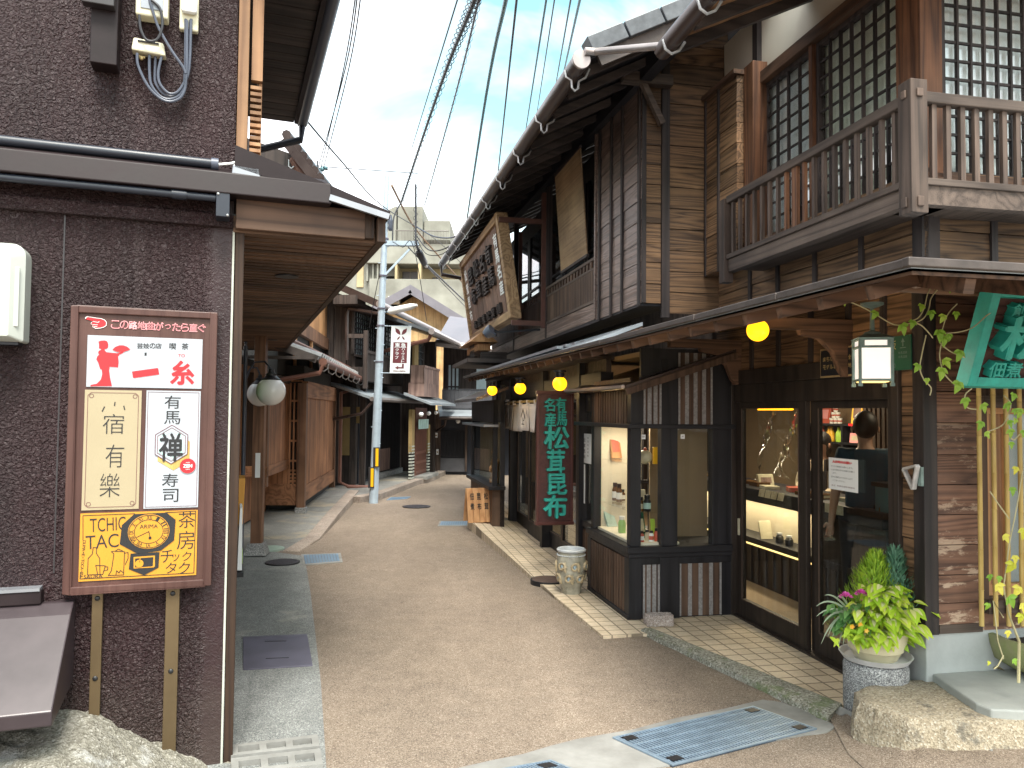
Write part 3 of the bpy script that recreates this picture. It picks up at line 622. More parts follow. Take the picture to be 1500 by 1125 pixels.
SPLIT = ('batten','door_frame','window_frame','mullion','window_beam','wing_post','front_post','upper_post','lower_post','pillar','end_grain','corner_post','shop_wall','rear_block','shop_ceiling')
def X(mb, n, m, bevel=0, smooth=False, parent=None):
    if n in SPLIT: return split(mb, n, M[m], parent or shop, bevel)[0]
    return mb.build(n, M[m], parent or shop, bevel, smooth)
# foundation and lower walls
mb = MB(); mb.box(0,6,0,.19,-.05,.46); mb.box(0,6,.19,.3,-.05,.44); X(mb,'foundation','concrete',.006)
mb = MB(); planks_T(mb, 0.0, .06, 2.4, 1.95, 2.44); planks_T(mb, 0.0, .06, .165, .46, 1.95); X(mb,'wall_boards','cedar_s')
mb = MB(); planks_S(mb, 0.0, .075, .335, .46, 2.44, .16); planks_S(mb, 0.0, 1.7, 6, .46, 2.44, .16); planks_S(mb, 0.0, .335, 1.7, .46, .60, .14); X(mb,'wall_boards','cedar_worn')
mb = MB(); planks_S(mb, 0.0, .335, 1.7, 1.78, 2.44, .16); X(mb,'wall_boards','cedar_t')
mb = MB(); mb.box(-.014,.07,-.014,.07,.45,2.42); X(mb,'corner_post','batten',.004)
mb = MB()
for s_ in (.30,.62,1.02,1.42,1.80): mb.box(-.02,0,s_-.022,s_+.022,1.95,2.44)
mb.box(-.016,0,.06,.165,.45,.50); X(mb,'batten','batten')
mb = MB(); mb.box(-.012,.0,.07,.335,.46,.50) if False else mb.box(.07,.335,-.016,-.004,.455,.50); X(mb,'sill_board','greywood_t')
# sliding doors
mb = MB(); mb.box(-.03,.10,2.09,2.17,.0,1.95); mb.box(-.03,.10,.165,.25,.0,1.95); mb.box(-.03,.10,.25,2.09,1.84,1.95); mb.box(-.02,.12,.25,2.09,.0,.035); mb.box(.0,.06,.25,2.09,1.70,1.84)
X(mb,'door_frame','doorwood',.004)
def sliding_door(s0, s1, t, nm='sliding_door', z1=1.70, low=.17, st=.075, handle=None, mat='doorwood', gl='glass', parent=shop):
    mb = MB(); mb.box(t,t+.035,s0,s0+st,.035,z1); mb.box(t,t+.035,s1-st,s1,.035,z1); mb.box(t,t+.035,s0+st,s1-st,.035,low); mb.box(t,t+.035,s0+st,s1-st,z1-.05,z1)
    d = mb.build(nm, M[mat], parent, .003)
    m = MB(); m.box(t+.014,t+.020,s0+st,s1-st,low,z1-.05); m.build('glass_pane', M[gl], d)
    m = MB(); m.box(t-.004,t+.003,s0+st,s0+st+.007,low,z1-.05); m.box(t-.004,t+.003,s1-st-.007,s1-st,low,z1-.05); m.box(t-.004,t+.003,s0+st,s1-st,low-.007,low); m.build('glazing_bead', M['greywood_z'], d)
    if handle is not None:
        m = MB(); m.box(t-.006,t,handle-.012,handle-.007,.66,.78); m.box(t-.006,t,handle+.007,handle+.012,.66,.78); m.box(t-.006,t,handle-.012,handle+.012,.78,.785); m.box(t-.006,t,handle-.012,handle+.012,.655,.66)
        m.build('handle', M['ivory'], d)
sliding_door(1.12, 2.09, .012, handle=2.045, st=.085)
sliding_door(.25, 1.13, .055, st=.085)
# the small notched wedge fixed beside the door
# window of the front to the crossing
mb = MB(); mb.box(.335,.375,-.02,.08,.56,1.80); mb.box(.375,1.7,-.02,.08,1.66,1.80); mb.box(.375,1.7,-.02,.08,.56,.64); mb.box(1.66,1.7,-.02,.08,.64,1.66); X(mb,'window_frame','slatbrown',.003)
mb = MB(); mb.box(.385,.405,.0,.04,.64,1.66); mb.box(.50,.525,.0,.04,.64,1.66); mb.box(.98,1.02,.0,.04,.64,1.66); mb.box(.40,1.66,.0,.04,.64,.70); mb.box(.40,1.66,.0,.04,1.62,1.66)
f = X(mb,'window_sash','orangewood',.002)
mb = MB(); mb.box(.405,.50,.018,.026,.66,1.64); mb.build('panel', M['lattice_tan'], f)
mb = MB(); mb.box(.525,1.66,.018,.024,.66,1.64); mb.build('glass_pane', M['glass'], f)
mb = MB(); mb.box(.525,1.66,.06,.066,.66,1.64); mb.build('screen', M['panelwhite'], f)
# pent roof that wraps the corner
TE = -1.28; SE, ZE = T(1334,377,-1.28); ZE -= .034
zf = lambda s: ZE + .0075*(s-SE)
SF = 8.55
mb = MB()
mb.hexa([(TE,SE,zf(SE)),(0.0,0.0,2.40),(0.0,2.4,2.42),(TE,2.4,zf(2.4))], [(TE,SE,zf(SE)+.028),(0.0,0.0,2.43),(0.0,2.4,2.45),(TE,2.4,zf(2.4)+.028)])
mb.hexa([(TE,2.4,zf(2.4)),(-.66,2.4,2.33),(-.66,SF,2.37),(TE,SF,zf(SF))], [(TE,2.4,zf(2.4)+.028),(-.66,2.4,2.36),(-.66,SF,2.40),(TE,SF,zf(SF)+.028)])
mb.hexa([(TE,SE,ZE),(6,SE,ZE),(6,0,2.40),(0,0,2.40)], [(TE,SE,ZE+.028),(6,SE,ZE+.028),(6,0,2.43),(0,0,2.43)])
pr = X(mb,'pent_roof','roofsheet')
mb = MB()
n = 13
for i in range(n):
    a = SE+(SF-SE)*i/n; b = SE+(SF-SE)*(i+1)/n; j = rnd.uniform(-.004,.004)
    mb.hexa([(TE-.014+j,a,zf(a)+.004),(TE+.012,a,zf(a)+.004),(TE+.012,b-.006,zf(b)+.004),(TE-.014+j,b-.006,zf(b)+.004)], [(TE-.014+j,a,zf(a)+.034),(TE+.03,a,zf(a)+.036),(TE+.03,b-.006,zf(b)+.036),(TE-.014+j,b-.006,zf(b)+.034)])
for i in range(8):
    a = TE-.018+i*.9; b = a+.895; mb.box(a, b, SE-.014, SE+.02, ZE+.004, ZE+.034)
mb.build('roof_edge', M['roofedge'], pr, .004)
mb = MB()
for k in range(5): mb.box(TE+.10+k*.085, TE+.16+k*.085, 3.2, SF-.02, 2.19+k*.02, 2.215+k*.02)
mb.build('metal_sheet', M['sheetgrey'], pr)
mb = MB()
for i in range(34):
    s_ = SE+.25+i*.29
    if s_ > SF-.1: break
    t1 = 0.0 if s_ < 2.4 else -.66; ta = TE+.04
    if s_ < 0: t1 = min(t1, TE + (s_-SE)*(-TE/-SE))
    if t1-ta > .15: mb.beam((ta,s_,zf(s_)-.04), (t1,s_,(ZE-.03+(2.36-ZE)*(s_-SE)/(-SE)) if s_ < 0 else 2.375+(-.06 if t1<-.3 else 0)), .04, .05)
for i in range(14):
    t_ = TE+.25+i*.29; s1 = min(0.0, SE+(t_-TE)*(-SE/-TE))
    if s1-SE > .18: mb.beam((t_,SE+.04,ZE-.04), (t_,s1,ZE-.03+(2.36-ZE)*(s1-SE)/(-SE)), .04, .05)
mb.build('rafters', M['beam_t'], pr)
mb = MB(); mb.hexa([(TE+.02,SE+.02,zf(SE)-.016),(0,0,2.385),(0,2.4,2.40),(TE+.02,2.4,zf(2.4)-.016)], [(TE+.02,SE+.02,zf(SE)-.004),(0,0,2.396),(0,2.4,2.414),(TE+.02,2.4,zf(2.4)-.004)])
mb.hexa([(TE+.02,2.4,zf(2.4)-.016),(-.66,2.4,2.31),(-.66,SF,2.345),(TE+.02,SF,zf(SF)-.016)], [(TE+.02,2.4,zf(2.4)-.004),(-.66,2.4,2.322),(-.66,SF,2.36),(TE+.02,SF,zf(SF)-.004)])
mb.hexa([(TE+.02,SE+.02,ZE-.016),(6,SE+.02,ZE-.016),(6,0,2.385),(0,0,2.385)], [(TE+.02,SE+.02,ZE-.004),(6,SE+.02,ZE-.004),(6,0,2.396),(0,0,2.396)])
mb.build('underside', M['beam_s'], pr)
# eave beams, log ends and bracket arms
BT = -.50
_, zb = T(1240, 445, BT)
mb = MB(); mb.tube([(BT,-.62,zb+.045),(BT,.6,zb+.045),(BT,2.3,zb+.05)], .045, 10); mb.tube([(-1.0,2.5,zb-.02),(-1.0,SF-.4,zb-.0)], .045, 10); X(mb,'eave_beam','beam_s',0,True)
mb = MB(); mb.tube([(-.60,-.52,zb+.035),(1.5,-.52,zb+.02),(6,-.52,zb+.02)], .048, 10); X(mb,'eave_beam','beam_t',0,True)
for s_ in (.62, 2.0):
    mb = MB(); mb.box(-.60,0,s_-.035,s_+.035,zb-.06,zb+.01); mb.prism([(-.0,0),(-.0,.001)],0,0) if False else None
    pts = [(0,-.34),(0,-.04),(-.36,-.04),(-.34,-.09),(-.22,-.11),(-.13,-.19),(-.08,-.30),(-.05,-.34)]
    n0 = len(mb.v); mb.add([(x,s_-.028,zb+z) for x,z in pts]+[(x,s_+.028,zb+z) for x,z in pts], [tuple(range(7,-1,-1)), tuple(range(8,16))]+[(i,(i+1)%8,8+(i+1)%8,8+i) for i in range(8)])
    X(mb,'bracket_arm','beam_t',.004)
mb = MB(); mb.box(.31,.39,-.64,0,zb-.08,zb-.01)
pts = [(0,-.40),(0,-.07),(-.40,-.07),(-.37,-.12),(-.22,-.14),(-.13,-.22),(-.08,-.34),(-.05,-.40)]
mb.add([(.32,y,zb+z) for y,z in pts]+[(.38,y,zb+z) for y,z in pts], [tuple(range(7,-1,-1)), tuple(range(8,16))]+[(i,(i+1)%8,8+(i+1)%8,8+i) for i in range(8)])
X(mb,'bracket_arm','beam_s',.004)
mb = MB(); mb.box(.312,.388,-.644,-.640,zb-.078,zb-.012); X(mb,'end_grain','roofedge')
# upper storey of the corner block: boards, battens
mb = MB(); planks_T(mb, .02, .0, 2.4, 2.44, 2.95); X(mb,'wall_boards','cedar_s')
mb = MB(); planks_S(mb, .03, .02, 6, 2.44, 2.95, .17); X(mb,'wall_boards','cedar_t')
mb = MB()
for s_ in (.52,1.0,1.46,1.86): mb.box(.0,.02,s_-.02,s_+.02,2.44,2.92)
for t_ in (.10,.47,.95,1.4): mb.box(t_-.02,t_+.02,.01,.03,2.44,2.92)
mb.box(.0,.075,.0,.075,2.44,2.95); X(mb,'batten','batten')
# corner pillars of the upper storey
_, ztop = 0, 4.6
mb = MB(); mb.box(.0,.14,.0,.14,2.9,ztop); mb.box(.005,.10,.14,.20,2.9,ztop); X(mb,'pillar','rust_post',.005)
# balcony
BP = .28
zr = S(1340,120,-BP)[1]; zbeam = T(1335,262,-BP)[1]
bal = MB(); bal.box(-BP+.0,-BP+.06,-BP,1.68,zbeam-.125,zbeam-.03); bal.box(-BP,6,-BP,-BP+.06,zbeam-.125,zbeam-.03)
bal.box(-BP+.06,.02,-BP+.06,1.68,zbeam-.10,zbeam-.06); bal.box(-BP+.06,6,-BP+.06,.03,zbeam-.10,zbeam-.06)
balc = X(bal,'balcony','greywood_s',.004)
m = MB(); m.box(-BP-.04,-BP+.055,-BP-.04,-BP+.055,S(1340,314,-BP)[1],zr+.0); m.box(-BP-.05,-BP-.04,-BP-.01,-BP+.025,zr-.09,zr-.05); m.box(-BP-.01,-BP+.025,-BP-.05,-BP-.04,zr-.09,zr-.05)
m.box(-BP-.05,-BP-.04,-BP-.01,-BP+.025,zbeam-.15,zbeam-.10); m.box(-BP-.01,-BP+.025,-BP-.05,-BP-.04,zbeam-.15,zbeam-.10)
m.build('corner_post', M['greywood_z'], balc, .004)
m = MB(); m.box(-BP-.03,-BP+.045,1.66,1.74,zbeam-.20,zr-.06); m.build('end_post', M['greywood_z'], balc, .004)
m = MB(); m.box(-BP-.015,-BP+.045,-BP+.05,1.66,zr-.10,zr-.045); m.build('handrail', M['greywood_s'], balc, .006)
m = MB(); m.box(-BP-.015,-BP+.035,-BP+.05,1.66,zbeam-.03,zbeam+.005); m.build('bottom_rail', M['greywood_s'], balc, .004)
m = MB(); m.box(-BP+.055,6,-BP-.015,-BP+.045,zr-.10,zr-.045); m.build('handrail', M['greywood_t'], balc, .006)
m = MB(); m.box(-BP+.055,6,-BP-.015,-BP+.035,zbeam-.03,zbeam+.005); m.build('bottom_rail', M['greywood_t'], balc, .004)
for i in range(18):
    s_ = -BP+.145+i*.102; wd = .013 if i != 9 else .030
    m = MB(); m.box(-BP+.004,-BP+.026,s_-wd,s_+wd,zbeam+.004,zr-.095); m.build('baluster', M['rust_post' if i in (9,10,8) else 'greywood_z'], balc)
for i in range(16):
    t_ = -BP+.13+i*.083
    m = MB(); m.box(t_-.014,t_+.014,-BP+.004,-BP+.026,zbeam+.004,zr-.095); m.build('baluster', M['greywood_z'], balc)
# lattice windows of the upper storey
def lattice_T(s0, s1, z0, z1, t, nc, nr, nm='lattice_window', cur='curtain'):
    m = MB(); fw = .03; m.box(t,t+.05,s0,s0+fw,z0,z1); m.box(t,t+.05,s1-fw,s1,z0,z1); m.box(t,t+.05,s0+fw,s1-fw,z1-fw,z1); m.box(t,t+.05,s0+fw,s1-fw,z0,z0+fw)
    r = m.build(nm, M['batten'], shop, .003); m = MB(); a, b, c, d = s0+fw, s1-fw, z0+fw, z1-fw
    for i in range(1,nc): y = a+(b-a)*i/nc; m.box(t+.004,t+.026,y-.0065,y+.0065,c,d)
    for i in range(1,nr): z = c+(d-c)*i/nr; m.box(t+.008,t+.022,a,b,z-.007,z+.007)
    m.build('muntins', M['batten'], r)
    m = MB(); m.box(t+.034,t+.038,a,b,c,d); m.build('glass_pane', M['glasswin'], r)
    m = MB(); k = 26; a -= .05; b += .05; pr_ = [(t+.070+(.016 if i % 2 else 0)*(.5+.5*math.sin(i*1.7)), a+(b-a)*i/k) for i in range(k+1)]
    m.add([(x,y,c-.03) for x,y in pr_]+[(x,y,d+.10) for x,y in pr_], [(i,i+1,k+2+i,k+1+i) for i in range(k)]); m.build('curtain', M[cur], r)
def lattice_S(t0, t1, z0, z1, s, nc, nr, nm='lattice_window', cur='curtain'):
    m = MB(); fw = .03; m.box(t0,t0+fw,s,s+.05,z0,z1); m.box(t1-fw,t1,s,s+.05,z0,z1); m.box(t0+fw,t1-fw,s,s+.05,z1-fw,z1); m.box(t0+fw,t1-fw,s,s+.05,z0,z0+fw)
    r = m.build(nm, M['batten'], shop, .003); m = MB(); a, b, c, d = t0+fw, t1-fw, z0+fw, z1-fw
    for i in range(1,nc): x = a+(b-a)*i/nc; m.box(x-.0065,x+.0065,s+.004,s+.026,c,d)
    for i in range(1,nr): z = c+(d-c)*i/nr; m.box(a,b,s+.008,s+.022,z-.007,z+.007)
    m.build('muntins', M['batten'], r)
    m = MB(); m.box(a,b,s+.034,s+.038,c,d); m.build('glass_pane', M['glasswin'], r)
    m = MB(); k = 40; pr_ = [(a+(b-a)*i/k, s+.070+(.014 if i % 2 else 0)*(.5+.5*math.sin(i*1.3))) for i in range(k+1)]
    m.add([(x,y,c-.03) for x,y in pr_]+[(x,y,d+.10) for x,y in pr_], [(i,i+1,k+2+i,k+1+i) for i in range(k)]); m.build('curtain', M[cur], r)
zw = T(1192,67,.05)[1]; s_l = T(1105,200,.05)[0]; s_m = T(1193,200,.05)[0]
lattice_T(s_m+.02, s_l, 2.93, zw, .05, 5, 10); lattice_T(.20, s_m-.02, 2.93, zw, .05, 7, 10, cur='curtaingreen')
mb = MB(); mb.box(.02,.10,s_m-.02,s_m+.02,2.93,zw); X(mb,'mullion','rust_post',.003)
lattice_S(.17, 1.02, 2.93, 4.35, .05, 9, 13); lattice_S(1.06, 1.95, 2.93, 4.35, .05, 9, 13)
mb = MB(); mb.box(.14,.17,.02,.12,2.93,4.4); mb.box(1.02,1.06,.02,.12,2.93,4.4); mb.box(1.95,6,.03,.12,2.93,4.4); X(mb,'mullion','batten')
mb = MB(); mb.box(.0,.14,.14,2.4,zw,zw+.09); mb.box(.02,.16,.0,2.4,2.86,2.93); X(mb,'window_beam','beam_s',.004)
mb = MB(); mb.box(.14,6,.0,.14,2.86,2.93); X(mb,'window_beam','beam_t',.004)
mb = MB(); mb.box(.06,.12,.14,2.38,zw+.09,4.75); X(mb,'plaster_band','plaster')
mb = MB(); s_p = T(1102,60,.0)[0]; mb.box(.02,.12,s_p-.035,s_p+.035,zw+.09,4.75); X(mb,'pillar','batten')
# shutter box beside the lattice windows
sa, sb = T(1080,330,-.11)[0], 2.38; za = T(1033,404,-.11)[1]; zt = T(1033,150,-.11)[1]
mb = MB(); planks_T(mb, -.11, sa, sb, za, zt, .155, .12); sx = X(mb,'shutter_box','cedar_s')
m = MB(); m.box(-.125,-.11,sb-.02,sb,za-.01,zt); m.box(-.125,-.11,(sa*.45+sb*.55)-.015,(sa*.45+sb*.55)+.015,za-.01,zt); m.build('batten', M['batten'], sx)
m = MB(); m.box(-.15,.03,sa-.02,sb,zt,zt+.035); m.build('cap_board', M['beam_s'], sx)
mb = MB(); sc = T(1103,200,-.06)[0]; mb.box(-.06,.08,sc,sa-.006,2.9,zt+.05); X(mb,'pillar','rust_post',.004)
# wing over the showcase: walls
WS, WT = 2.40, -.665
mb = MB(); planks_S(mb, WS, WT, -.455, 2.52, 4.62, .17); planks_S(mb, WS, -.455, .1, 2.44, 4.95, .17); X(mb,'wall_boards','cedar_t')
mb = MB(); mb.box(-.505,-.435,WS-.03,WS,2.40,4.6); mb.box(WT-.008,WT+.03,WS-.012,WS,2.52,4.6); X(mb,'wing_post','batten',.003)
mb = MB(); planks_T(mb, WT, WS+.0, 3.62, 2.52, 4.55, .17); X(mb,'wall_boards','cedar_gloss')
mb = MB()
for u in (938,913,897,880):
    s_ = T(u,330,WT)[0]; mb.box(WT-.022,WT,s_-.02,s_+.02,2.50,4.5)
X(mb,'batten','batten')
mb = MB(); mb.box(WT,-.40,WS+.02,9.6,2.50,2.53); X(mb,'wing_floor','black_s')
# wing windows with the slatted rail
zl, zh = 2.53, T(878,372,WT)[1]
mb = MB(); planks_T(mb, WT, 3.64, 9.5, zl, zl+.17, .17); mb.box(WT-.02,WT+.03,3.62,3.66,zl,4.5); rw = X(mb,'wing_rail','cedar_gloss')
m = MB(); m.box(WT-.012,WT+.02,3.66,9.5,zh-.03,zh); m.box(WT-.008,WT+.02,3.66,9.5,zh-.125,zh-.10); m.box(WT-.01,WT+.02,3.66,9.5,zl+.17,zl+.20); m.build('handrail', M['greywood_s'], rw)
m = MB()
k = 0; s_ = 3.70
while s_ < 9.5:
    m.box(WT-.004,WT+.014,s_,s_+.052,zl+.2,zh-.125); s_ += .06; k += 1
    if k % 2 == 0: m.box(WT-.004,WT+.014,s_-.03,s_+.03,zh-.1,zh-.03)
m.build('slats', M['slatbrown'], rw)
mb = MB(); mb.box(-.32,-.28,3.6,9.6,2.5,4.6); X(mb,'wing_back','roomdark')
for i in range(6):
    a = 3.72+i*.97; m = MB(); m.box(-.46,-.42,a,a+.05,zh-.3,4.2); m.box(-.46,-.42,a+.87,a+.92,zh-.3,4.2); m.box(-.46,-.42,a+.05,a+.87,zh+.22,zh+.25); m.box(-.46,-.42,a+.05,a+.87,zh-.3,zh-.22)
    wf = X(m,'wing_window','black_z'); m = MB(); m.box(-.445,-.440,a+.05,a+.87,zh-.22,4.2); m.build('glass_pane', M['glassdark'], wf)
    m = MB(); m.box(-.40,-.395,a+.05,a+.87,zh-.22,zh+.18); m.build('curtain', M['curtain'], wf)
mb = MB()
for a in (5.62,7.6): mb.box(WT-.01,WT+.06,a,a+.07,zl,4.5)
X(mb,'wing_post','batten')
# wing roof with verge tiles, barge board, gutter and hooks
GT = -1.42
s_g, z_g = T(855,95,GT); s_f, z_f = T(650,387,GT)
gz = lambda s: z_g + (z_f-z_g)*(s-s_g)/(s_f-s_g)
t1, z1 = S(848,76,s_g); t2, z2 = S(1030,2,s_g); sl = (z2-z1)/(t2-t1)
def rz_(t, s): return gz(s)+.07+sl*(t-GT)
mb = MB(); a, b = s_g+.0, s_f
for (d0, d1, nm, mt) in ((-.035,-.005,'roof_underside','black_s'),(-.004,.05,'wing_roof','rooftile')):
    m = MB(); q = [(GT,a),(2.6,a),(2.6,b),(GT,b)]
    m.hexa([(t,s,rz_(t,s)+d0) for t,s in q], [(t,s,rz_(t,s)+d1) for t,s in q])
    o = X(m,nm,mt)
wroof = o
m = MB()
for i in range(14):
    t_ = GT+.02+i*.275; p, q = (t_,a-.02,rz_(t_,a)+.03), (t_+.262,a-.02,rz_(t_+.262,a)+.03)
    m.beam(p, q, .15, .115, (0,0,1)); m.tube([(t_+.24,a+.02,rz_(t_+.24,a)+.10),(t_+.24,a+.02,rz_(t_+.24,a)+.125)], .012, 6)
m.build('verge_tiles', M['rooftile'], wroof, .012)
m = MB(); m.beam((GT+.1,a-.03,rz_(GT+.1,a)-.085), (2.5,a-.03,rz_(2.5,a)-.085), .03, .10); m.build('barge_board', M['roofedge'], wroof)
m = MB()
for i in range(20):
    s_ = a+.15+i*.43
    if s_ < b-.1: m.beam((GT+.04,s_,rz_(GT,s_)-.07), (.2,s_,rz_(.2,s_)-.07), .045, .06)
m.build('rafters', M['soffitdark'], wroof)
m = MB(); m.beam((WT-.02,a+.1,rz_(WT,a)-.15), (WT-.02,b-.1,rz_(WT,b)-.15), .10, .13); m.build('wall_plate', M['black_s'], wroof)
gut = MB(); gut.tube([(GT-.04,a-.08,gz(a)),(GT-.04,b,gz(b))], .062, 14); gut = X(gut,'gutter','gutter',0,True)
m = MB(); m.lathe([(.064,0),(.068,.004),(.068,.02),(.064,.024)], 18); m.v = [(GT-.04+x, a-.085+z, gz(a)+y) for x,y,z in m.v]; m.build('end_rim', M['gutterlight'], gut, 0, True)
m = MB(); m.tube([(GT-.04,a-.082,gz(a)),(GT-.04,a-.076,gz(a))], .062, 14); m.build('end_cap', M['gutter'], gut, 0, True)
for i in range(10):
    s_ = a+.12+i*.93
    if s_ > b: break
    z = gz(s_)
    m = MB(); m.tube([(GT-.105,s_,z+.0),(GT-.095,s_,z-.05),(GT-.055,s_,z-.07),(GT-.05,s_,z-.125),(GT-.03,s_,z-.145),(GT-.005,s_,z-.125),(GT+.0,s_,z-.07),(GT+.05,s_,z-.04),(GT+.08,s_,z+.03)], .008, 6); m.build('gutter_hook', M['hook'], gut, 0, True)
m = MB(); m.tube([(GT-.04,b-.05,gz(b)-.04),(GT-.04,b-.06,gz(b)-.2),(WT-.05,b-.1,gz(b)-.32)], .035, 8); m.build('outlet_pipe', M['gutter'], gut, 0, True)
# gable bracket under the wing roof
tb, zb2 = S(918,111,WS-.1)
mb = MB(); mb.box(tb-.03,-.44,WS-.11,WS-.03,zb2-.045,zb2+.045); p1 = S(940,118,WS-.07); p2 = S(970,182,WS-.07); mb.beam((p1[0],WS-.07,p1[1]), (p2[0],WS-.07,p2[1]), .05, .055, (0,1,0)); X(mb,'gable_bracket','greywood_t',.004)
# main roof above the balcony
AT = -1.0
sg2, zg2 = T(990,66,AT); sg3, zg3 = T(1042,2,AT)
mb = MB(); za_ = zg2+.06; SB = min(sg2+.2, s_g-.1)
mb.hexa([(AT,SB,za_),(.7,SB,za_+.80),(.7,-.62,za_+.80),(AT,-.62,za_)], [(AT,SB,za_+.05),(.7,SB,za_+.85),(.7,-.62,za_+.85),(AT,-.62,za_+.05)])
mb.hexa([(AT,-.62,za_),(6,-.62,za_+.30),(6,.7,za_+.90),(.7,.7,za_+.82)], [(AT,-.62,za_+.05),(6,-.62,za_+.35),(6,.7,za_+.95),(.7,.7,za_+.87)])
ar = X(mb,'main_roof','rafter'); m = MB()
for i in range(6):
    s_ = SB-.08-i*.34; m.beam((AT+.02,s_,za_-.03), (.65,s_,za_+.745), .05, .07)
m.build('rafters', M['soffitdark'], ar)
g2 = MB(); g2.tube([(AT-.05,sg2+.1,zg2),(AT-.05,-.7,zg2+.02)], .058, 14); g2 = X(g2,'gutter','gutter',0,True)
for i in range(4):
    s_ = sg2-.05-i*.5; m = MB(); m.tube([(AT-.11,s_,zg2),(AT-.09,s_,zg2-.06),(AT-.05,s_,zg2-.085),(AT-.0,s_,zg2-.06),(AT+.04,s_,zg2)], .009, 6); m.build('gutter_hook', M['hook'], g2, 0, True)
m = MB(); m.tube([(GT-.02,a-.10,gz(a)+.05),(GT+.06,a-.10,gz(a)+.055),(AT-.06,sg2+.02,zg2+.0)], .026, 10); m.build('linking_pipe', M['gutterlight'], g2, 0, True)
# ------------------------------------------------------------------ showcase (bay) beside the doors
BS, BT0, BE = 2.10, -.87, 3.10
zs = S(923,801,BS)[1]; zt_ = S(923,621,BS)[1]; ztp = S(915,571,BS)[1]
mb = MB(); mb.box(BT0,-.03,BS,BE,-.03,zs-.08); bay = X(mb,'showcase_bay','black_z')
def Y(mb, n, m, bevel=0, smooth=False):
    return split(mb, n, M[m], bay, bevel)[0] if n in SPLIT else mb.build(n, M[m], bay, bevel, smooth)
m = MB(); m.box(BT0-.035,-.03,BS-.035,BE+.06,zs-.05,zs); m.box(BT0-.02,-.03,BS-.02,BE+.03,zs-.085,zs-.05); Y(m,'sill','black_t',.006)
m = MB(); m.box(BT0-.02,-.03,BS-.02,BE,-.02,.05) if False else m.box(BT0-.03,BT0,BS-.02,BE+.03,-.02,.055); Y(m,'skirting','black_s',.004)
m = MB()
for s_ in [BS+.12+i*.066 for i in range(14)]: m.box(BT0-.016,BT0,s_-.022,s_+.022,.056,zs-.10)
Y(m,'slats','slatbrown')
m = MB(); m.box(BT0-.02,BT0+.085,BS-.02,BS+.085,-.02,zs-.086); m.box(BT0-.02,BT0,BE-.03,BE+.05,-.02,zs-.086); Y(m,'corner_post','black_z',.004)
def striped(x0, x1, z0, z1, n, nm):
    m = MB(); m.box(x0,x1,BS-.006,BS-.001,z0,z1); o = m.build(nm, M['slatbrown'], bay); w_ = (x1-x0)/n; m = MB()
    for i in range(n+1):
        x = x0+i*w_; m.box(max(x0,x-.016), min(x1,x+.016), BS-.011, BS-.0065, z0, z1)
    m.build('stripes', M['stripe'], o)
tm0, tm1, tr0, tr1 = S(968,700,BS)[0], S(992,700,BS)[0], S(1043,700,BS)[0], S(1056,700,BS)[0]
striped(BT0+.10, tm0-.01, .03, zs-.14, 3, 'striped_panel'); striped(tm1+.015, tr1-.0, .03, zs-.13, 4, 'striped_panel')
m = MB(); m.box(tm0-.01,tm1+.015,BS-.02,BS+.06,-.02,zs-.086); m.box(BT0+.085,-.03,BS-.012,BS,zs-.14,zs-.086); Y(m,'lower_post','black_z',.003)
m = MB(); m.box(BT0-.0,BT0+.085,BS,BS+.085,zs,ztp); m.box(tm0,tm1,BS-.008,BS+.07,zs,ztp+.25); m.box(tr0,-.02,BS-.008,BS+.07,zs,ztp+.33); m.box(BT0,BT0+.07,BE-.06,BE+.02,zs,ztp); Y(m,'upper_post','black_z',.003)
m = MB(); m.box(BT0-.03,BT0+.05,BS-.03,BE+.5,zt_-.035,zt_+.0); m.box(BT0+.05,.0,BS-.03,BS+.05,zt_-.035,zt_); Y(m,'lintel','black_t',.004)
m = MB()
for s_ in [BS+.13+i*.066 for i in range(14)]: m.box(BT0+.0,BT0+.016,s_-.022,s_+.022,zt_,ztp)
m.box(BT0+.02,BT0+.03,BS+.08,BE,zt_,ztp+.1); Y(m,'upper_slats','slatbrown')
striped(BT0+.10, tm0, zt_, ztp+.09, 3, 'striped_panel'); striped(tm1+.005, tr0, zt_, ztp+.30, 4, 'striped_panel')
m = MB(); m.box(BT0+.08,.0,BS-.0005,BS+.03,zt_,ztp+.33); Y(m,'upper_wall','black_z')
m = MB(); m.box(BT0+.085,tm0,BS+.03,BS+.036,zs,zt_-.035); Y(m,'glass_pane','glassshow')
m = MB(); m.box(tm1,tr0,BS+.03,BS+.036,zs,zt_-.035); Y(m,'glass_pane','glass')
m = MB(); m.box(BT0+.03,BT0+.036,BS+.085,BE-.06,zs,zt_-.035); Y(m,'glass_pane','glassshow')
m = MB(); m.box(BT0+.04,-.45,BS+.04,BE,zs-.0,zs+.02); m.box(BT0+.04,-.40,BE-.03,BE,zs+.02,zt_); m.box(BT0+.04,-.42,BS+.05,BE,zt_,zt_+.02); Y(m,'display_back','showcase')
m = MB()
for x in (-.50,-.44,-.39,-.30): m.box(x-.008,x+.008,BE-.30,BE-.28,zs+.02,zt_)
m.box(-.52,-.28,BE-.305,BE-.275,zs+.42,zs+.45); Y(m,'display_lattice','black_z')
m = MB(); m.box(tm1-.06,-.03,BS+.42,BS+.44,zs,zt_); Y(m,'inner_screen','roomtan')
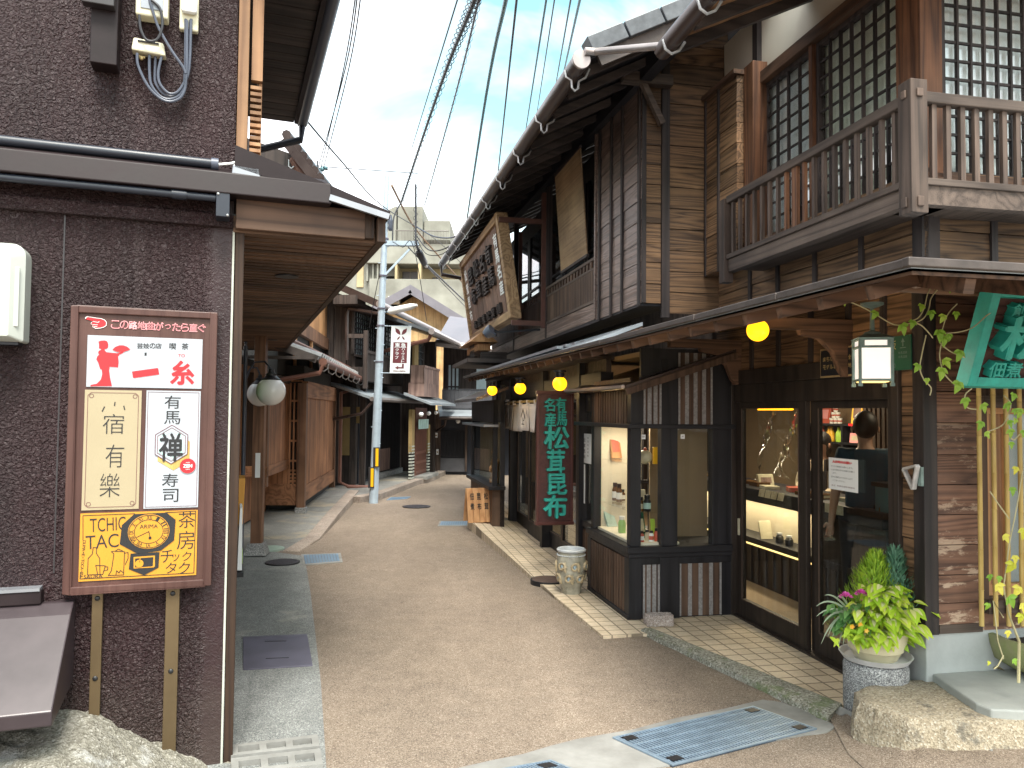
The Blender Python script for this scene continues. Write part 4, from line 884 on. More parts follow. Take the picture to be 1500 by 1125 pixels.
# the bay's little shed roof
tk, zk = S(993,543,BS)
m = MB(); e0 = (BT0-.09, ztp+.0); slp = (zk-ztp)/(tk-e0[0]+1e-6)
q = [(e0[0],BS-.13),(-.05,BS-.13),(-.05,BE+.55),(e0[0],BE+.55)]; zq = lambda t: ztp+slp*(t-e0[0])
m.hexa([(t,s,zq(t)) for t,s in q], [(t,s,zq(t)+.03) for t,s in q]); rb = Y(m,'bay_roof','gutter')
m = MB(); m.beam((e0[0],BS-.14,zq(e0[0])-.02), (-.05,BS-.14,zq(-.05)-.02), .025, .05); m.build('rake_board', M['slatbrown'], rb)
m = MB(); m.tube([(e0[0]-.02,BS-.12,ztp+.02),(e0[0]-.02,BE+.52,ztp+.03)], .016, 8); m.build('eave_pipe', M['gutterlight'], rb, 0, True)
# ------------------------------------------------------------------ shop front beyond the bay
FT = -.74
mb = MB(); mb.box(FT,FT+.04,BE+.02,3.80,0,.50); X(mb,'front_base','black_z')
mb = MB()
for i in range(9): mb.box(FT-.014,FT,BE+.1+i*.075,BE+.145+i*.075,.05,.47)
X(mb,'front_slats','slatbrown')
mb = MB(); mb.box(FT-.03,FT+.07,BE+.02,3.84,.50,.56); mb.box(FT,FT+.07,BE+.02,BE+.10,.56,1.8); mb.box(FT-.01,FT+.08,3.76,3.86,0,1.95); mb.box(FT,FT+.05,BE+.1,3.76,1.62,1.8)
X(mb,'front_window_frame','black_z',.003)
mb = MB(); mb.box(FT+.02,FT+.026,BE+.10,3.76,.56,1.62); X(mb,'glass_pane','glassdark')
mb = MB(); mb.box(FT-.05,FT+.07,3.1,8.4,1.80,1.98); X(mb,'front_lintel','black_s')
mb = MB()
for s_ in (3.80,5.3,7.22,8.3): mb.box(FT-.06,FT+.07,s_-.05,s_+.05,0,2.2)
X(mb,'front_post','black_z',.003)
for a, t_ in ((3.90,.0),(4.60,.04)): sliding_door(a, a+.74, FT+t_, 'entry_door', 1.80, .22, .07, gl='glassdark', mat='black_z')
for a, t_ in ((5.38,.0),(6.26,.04)): sliding_door(a, a+.9, FT+t_, 'entry_door', 1.80, .22, .07, gl='glassdark', mat='black_z')
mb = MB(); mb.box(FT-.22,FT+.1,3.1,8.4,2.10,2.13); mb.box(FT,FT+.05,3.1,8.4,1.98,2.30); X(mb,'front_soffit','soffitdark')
# display window box at the far end
na, nb = T(722,712,-1.15)[0], T(690,689,-1.15)[0]; zsl = T(722,712,-1.15)[1]; ztt = T(697,588,-1.15)[1]
XT = -.99
mb = MB(); mb.box(-1.15,XT,na,nb,0,zsl-.05); fb = X(mb,'display_box','slatbrown')
m = MB(); m.box(-1.22,XT,na-.07,nb+.05,zsl-.05,zsl); m.build('sill', M['black_s'], fb, .004)
m = MB(); m.box(-1.15,-1.09,na,na+.06,zsl,ztt); m.box(-1.15,-1.09,nb-.06,nb,zsl,ztt); m.box(XT-.06,XT,na,na+.06,0,ztt+.2); m.box(-1.15,XT,na,nb,ztt-.30,ztt); split(m, 'post', M['black_z'], fb)
m = MB(); m.box(-1.13,-1.125,na+.06,nb-.06,zsl,ztt-.3); m.box(-1.09,XT-.06,na+.03,na+.034,zsl,ztt-.3); m.build('glass_pane', M['glass'], fb)
m = MB(); m.box(XT-.02,XT,na+.06,nb,zsl,ztt-.3); m.build('back_board', M['roomtan'], fb)
m = MB(); m.hexa([(-1.42,na-.2,ztt-.02),(XT,na-.2,ztt+.14),(XT,nb+.1,ztt+.14),(-1.42,nb+.1,ztt-.02)], [(-1.42,na-.2,ztt+.02),(XT,na-.2,ztt+.18),(XT,nb+.1,ztt+.18),(-1.42,nb+.1,ztt+.02)]); m.build('roof', M['gutter'], fb)
m = MB(); m.box(-1.30,-1.1,na-.1,nb,ztt-.36,ztt-.33); m.build('hood', M['sheetgrey'], fb)
# rear mass of the house, room inside
mb = MB(); mb.box(2.9,6,.25,9.6,0,6.0) ; mb.box(-.1,2.9,8.4,9.6,0,4.5); mb.box(.14,5.9,.3,2.3,2.95,2.99); X(mb,'rear_block','darkwall')
mb = MB(); mb.box(.03,2.9,.12,2.2,-.02,.03); mb.box(FT+.08,2.9,2.2,8.38,-.02,.03); X(mb,'shop_floor','roomtan')
mb = MB(); mb.box(.12,2.9,.2,2.36,2.30,2.33); mb.box(-.66,2.9,2.47,8.3,2.08,2.12); X(mb,'shop_ceiling','roomtan')
mb = MB(); mb.box(2.86,2.9,.2,8.3,.03,2.4); mb.box(.14,2.86,.21,.25,.03,2.4); X(mb,'shop_wall','roomtan')
# ------------------------------------------------------------------ stucco house on the left
hs = thing('stucco_house', 'brown stucco corner house with slatted wooden soffit at the left edge', 'house', LF.o, LF.rz)
LS, LT = LF.S, LF.T
H = lambda mb, n, m, bevel=0, smooth=False, parent=None: mb.build(n, M[m], parent or hs, bevel, smooth)
zb0 = LS(200,271,-.12)[1]; zb1 = LS(200,237,-.12)[1]
ROFF = Matrix.Rotation(math.radians(2.2), 3, 'Y')
mb = MB(); mb.box(-7,-.0,.0,.2,-.1,2.62); H(mb,'front_wall','stuccosmooth')
mb = MB(); mb.box(-7,0,0,.2,2.62,7.5); H(mb,'upper_wall','stucco')
mb = MB(); mb.box(-.689,-.683,-.002,.004,.9,2.5); H(mb,'wall_joint','sheetdark')
mb = MB(); mb.box(-7,-.0,-.03,.0,2.44,2.50); H(mb,'ledge','stucco',.008)
mb = MB(); mb.box(-.002,.007,-.005,.03,.0,2.43); H(mb,'corner_trim','ltrim')
mb = MB(); mb.box(.010,.05,.0,.16,.0,2.43); H(mb,'corner_board','sideboard',.003)
mb = MB(); mb.box(-.2,.0,.2,5.1,.0,2.6); mb.box(.0,.055,1.1,1.2,.12,2.43); mb.box(.0,.05,2.6,2.7,.1,2.43); H(mb,'side_wall','sideboard')
# lower roof: sheet band, verge, soffit
mb = MB(); mb.hexa([(-7,-.13,zb0),(.43,-.13,zb0),(.43,.0,zb0),(-7,.0,zb0)], [(-7,-.11,zb1),(.43,-.11,zb1),(.40,.0,zb1+.05),(-7,.0,zb1+.05)]); H(mb,'roof_band','sheet',.006)
te, ze = .70, LS(562,319,-.1)[1]
mb = MB(); q = [(.0,2.80),(.43,zb1-.01),(te+.01,ze+.03),(te+.01,ze),(.43,zb0+.03),(.0,2.70)]
mb.add([(t,-.11,z) for t,z in q]+[(t,7.3,z) for t,z in q], [tuple(range(5,-1,-1)), tuple(range(6,12))]+[(i,(i+1)%6,6+(i+1)%6,6+i) for i in range(6)]); H(mb,'pent_roof','sheet')
mb = MB(); mb.beam((.42,-.125,zb0+.03),(te,-.125,ze+.0), .02, .028); H(mb,'verge_trim','sheetgrey')
zs0 = LS(400,332,-.03)[1]
zbm = LS(530,348,-.03)[1]
mb = MB(); mb.box(.01,.60,-.05,-.01,2.435,2.575); H(mb,'fascia_beam','fascia',.003)
mb = MB(); mb.box(.60,.645,-.05,.0,2.44,2.57); mb.box(.655,.695,-.08,7.3,2.42,ze+.005); H(mb,'eave_board','sideboard',.003)
mb = MB(); r2 = random.Random(5); s_ = -.01
while s_ < 7.3:
    mb.hexa([(.0,s_,2.425),(.66,s_,2.425),(.66,s_+.068,2.425),(.0,s_+.068,2.425)], [(.0,s_-.003,2.50),(.66,s_-.003,2.50),(.66,s_+.071,2.50),(.0,s_+.071,2.50)]); s_ += .096
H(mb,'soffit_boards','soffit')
mb = MB(); mb.box(0,.66,0,7.3,2.50,2.51); H(mb,'soffit_backing','sheetdark')
for u, v in ((420,405),(398,498)):
    p = None
    d = ray(u, v); q = CP + d*((2.42-CAMH)/d.z); l = LF.loc(q)
    m = MB(); m.lathe([(.068,0),(.070,.006),(.056,.004),(.05,.03),(0,.03)], 28, (l.x,l.y,2.417)); m.build('downlight', M['iron'], hs, 0, True)
# upper storey: shutter frame with horizontal slats, eave, gutter
mb = MB(); mb.box(.004,.052,-.012,.05,2.74,6); H(mb,'frame_post','lattice_tan',.003)
mb = MB(); mb.box(.10,.115,.05,.5,2.72,5.2); mb.box(.065,.115,.02,.06,LS(360,118,0.04)[1],6); H(mb,'frame_board','lattice_tan')
mb = MB(); z = 2.76
while z < LS(360,122,.04)[1]: mb.box(.062,.112,.02,.06,z,z+.016); z += .030
H(mb,'slats','lattice_tan')
mb = MB(); mb.box(-.2,.06,.5,3.0,2.7,4.4); H(mb,'side_wall','soffitdark')
et = .50; s1, zq1 = LT(468,1,et); s2, zq2 = LT(434,200,et); zso = (zq1+zq2)/2
mb = MB(); s_ = -.4
while s_ < s2:
    mb.hexa([(.0,s_,zso),(et-.02,s_,zso-.0),(et-.02,s_+.125,zso),(.0,s_+.125,zso)], [(.0,s_-.006,zso+.03),(et-.02,s_-.006,zso+.03),(et-.02,s_+.13,zso+.03),(.0,s_+.13,zso+.03)]); s_ += .137
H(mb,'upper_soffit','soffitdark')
mb = MB(); mb.hexa([(-1,-.4,zso+.6),(et+.02,-.4,zso+.04),(et+.02,s2,zso+.04),(-1,s2,zso+.6)], [(-1,-.4,zso+.66),(et+.02,-.4,zso+.1),(et+.02,s2,zso+.1),(-1,s2,zso+.66)]); H(mb,'upper_roof','sheet')
mb = MB(); mb.box(et-.02,et+.012,-.4,s2,zso-.03,zso+.08); H(mb,'upper_fascia','sheet')
mb = MB(); mb.tube([(et+.05,-.4,zso+.03),(et+.05,s2+.03,zso-.0)], .05, 12); gg = H(mb,'gutter','cable',0,True)
m = MB(); m.tube([(et+.05,s2+.0,zso-.02),(et+.04,s2+.02,zso-.16),(.1,s2+.1,zso-.30)], .032, 8); m.build('outlet_pipe', M['conduit'], gg, 0, True)
mb = MB(); mb.box(-3,-.02,3.0,3.06,2.7,4.2); H(mb,'end_wall','soffitdark')
# things fixed to the stucco wall
def LW(t, s, z=0.0): return LF.w(t, s, z)
def on_wall(name, label, cat, group=None): return thing(name, label, cat, LF.o, LF.rz, group)
r = on_wall('conduit_pipe', 'dark conduit pipe lying on top of the brown roof band', 'pipe')
ta, tb_ = LS(-30,203,-.07)[0], LS(320,243,-.07)[0]; z = LS(150,222,-.07)[1]
m = MB(); m.tube([(ta-1,-.07,z),(tb_,-.07,z)], .022, 10); m.build('pipe', M['conduit'], r, 0, True)
m = MB(); m.tube([(tb_-.03,-.07,z),(tb_+.0,-.07,z)], .027, 10); m.build('joint_sleeve', M['cable'], r, 0, True)
m = MB(); m.tube([(tb_,-.07,z),(tb_+.05,-.07,z+.01),(tb_+.10,-.065,z+.03)], .006, 6); m.build('lead_wire', M['white'], r, 0, True)
r = on_wall('connector_box', 'small silver-grey connector box on the roof edge below the slatted shutter', 'box')
tx, zx = LS(360,249,-.09)
m = MB(); m.hexa([(tx-.06,-.11,zx-.03),(tx+.065,-.11,zx-.035),(tx+.065,-.04,zx-.02),(tx-.06,-.04,zx-.02)], [(tx-.055,-.11,zx+.015),(tx+.06,-.11,zx+.01),(tx+.06,-.04,zx+.03),(tx-.055,-.04,zx+.03)]); m.build('housing', M['sheetgrey'], r, .006)
m = MB(); m.tube([(tx+.06,-.07,zx-.01),(tx+.25,-.05,zx-.015),(tx+.42,-.03,zx-.06)], .009, 6); m.build('cable', M['sheetgrey'], r, 0, True)
r = on_wall('conduit_pipe', 'black shiny pipe running under the brown roof band to a black plate', 'pipe')
tb_ = LS(316,289,-.10)[0]; z = LS(160,275,-.10)[1]
m = MB(); m.tube([(-3,-.10,z),(tb_,-.10,z)], .017, 10); m.build('pipe', M['conduit'], r, 0, True)
m = MB(); m.tube([(tb_-.18,-.10,z),(tb_-.12,-.10,z)], .022, 10); m.build('joint_sleeve', M['conduit'], r, 0, True)
a, b = LS(317,283,-.10), LS(336,320,-.10)
m = MB(); m.box(a[0],b[0],-.125,-.02,b[1],a[1]); pl_ = m.build('end_plate', M['conduit'], r, .003)
m = MB()
for tt, zz_ in ((a[0]+.008,a[1]-.008),(b[0]-.008,b[1]+.008)): m.sphere((tt,-.126,zz_), .006, 8, 6)
m.build('screws', M['hook'], pl_)
# vent hood at the left edge
r = on_wall('vent_hood', 'white plastic vent hood cut by the left edge above the brown hood', 'vent hood')
a = LS(36,356,-.13); b = LS(24,506,-.10)
t0, t1, z0, z1 = -1.30, a[0], b[1]+.015, a[1]
m = MB()
def rr(t0, t1, z0, z1, rad, n=5):
    p = []
    for cx, cz, a0 in ((t1-rad,z1-rad,0),(t0+rad,z1-rad,90),(t0+rad,z0+rad*.2,180),(t1-rad*.2,z0+rad*.2,270)):
        k = rad if a0 < 180 else rad*.2
        p += [(cx+k*math.cos(math.radians(a0+90*i/n)), cz+k*math.sin(math.radians(a0+90*i/n))) for i in range(n+1)]
    return p
po = rr(t0,t1,z0,z1,.05); n = len(po); pi = rr(t0+.02,t1-.045,z0+.02,z1-.03,.04)
m.add([(x,-.0,z) for x,z in po]+[(x,-.10,z) for x,z in po]+[(x,-.14,z) for x,z in pi], [(i,(i+1)%n,n+(i+1)%n,n+i) for i in range(n)]+[(n+i,n+(i+1)%n,2*n+(i+1)%n,2*n+i) for i in range(n)]+[tuple(range(2*n,3*n))])
m.build('cover', M['offwhite'], r, 0, True)
m = MB(); m.box(t0+.05,t1-.10,-.148,-.139,z1-.11,z1-.04); m.box(t0+.05,t1-.11,-.146,-.139,z0+.02,z0+.07); m.box(t1-.034,t1-.014,-.128,-.12,z0+.06,z1-.10); m.build('ribs', M['offwhite'], r, .004)
m = MB(); m.box(t0+.02,t1-.02,-.09,-.01,z0-.012,z0+.006); m.build('inner_mesh', M['iron'], r)
# brown sheet metal hood, lower left
r = on_wall('duct_hood', 'sloping brown sheet metal hood low on the stucco wall at the left edge', 'hood')
tR = -.60
zt1, zt2 = LS(100,886,-.01)[1], LS(40,1046,-.42)[1]
m = MB(); q = [(-.0,zt1+.02),(-.04,zt1+.02),(-.10,zt1-.02),(-.42,zt2),(-.42,zt2-.055),(-.40,zt2-.06),(.0,zt2-.02)]
m.add([(-2.2,y,z) for y,z in q]+[(tR,y,z) for y,z in q], [tuple(range(6,-1,-1)), tuple(range(7,14))]+[(i,(i+1)%7,7+(i+1)%7,7+i) for i in range(7)]); m.build('hood', M['sheetgloss'], r, .005)
m = MB(); m.box(-2.2,tR-.12,-.055,.0,zt1+.02,zt1+.075); m.build('flange', M['sheet'], r, .004)
m = MB(); m.box(-2.2,tR-.125,-.06,.0,zt1+.075,zt1+.088); m.build('top_rim', M['sheetgrey'], r)
# rough stone footing
r = tag(None or MB().build('stone_footing', None), 'rough concrete footing under the brown hood at the bottom left', 'footing')
rn = random.Random(2); prof = [(-3,.30),(-1.2,.27),(-.86,.27),(-.66,.325),(-.52,.31),(-.40,.21),(-.25,.13),(-.12,.05),(-.02,-.02)]
def hp(t):
    for (a_, za_0), (b_, zb_0) in zip(prof, prof[1:]):
        if a_ <= t <= b_: return za_0+(zb_0-za_0)*(t-a_)/(b_-a_)
    return 0
vs = []; fs = []; nx, ny = 90, 26
for i in range(nx+1):
    t = -2.4+2.44*i/nx
    for j in range(ny+1):
        s_ = .02-.75*j/ny; k = j/ny
        zz_ = hp(t)-.20*k**1.2*(1 if t > -.6 else .8) + rn.uniform(-.007,.007) + .010*math.sin(t*11+3)*math.sin(s_*13) + .006*math.sin(t*47+s_*61)
        if k > .86: zz_ -= (k-.86)*1.4
        tt = t+.05*k
        vs.append(LW(tt+rn.uniform(-.006,.006), s_+rn.uniform(-.006,.006), max(zz_, -.05)))
for i in range(nx):
    for j in range(ny): a_ = i*(ny+1)+j; fs.append((a_,a_+1,a_+ny+2,a_+ny+1))
me = bpy.data.meshes.new('stone_footing'); me.from_pydata(vs, [], fs); me.materials.append(M['rockgrey']); r.data = me
for p in me.polygons: p.use_smooth = True
# ------------------------------------------------------------------ shop directory board
dr = on_wall('directory_board', 'brown framed board with four coloured shop panels on the stucco wall', 'sign board')
tl, tr, zl_, zh_ = LS(105,448,-.06)[0], LS(320,457,-.06)[0], LS(98,871,-.06)[1], LS(210,453,-.06)[1]
zl_ = (LS(89,871,-.06)[1]+LS(308,859,-.06)[1])/2; zh_ = (LS(105,448,-.06)[1]+LS(320,457,-.06)[1])/2
tl = (LS(105,448,-.06)[0]+LS(89,871,-.06)[0])/2; tr = (LS(320,457,-.06)[0]+LS(308,859,-.06)[0])/2
m = MB(); m.box(tl+.02,tr-.02,-.045,-.012,zl_+.02,zh_-.02); m.build('backboard', M['laminate'], dr)
m = MB(); fw = .030
m.box(tl,tl+fw,-.06,-.01,zl_,zh_); m.box(tr-fw,tr,-.06,-.01,zl_,zh_); m.box(tl+fw,tr-fw,-.06,-.01,zh_-fw,zh_); m.box(tl+fw,tr-fw,-.06,-.01,zl_,zl_+fw); m.build('frame', M['laminate'], dr, .004)
for u0, u1 in ((133,151),(241,263)):
    a_ = LS(u0+2,880,-.02)[0]; b_ = LS(u1,880,-.02)[0]
    m = MB(); m.box(a_,b_,-.028,-.004,-.05,zl_); br = m.build('mounting_leg', M['bracket'], dr, .002)
    m = MB()
    for zz_ in (zl_-.03, zl_-.37): m.sphere(((a_+b_)/2,-.028,zz_), .011, 12, 8, (1,.6,1))
    m.build('bolts', M['bolt'], br, 0, True)
SY = -.0465
class Board(Plane):
    K = 1.0
    def text(s, mb, string, a, b, w, h, d=.002, bold=0.0, ext=0.0, rot=0.0):
        k, s.K = s.K, 1.0; Plane.text(s, mb, string, a, b, w*k if w else w, h*k if h else h, d, bold, ext, rot); s.K = k
PL = Board((0,SY,0), (1,0,0), (0,0,1))
def q2(u, v): return LS(u, v, SY)
def panel(nm, quad, mat, th=.003):
    m = MB(); pts = [q2(*p) for p in quad]; x0 = (pts[0][0]+pts[3][0])/2; x1 = (pts[1][0]+pts[2][0])/2; y1 = (pts[0][1]+pts[1][1])/2; y0 = (pts[2][1]+pts[3][1])/2
    PL.rect(m, x0, x1, y0, y1, 0, th); return m.build(nm, M[mat], dr), x0, x1, y0, y1
C3 = lambda x, y: q2(60+x/5, 430+y/5)            # two survey crops of the board
C4 = lambda x, y: q2(60+x/4.5, 640+y/4.5)
def lay(owner, nm, mat, fn):
    m = MB(); fn(m); return m.build(nm, M[mat], owner)
D1, D2, D3, D4 = .0045, .0058, .007, .0082
# heading
def f(m):
    a_ = C3(512,225); b_ = C3(1208,255); w_ = (b_[0]-a_[0])/11; zc = (a_[1]+b_[1])/2
    for i, c in enumerate('この路地曲がったら直ぐ'): PL.text(m, c, a_[0]+w_*(i+.5), zc, w_*.92 if c != 'っ' else w_*.6, w_*.98 if c != 'っ' else w_*.55, .0015, .03)
lay(dr, 'heading_outline', 'pinkred', f)
def f(m):
    a_ = C3(512,225); b_ = C3(1208,255); w_ = (b_[0]-a_[0])/11; zc = (a_[1]+b_[1])/2
    for i, c in enumerate('この路地曲がったら直ぐ'): PL.text(m, c, a_[0]+w_*(i+.5), zc, w_*.80 if c != 'っ' else w_*.5, w_*.86 if c != 'っ' else w_*.46, .0022, -.012)
lay(dr, 'heading', 'maroon', f)
HAND = [(330,178),(345,172),(395,180),(440,185),(465,195),(478,210),(476,232),(460,243),(435,250),(400,252),(380,240),(382,228),(368,222),(372,210),(385,205),(380,200),(345,192),(330,188)]
hc = (415,213)
lay(dr, 'hand_outline', 'white', lambda m: PL.poly(m, [C3(hc[0]+(x-hc[0])*1.07, hc[1]+(y-hc[1])*1.14) for x,y in HAND], .0012))
lay(dr, 'pointing_hand', 'red', lambda m: PL.poly(m, [C3(*p) for p in HAND], .002))
lay(dr, 'finger_lines', 'white', lambda m: [PL.stroke(m, [C3(*p) for p in s], .0018, .003) for s in ([(385,205),(420,212),(428,205)],[(384,228),(415,230)],[(390,242),(412,243)])])
PL.K = 2.75
# panel 1: the dancer
p1, *_ = panel('upper_panel', [(129,491),(297,497),(295,569),(126,567)], 'panelwhite')
DAN = [(427,372),(422,352),(440,346),(470,344),(487,352),(494,372),(492,396),(478,406),(466,406),(470,420),(482,430),(520,434),(560,438),(590,428),(605,428),(603,436),(575,448),(566,460),(570,500),(566,541),(505,536),(500,560),(508,620),(521,678),(362,679),(366,669),(410,660),(440,630),(450,590),(446,556),(436,555),(420,505),(407,482),(413,462),(428,446),(420,436),(424,420),(444,412),(438,404),(426,402)]
def f(m):
    PL.poly(m, [C3(*p) for p in DAN], D1)
    c0 = (590,432); R = [(580+76*math.cos(a)-8, 428+46*math.sin(a)) for a in [math.pi*(1+i/12) for i in range(13)]]
    PL.poly(m, [C3(524,412),C3(545,392),C3(575,380),C3(605,380),C3(632,390),C3(656,410),C3(606,428),C3(560,428)], D2)
lay(p1, 'dancer_emblem', 'red', f)
def f(m):
    PL.text(m, '一', *C3(768,582), .036, .010, D1, .03, 0, .18); PL.text(m, '糸', *C3(1036,580), .034, .037, D1, .035)
lay(p1, 'lettering', 'red', f)
def f(m):
    for c, x in zip('芸妓の店', (726,772,818,862)): PL.text(m, c, *C3(x,384), .0085, .0085, D1, .01)
    PL.text(m, '喫', *C3(966,386), .010, .010, D1, .012); PL.text(m, '茶', *C3(1056,388), .010, .010, D1, .012)
    PL.text(m, 'I', *C3(767,444), .003, .005, D1); 
lay(p1, 'small_lettering', 'black', f)
lay(p1, 'reading', 'red', lambda m: PL.text(m, 'TO', *C3(1030,455), .010, .005, D1))
# panel 2: the cream inn panel
p2, x0, x1, y0, y1 = panel('cream_panel', [(126,570),(209,573),(202,745),(118,748)], 'panelcream')
def f(m):
    i = .012; PL.stroke(m, [(x0+i,y0+2*i),(x0+i,y1-2*i),(x0+2*i,y1-i),(x1-2*i,y1-i),(x1-i,y1-2*i),(x1-i,y0+2*i),(x1-2*i,y0+i),(x0+2*i,y0+i)], .0018, D1, True)
    for cx, cz in ((x0+.026,y1-.026),(x1-.026,y1-.026),(x0+.026,y0+.026),(x1-.026,y0+.026)): PL.ring(m, cx, cz, .009, .009, .0018, D1, 16)
lay(p2, 'border', 'maroon', f)
def f(m):
    for s in ([(466,830),(450,862)],[(543,796),(540,820)],[(608,824),(614,850)]): PL.stroke(m, [C3(*p) for p in s], .0045, D1)
    PL.text(m, '宿', *C3(532,955), .030, .031, D1, -.012); PL.text(m, '有', *C4(488,125), .026, .036, D1, -.012); PL.text(m, '樂', *C4(455,318), .028, .037, D1, -.012)
lay(p2, 'brush_lettering', 'black', f)
# panel 3: white sushi panel with hexagon
p3, x0, x1, y0, y1 = panel('white_panel', [(215,571),(295,574),(289,743),(210,745)], 'panelwhite')
lay(p3, 'border', 'maroon', lambda m: PL.stroke(m, [(x0+.007,y0+.007),(x0+.007,y1-.007),(x1-.007,y1-.007),(x1-.007,y0+.007)], .0018, D1, True))
hx = (C3(957,1105)[0], C3(957,1105)[1]); hexp = lambda r, dx=0, dy=0: [(hx[0]+dx+r*.90*math.cos(math.radians(30+60*k)), hx[1]+dy+r*1.02*math.sin(math.radians(30+60*k))) for k in range(6)]
lay(p3, 'hexagon_shadow', 'bamboo', lambda m: PL.poly(m, hexp(.083,.010,-.030), D1))
lay(p3, 'hexagon', 'panelwhite', lambda m: PL.poly(m, hexp(.0855), D2))
lay(p3, 'hexagon_line', 'maroon', lambda m: [PL.stroke(m, hexp(.0840), .0026, D3, True), PL.stroke(m, hexp(.0725), .0020, D3, True)])
lay(p3, 'hexagon_tint', 'panelblue', lambda m: PL.stroke(m, hexp(.0615), .009, D3, True))
def f(m):
    PL.text(m, '禅', hx[0]-.002, hx[1]-.012, .034, .044, D4, .02)
    PL.text(m, '有', *C3(965,795), .024, .021, D1); PL.text(m, '馬', *C3(962,908), .024, .021, D1); PL.text(m, '寿', *C4(852,285), .024, .021, D1); PL.text(m, '司', *C4(855,385), .023, .021, D1)
lay(p3, 'lettering', 'black', f)
zc = C4(968,190)
lay(p3, 'round_mark', 'red', lambda m: PL.poly(m, ell(zc[0],zc[1],.0325,.0325), D4))
lay(p3, 'round_mark_lettering', 'white', lambda m: [PL.text(m,'ZEN',zc[0],zc[1],.013,.0052,.0092,.02), PL.text(m,'ARIMA',zc[0],zc[1]+.015,.006,.0016,.0092), PL.text(m,'SUSHI',zc[0],zc[1]-.015,.006,.0016,.0092)])
# panel 4: the yellow tea room panel
p4, x0, x1, y0, y1 = panel('yellow_panel', [(119,752),(290,747),(287,842),(114,852)], 'panelyellow')
def f(m):
    PL.stroke(m, [C4(*p) for p in ((278,520),(278,680))], .0026, D1); PL.stroke(m, [C4(*p) for p in ((278,518),(620,505))], .0026, D1); PL.stroke(m, [C4(*p) for p in ((820,498),(1020,488),(1008,895),(258,935),(262,890))], .003, D1)
    for w_, x, y, a_, b_ in (('TCHIC',442,575,.050,.021),('TAC',405,688,.046,.021)): PL.text(m, w_, *C4(x,y), a_, b_, D1, -.004, 0, .04)
    PL.text(m, '茶', *C4(962,545), .025, .026, D1, -.006); PL.text(m, '房', *C4(955,678), .026, .029, D1, -.006)
    for c, x, y, w_ in (('チ',832,785,.019),('ッ',888,795,.011),('ク',962,785,.014),('タ',858,862,.016),('ク',945,862,.017)): PL.text(m, c, *C4(x,y), w_, w_*1.05, D1, -.006)
    for i, c in enumerate('DUMA.E.TOCA.PA'): PL.text(m, c, *C4(287-i*1.5,690+i*17.5), .0042 if c != '.' else .0016, .004 if c != '.' else .0016, D1, 0, 0, -math.pi/2)
    PL.text(m, 'SAURA', *C4(345,918), .026, .0055, D1)
    S_ = lambda pts, w_=.0028: PL.stroke(m, [C4(*p) for p in pts], w_, D1)
    S_([(345,728),(368,728),(366,765),(388,800),(390,905),(308,908),(312,800),(340,770),(345,728)]); S_([(362,845),(425,848),(408,905),(375,905),(362,845)]); S_([(422,855),(442,855),(440,875),(418,880)])
    S_([(465,755),(482,770),(465,880),(445,912),(545,908),(552,755),(482,752),(465,755)]); S_([(552,765),(575,760),(575,800),(556,840)]); S_([(490,752),(510,738),(540,750)]); S_([(495,905),(500,880),(515,895),(525,878),(545,895)])
    S_([(790,770),(905,600)], .0008) if False else None
lay(p4, 'line_drawing', 'black', f)
cc = C4(712,622); rx = (C4(858,622)[0]-C4(566,622)[0])/2; ry = (C4(712,505)[1]-C4(712,738)[1])/2
def f(m):
    PL.poly(m, [C4(*p) for p in ((615,508),(828,498),(888,545),(878,680),(790,748),(640,770),(520,705),(535,580))], D2)
    PL.poly(m, [C4(*p) for p in ((592,768),(782,758),(775,860),(680,910),(580,870))], D2)
lay(p4, 'clock_case', 'black', f)
lay(p4, 'clock_face', 'panelyellow', lambda m: [PL.poly(m, ell(cc[0],cc[1],rx*.94,ry*.98), D3), PL.poly(m, [C4(*p) for p in ((612,790),(752,780),(752,850),(680,895) if False else (745,858),(612,866))], D3)])
def f(m):
    PL.ring(m, cc[0], cc[1], rx*.91, ry*.94, .0024, D4); PL.ring(m, cc[0], cc[1], rx*.66, ry*.68, .0022, D4)
    for k, nm in enumerate('XII I II III IV V VI VII VIII IX X XI'.split()):
        a_ = math.radians(90-30*k); PL.text(m, nm, cc[0]+rx*.78*math.cos(a_), cc[1]+ry*.80*math.sin(a_), .0032*len(nm)**.7+.001, .0068, D4, 0, 0, a_-math.pi/2)
    PL.text(m, 'ARIMA', *C4(712,588), .026, .006, D4); PL.stroke(m, [cc, C4(632,660)], .0028, D4); PL.stroke(m, [cc, C4(722,668)], .003, D4); PL.poly(m, ell(*C4(720,664), .006,.007,12), D4)
    PL.poly(m, [C4(*p) for p in ((622,800),(742,790),(738,850),(622,858))], .0079)
lay(p4, 'clock_lines', 'black', f)
lay(p4, 'pendulum', 'panelyellow', lambda m: [PL.poly(m, ell(*C4(650,832), .0165,.0165,20), .0092), PL.stroke(m, [C4(655,800),C4(652,825)], .004, .0092)])
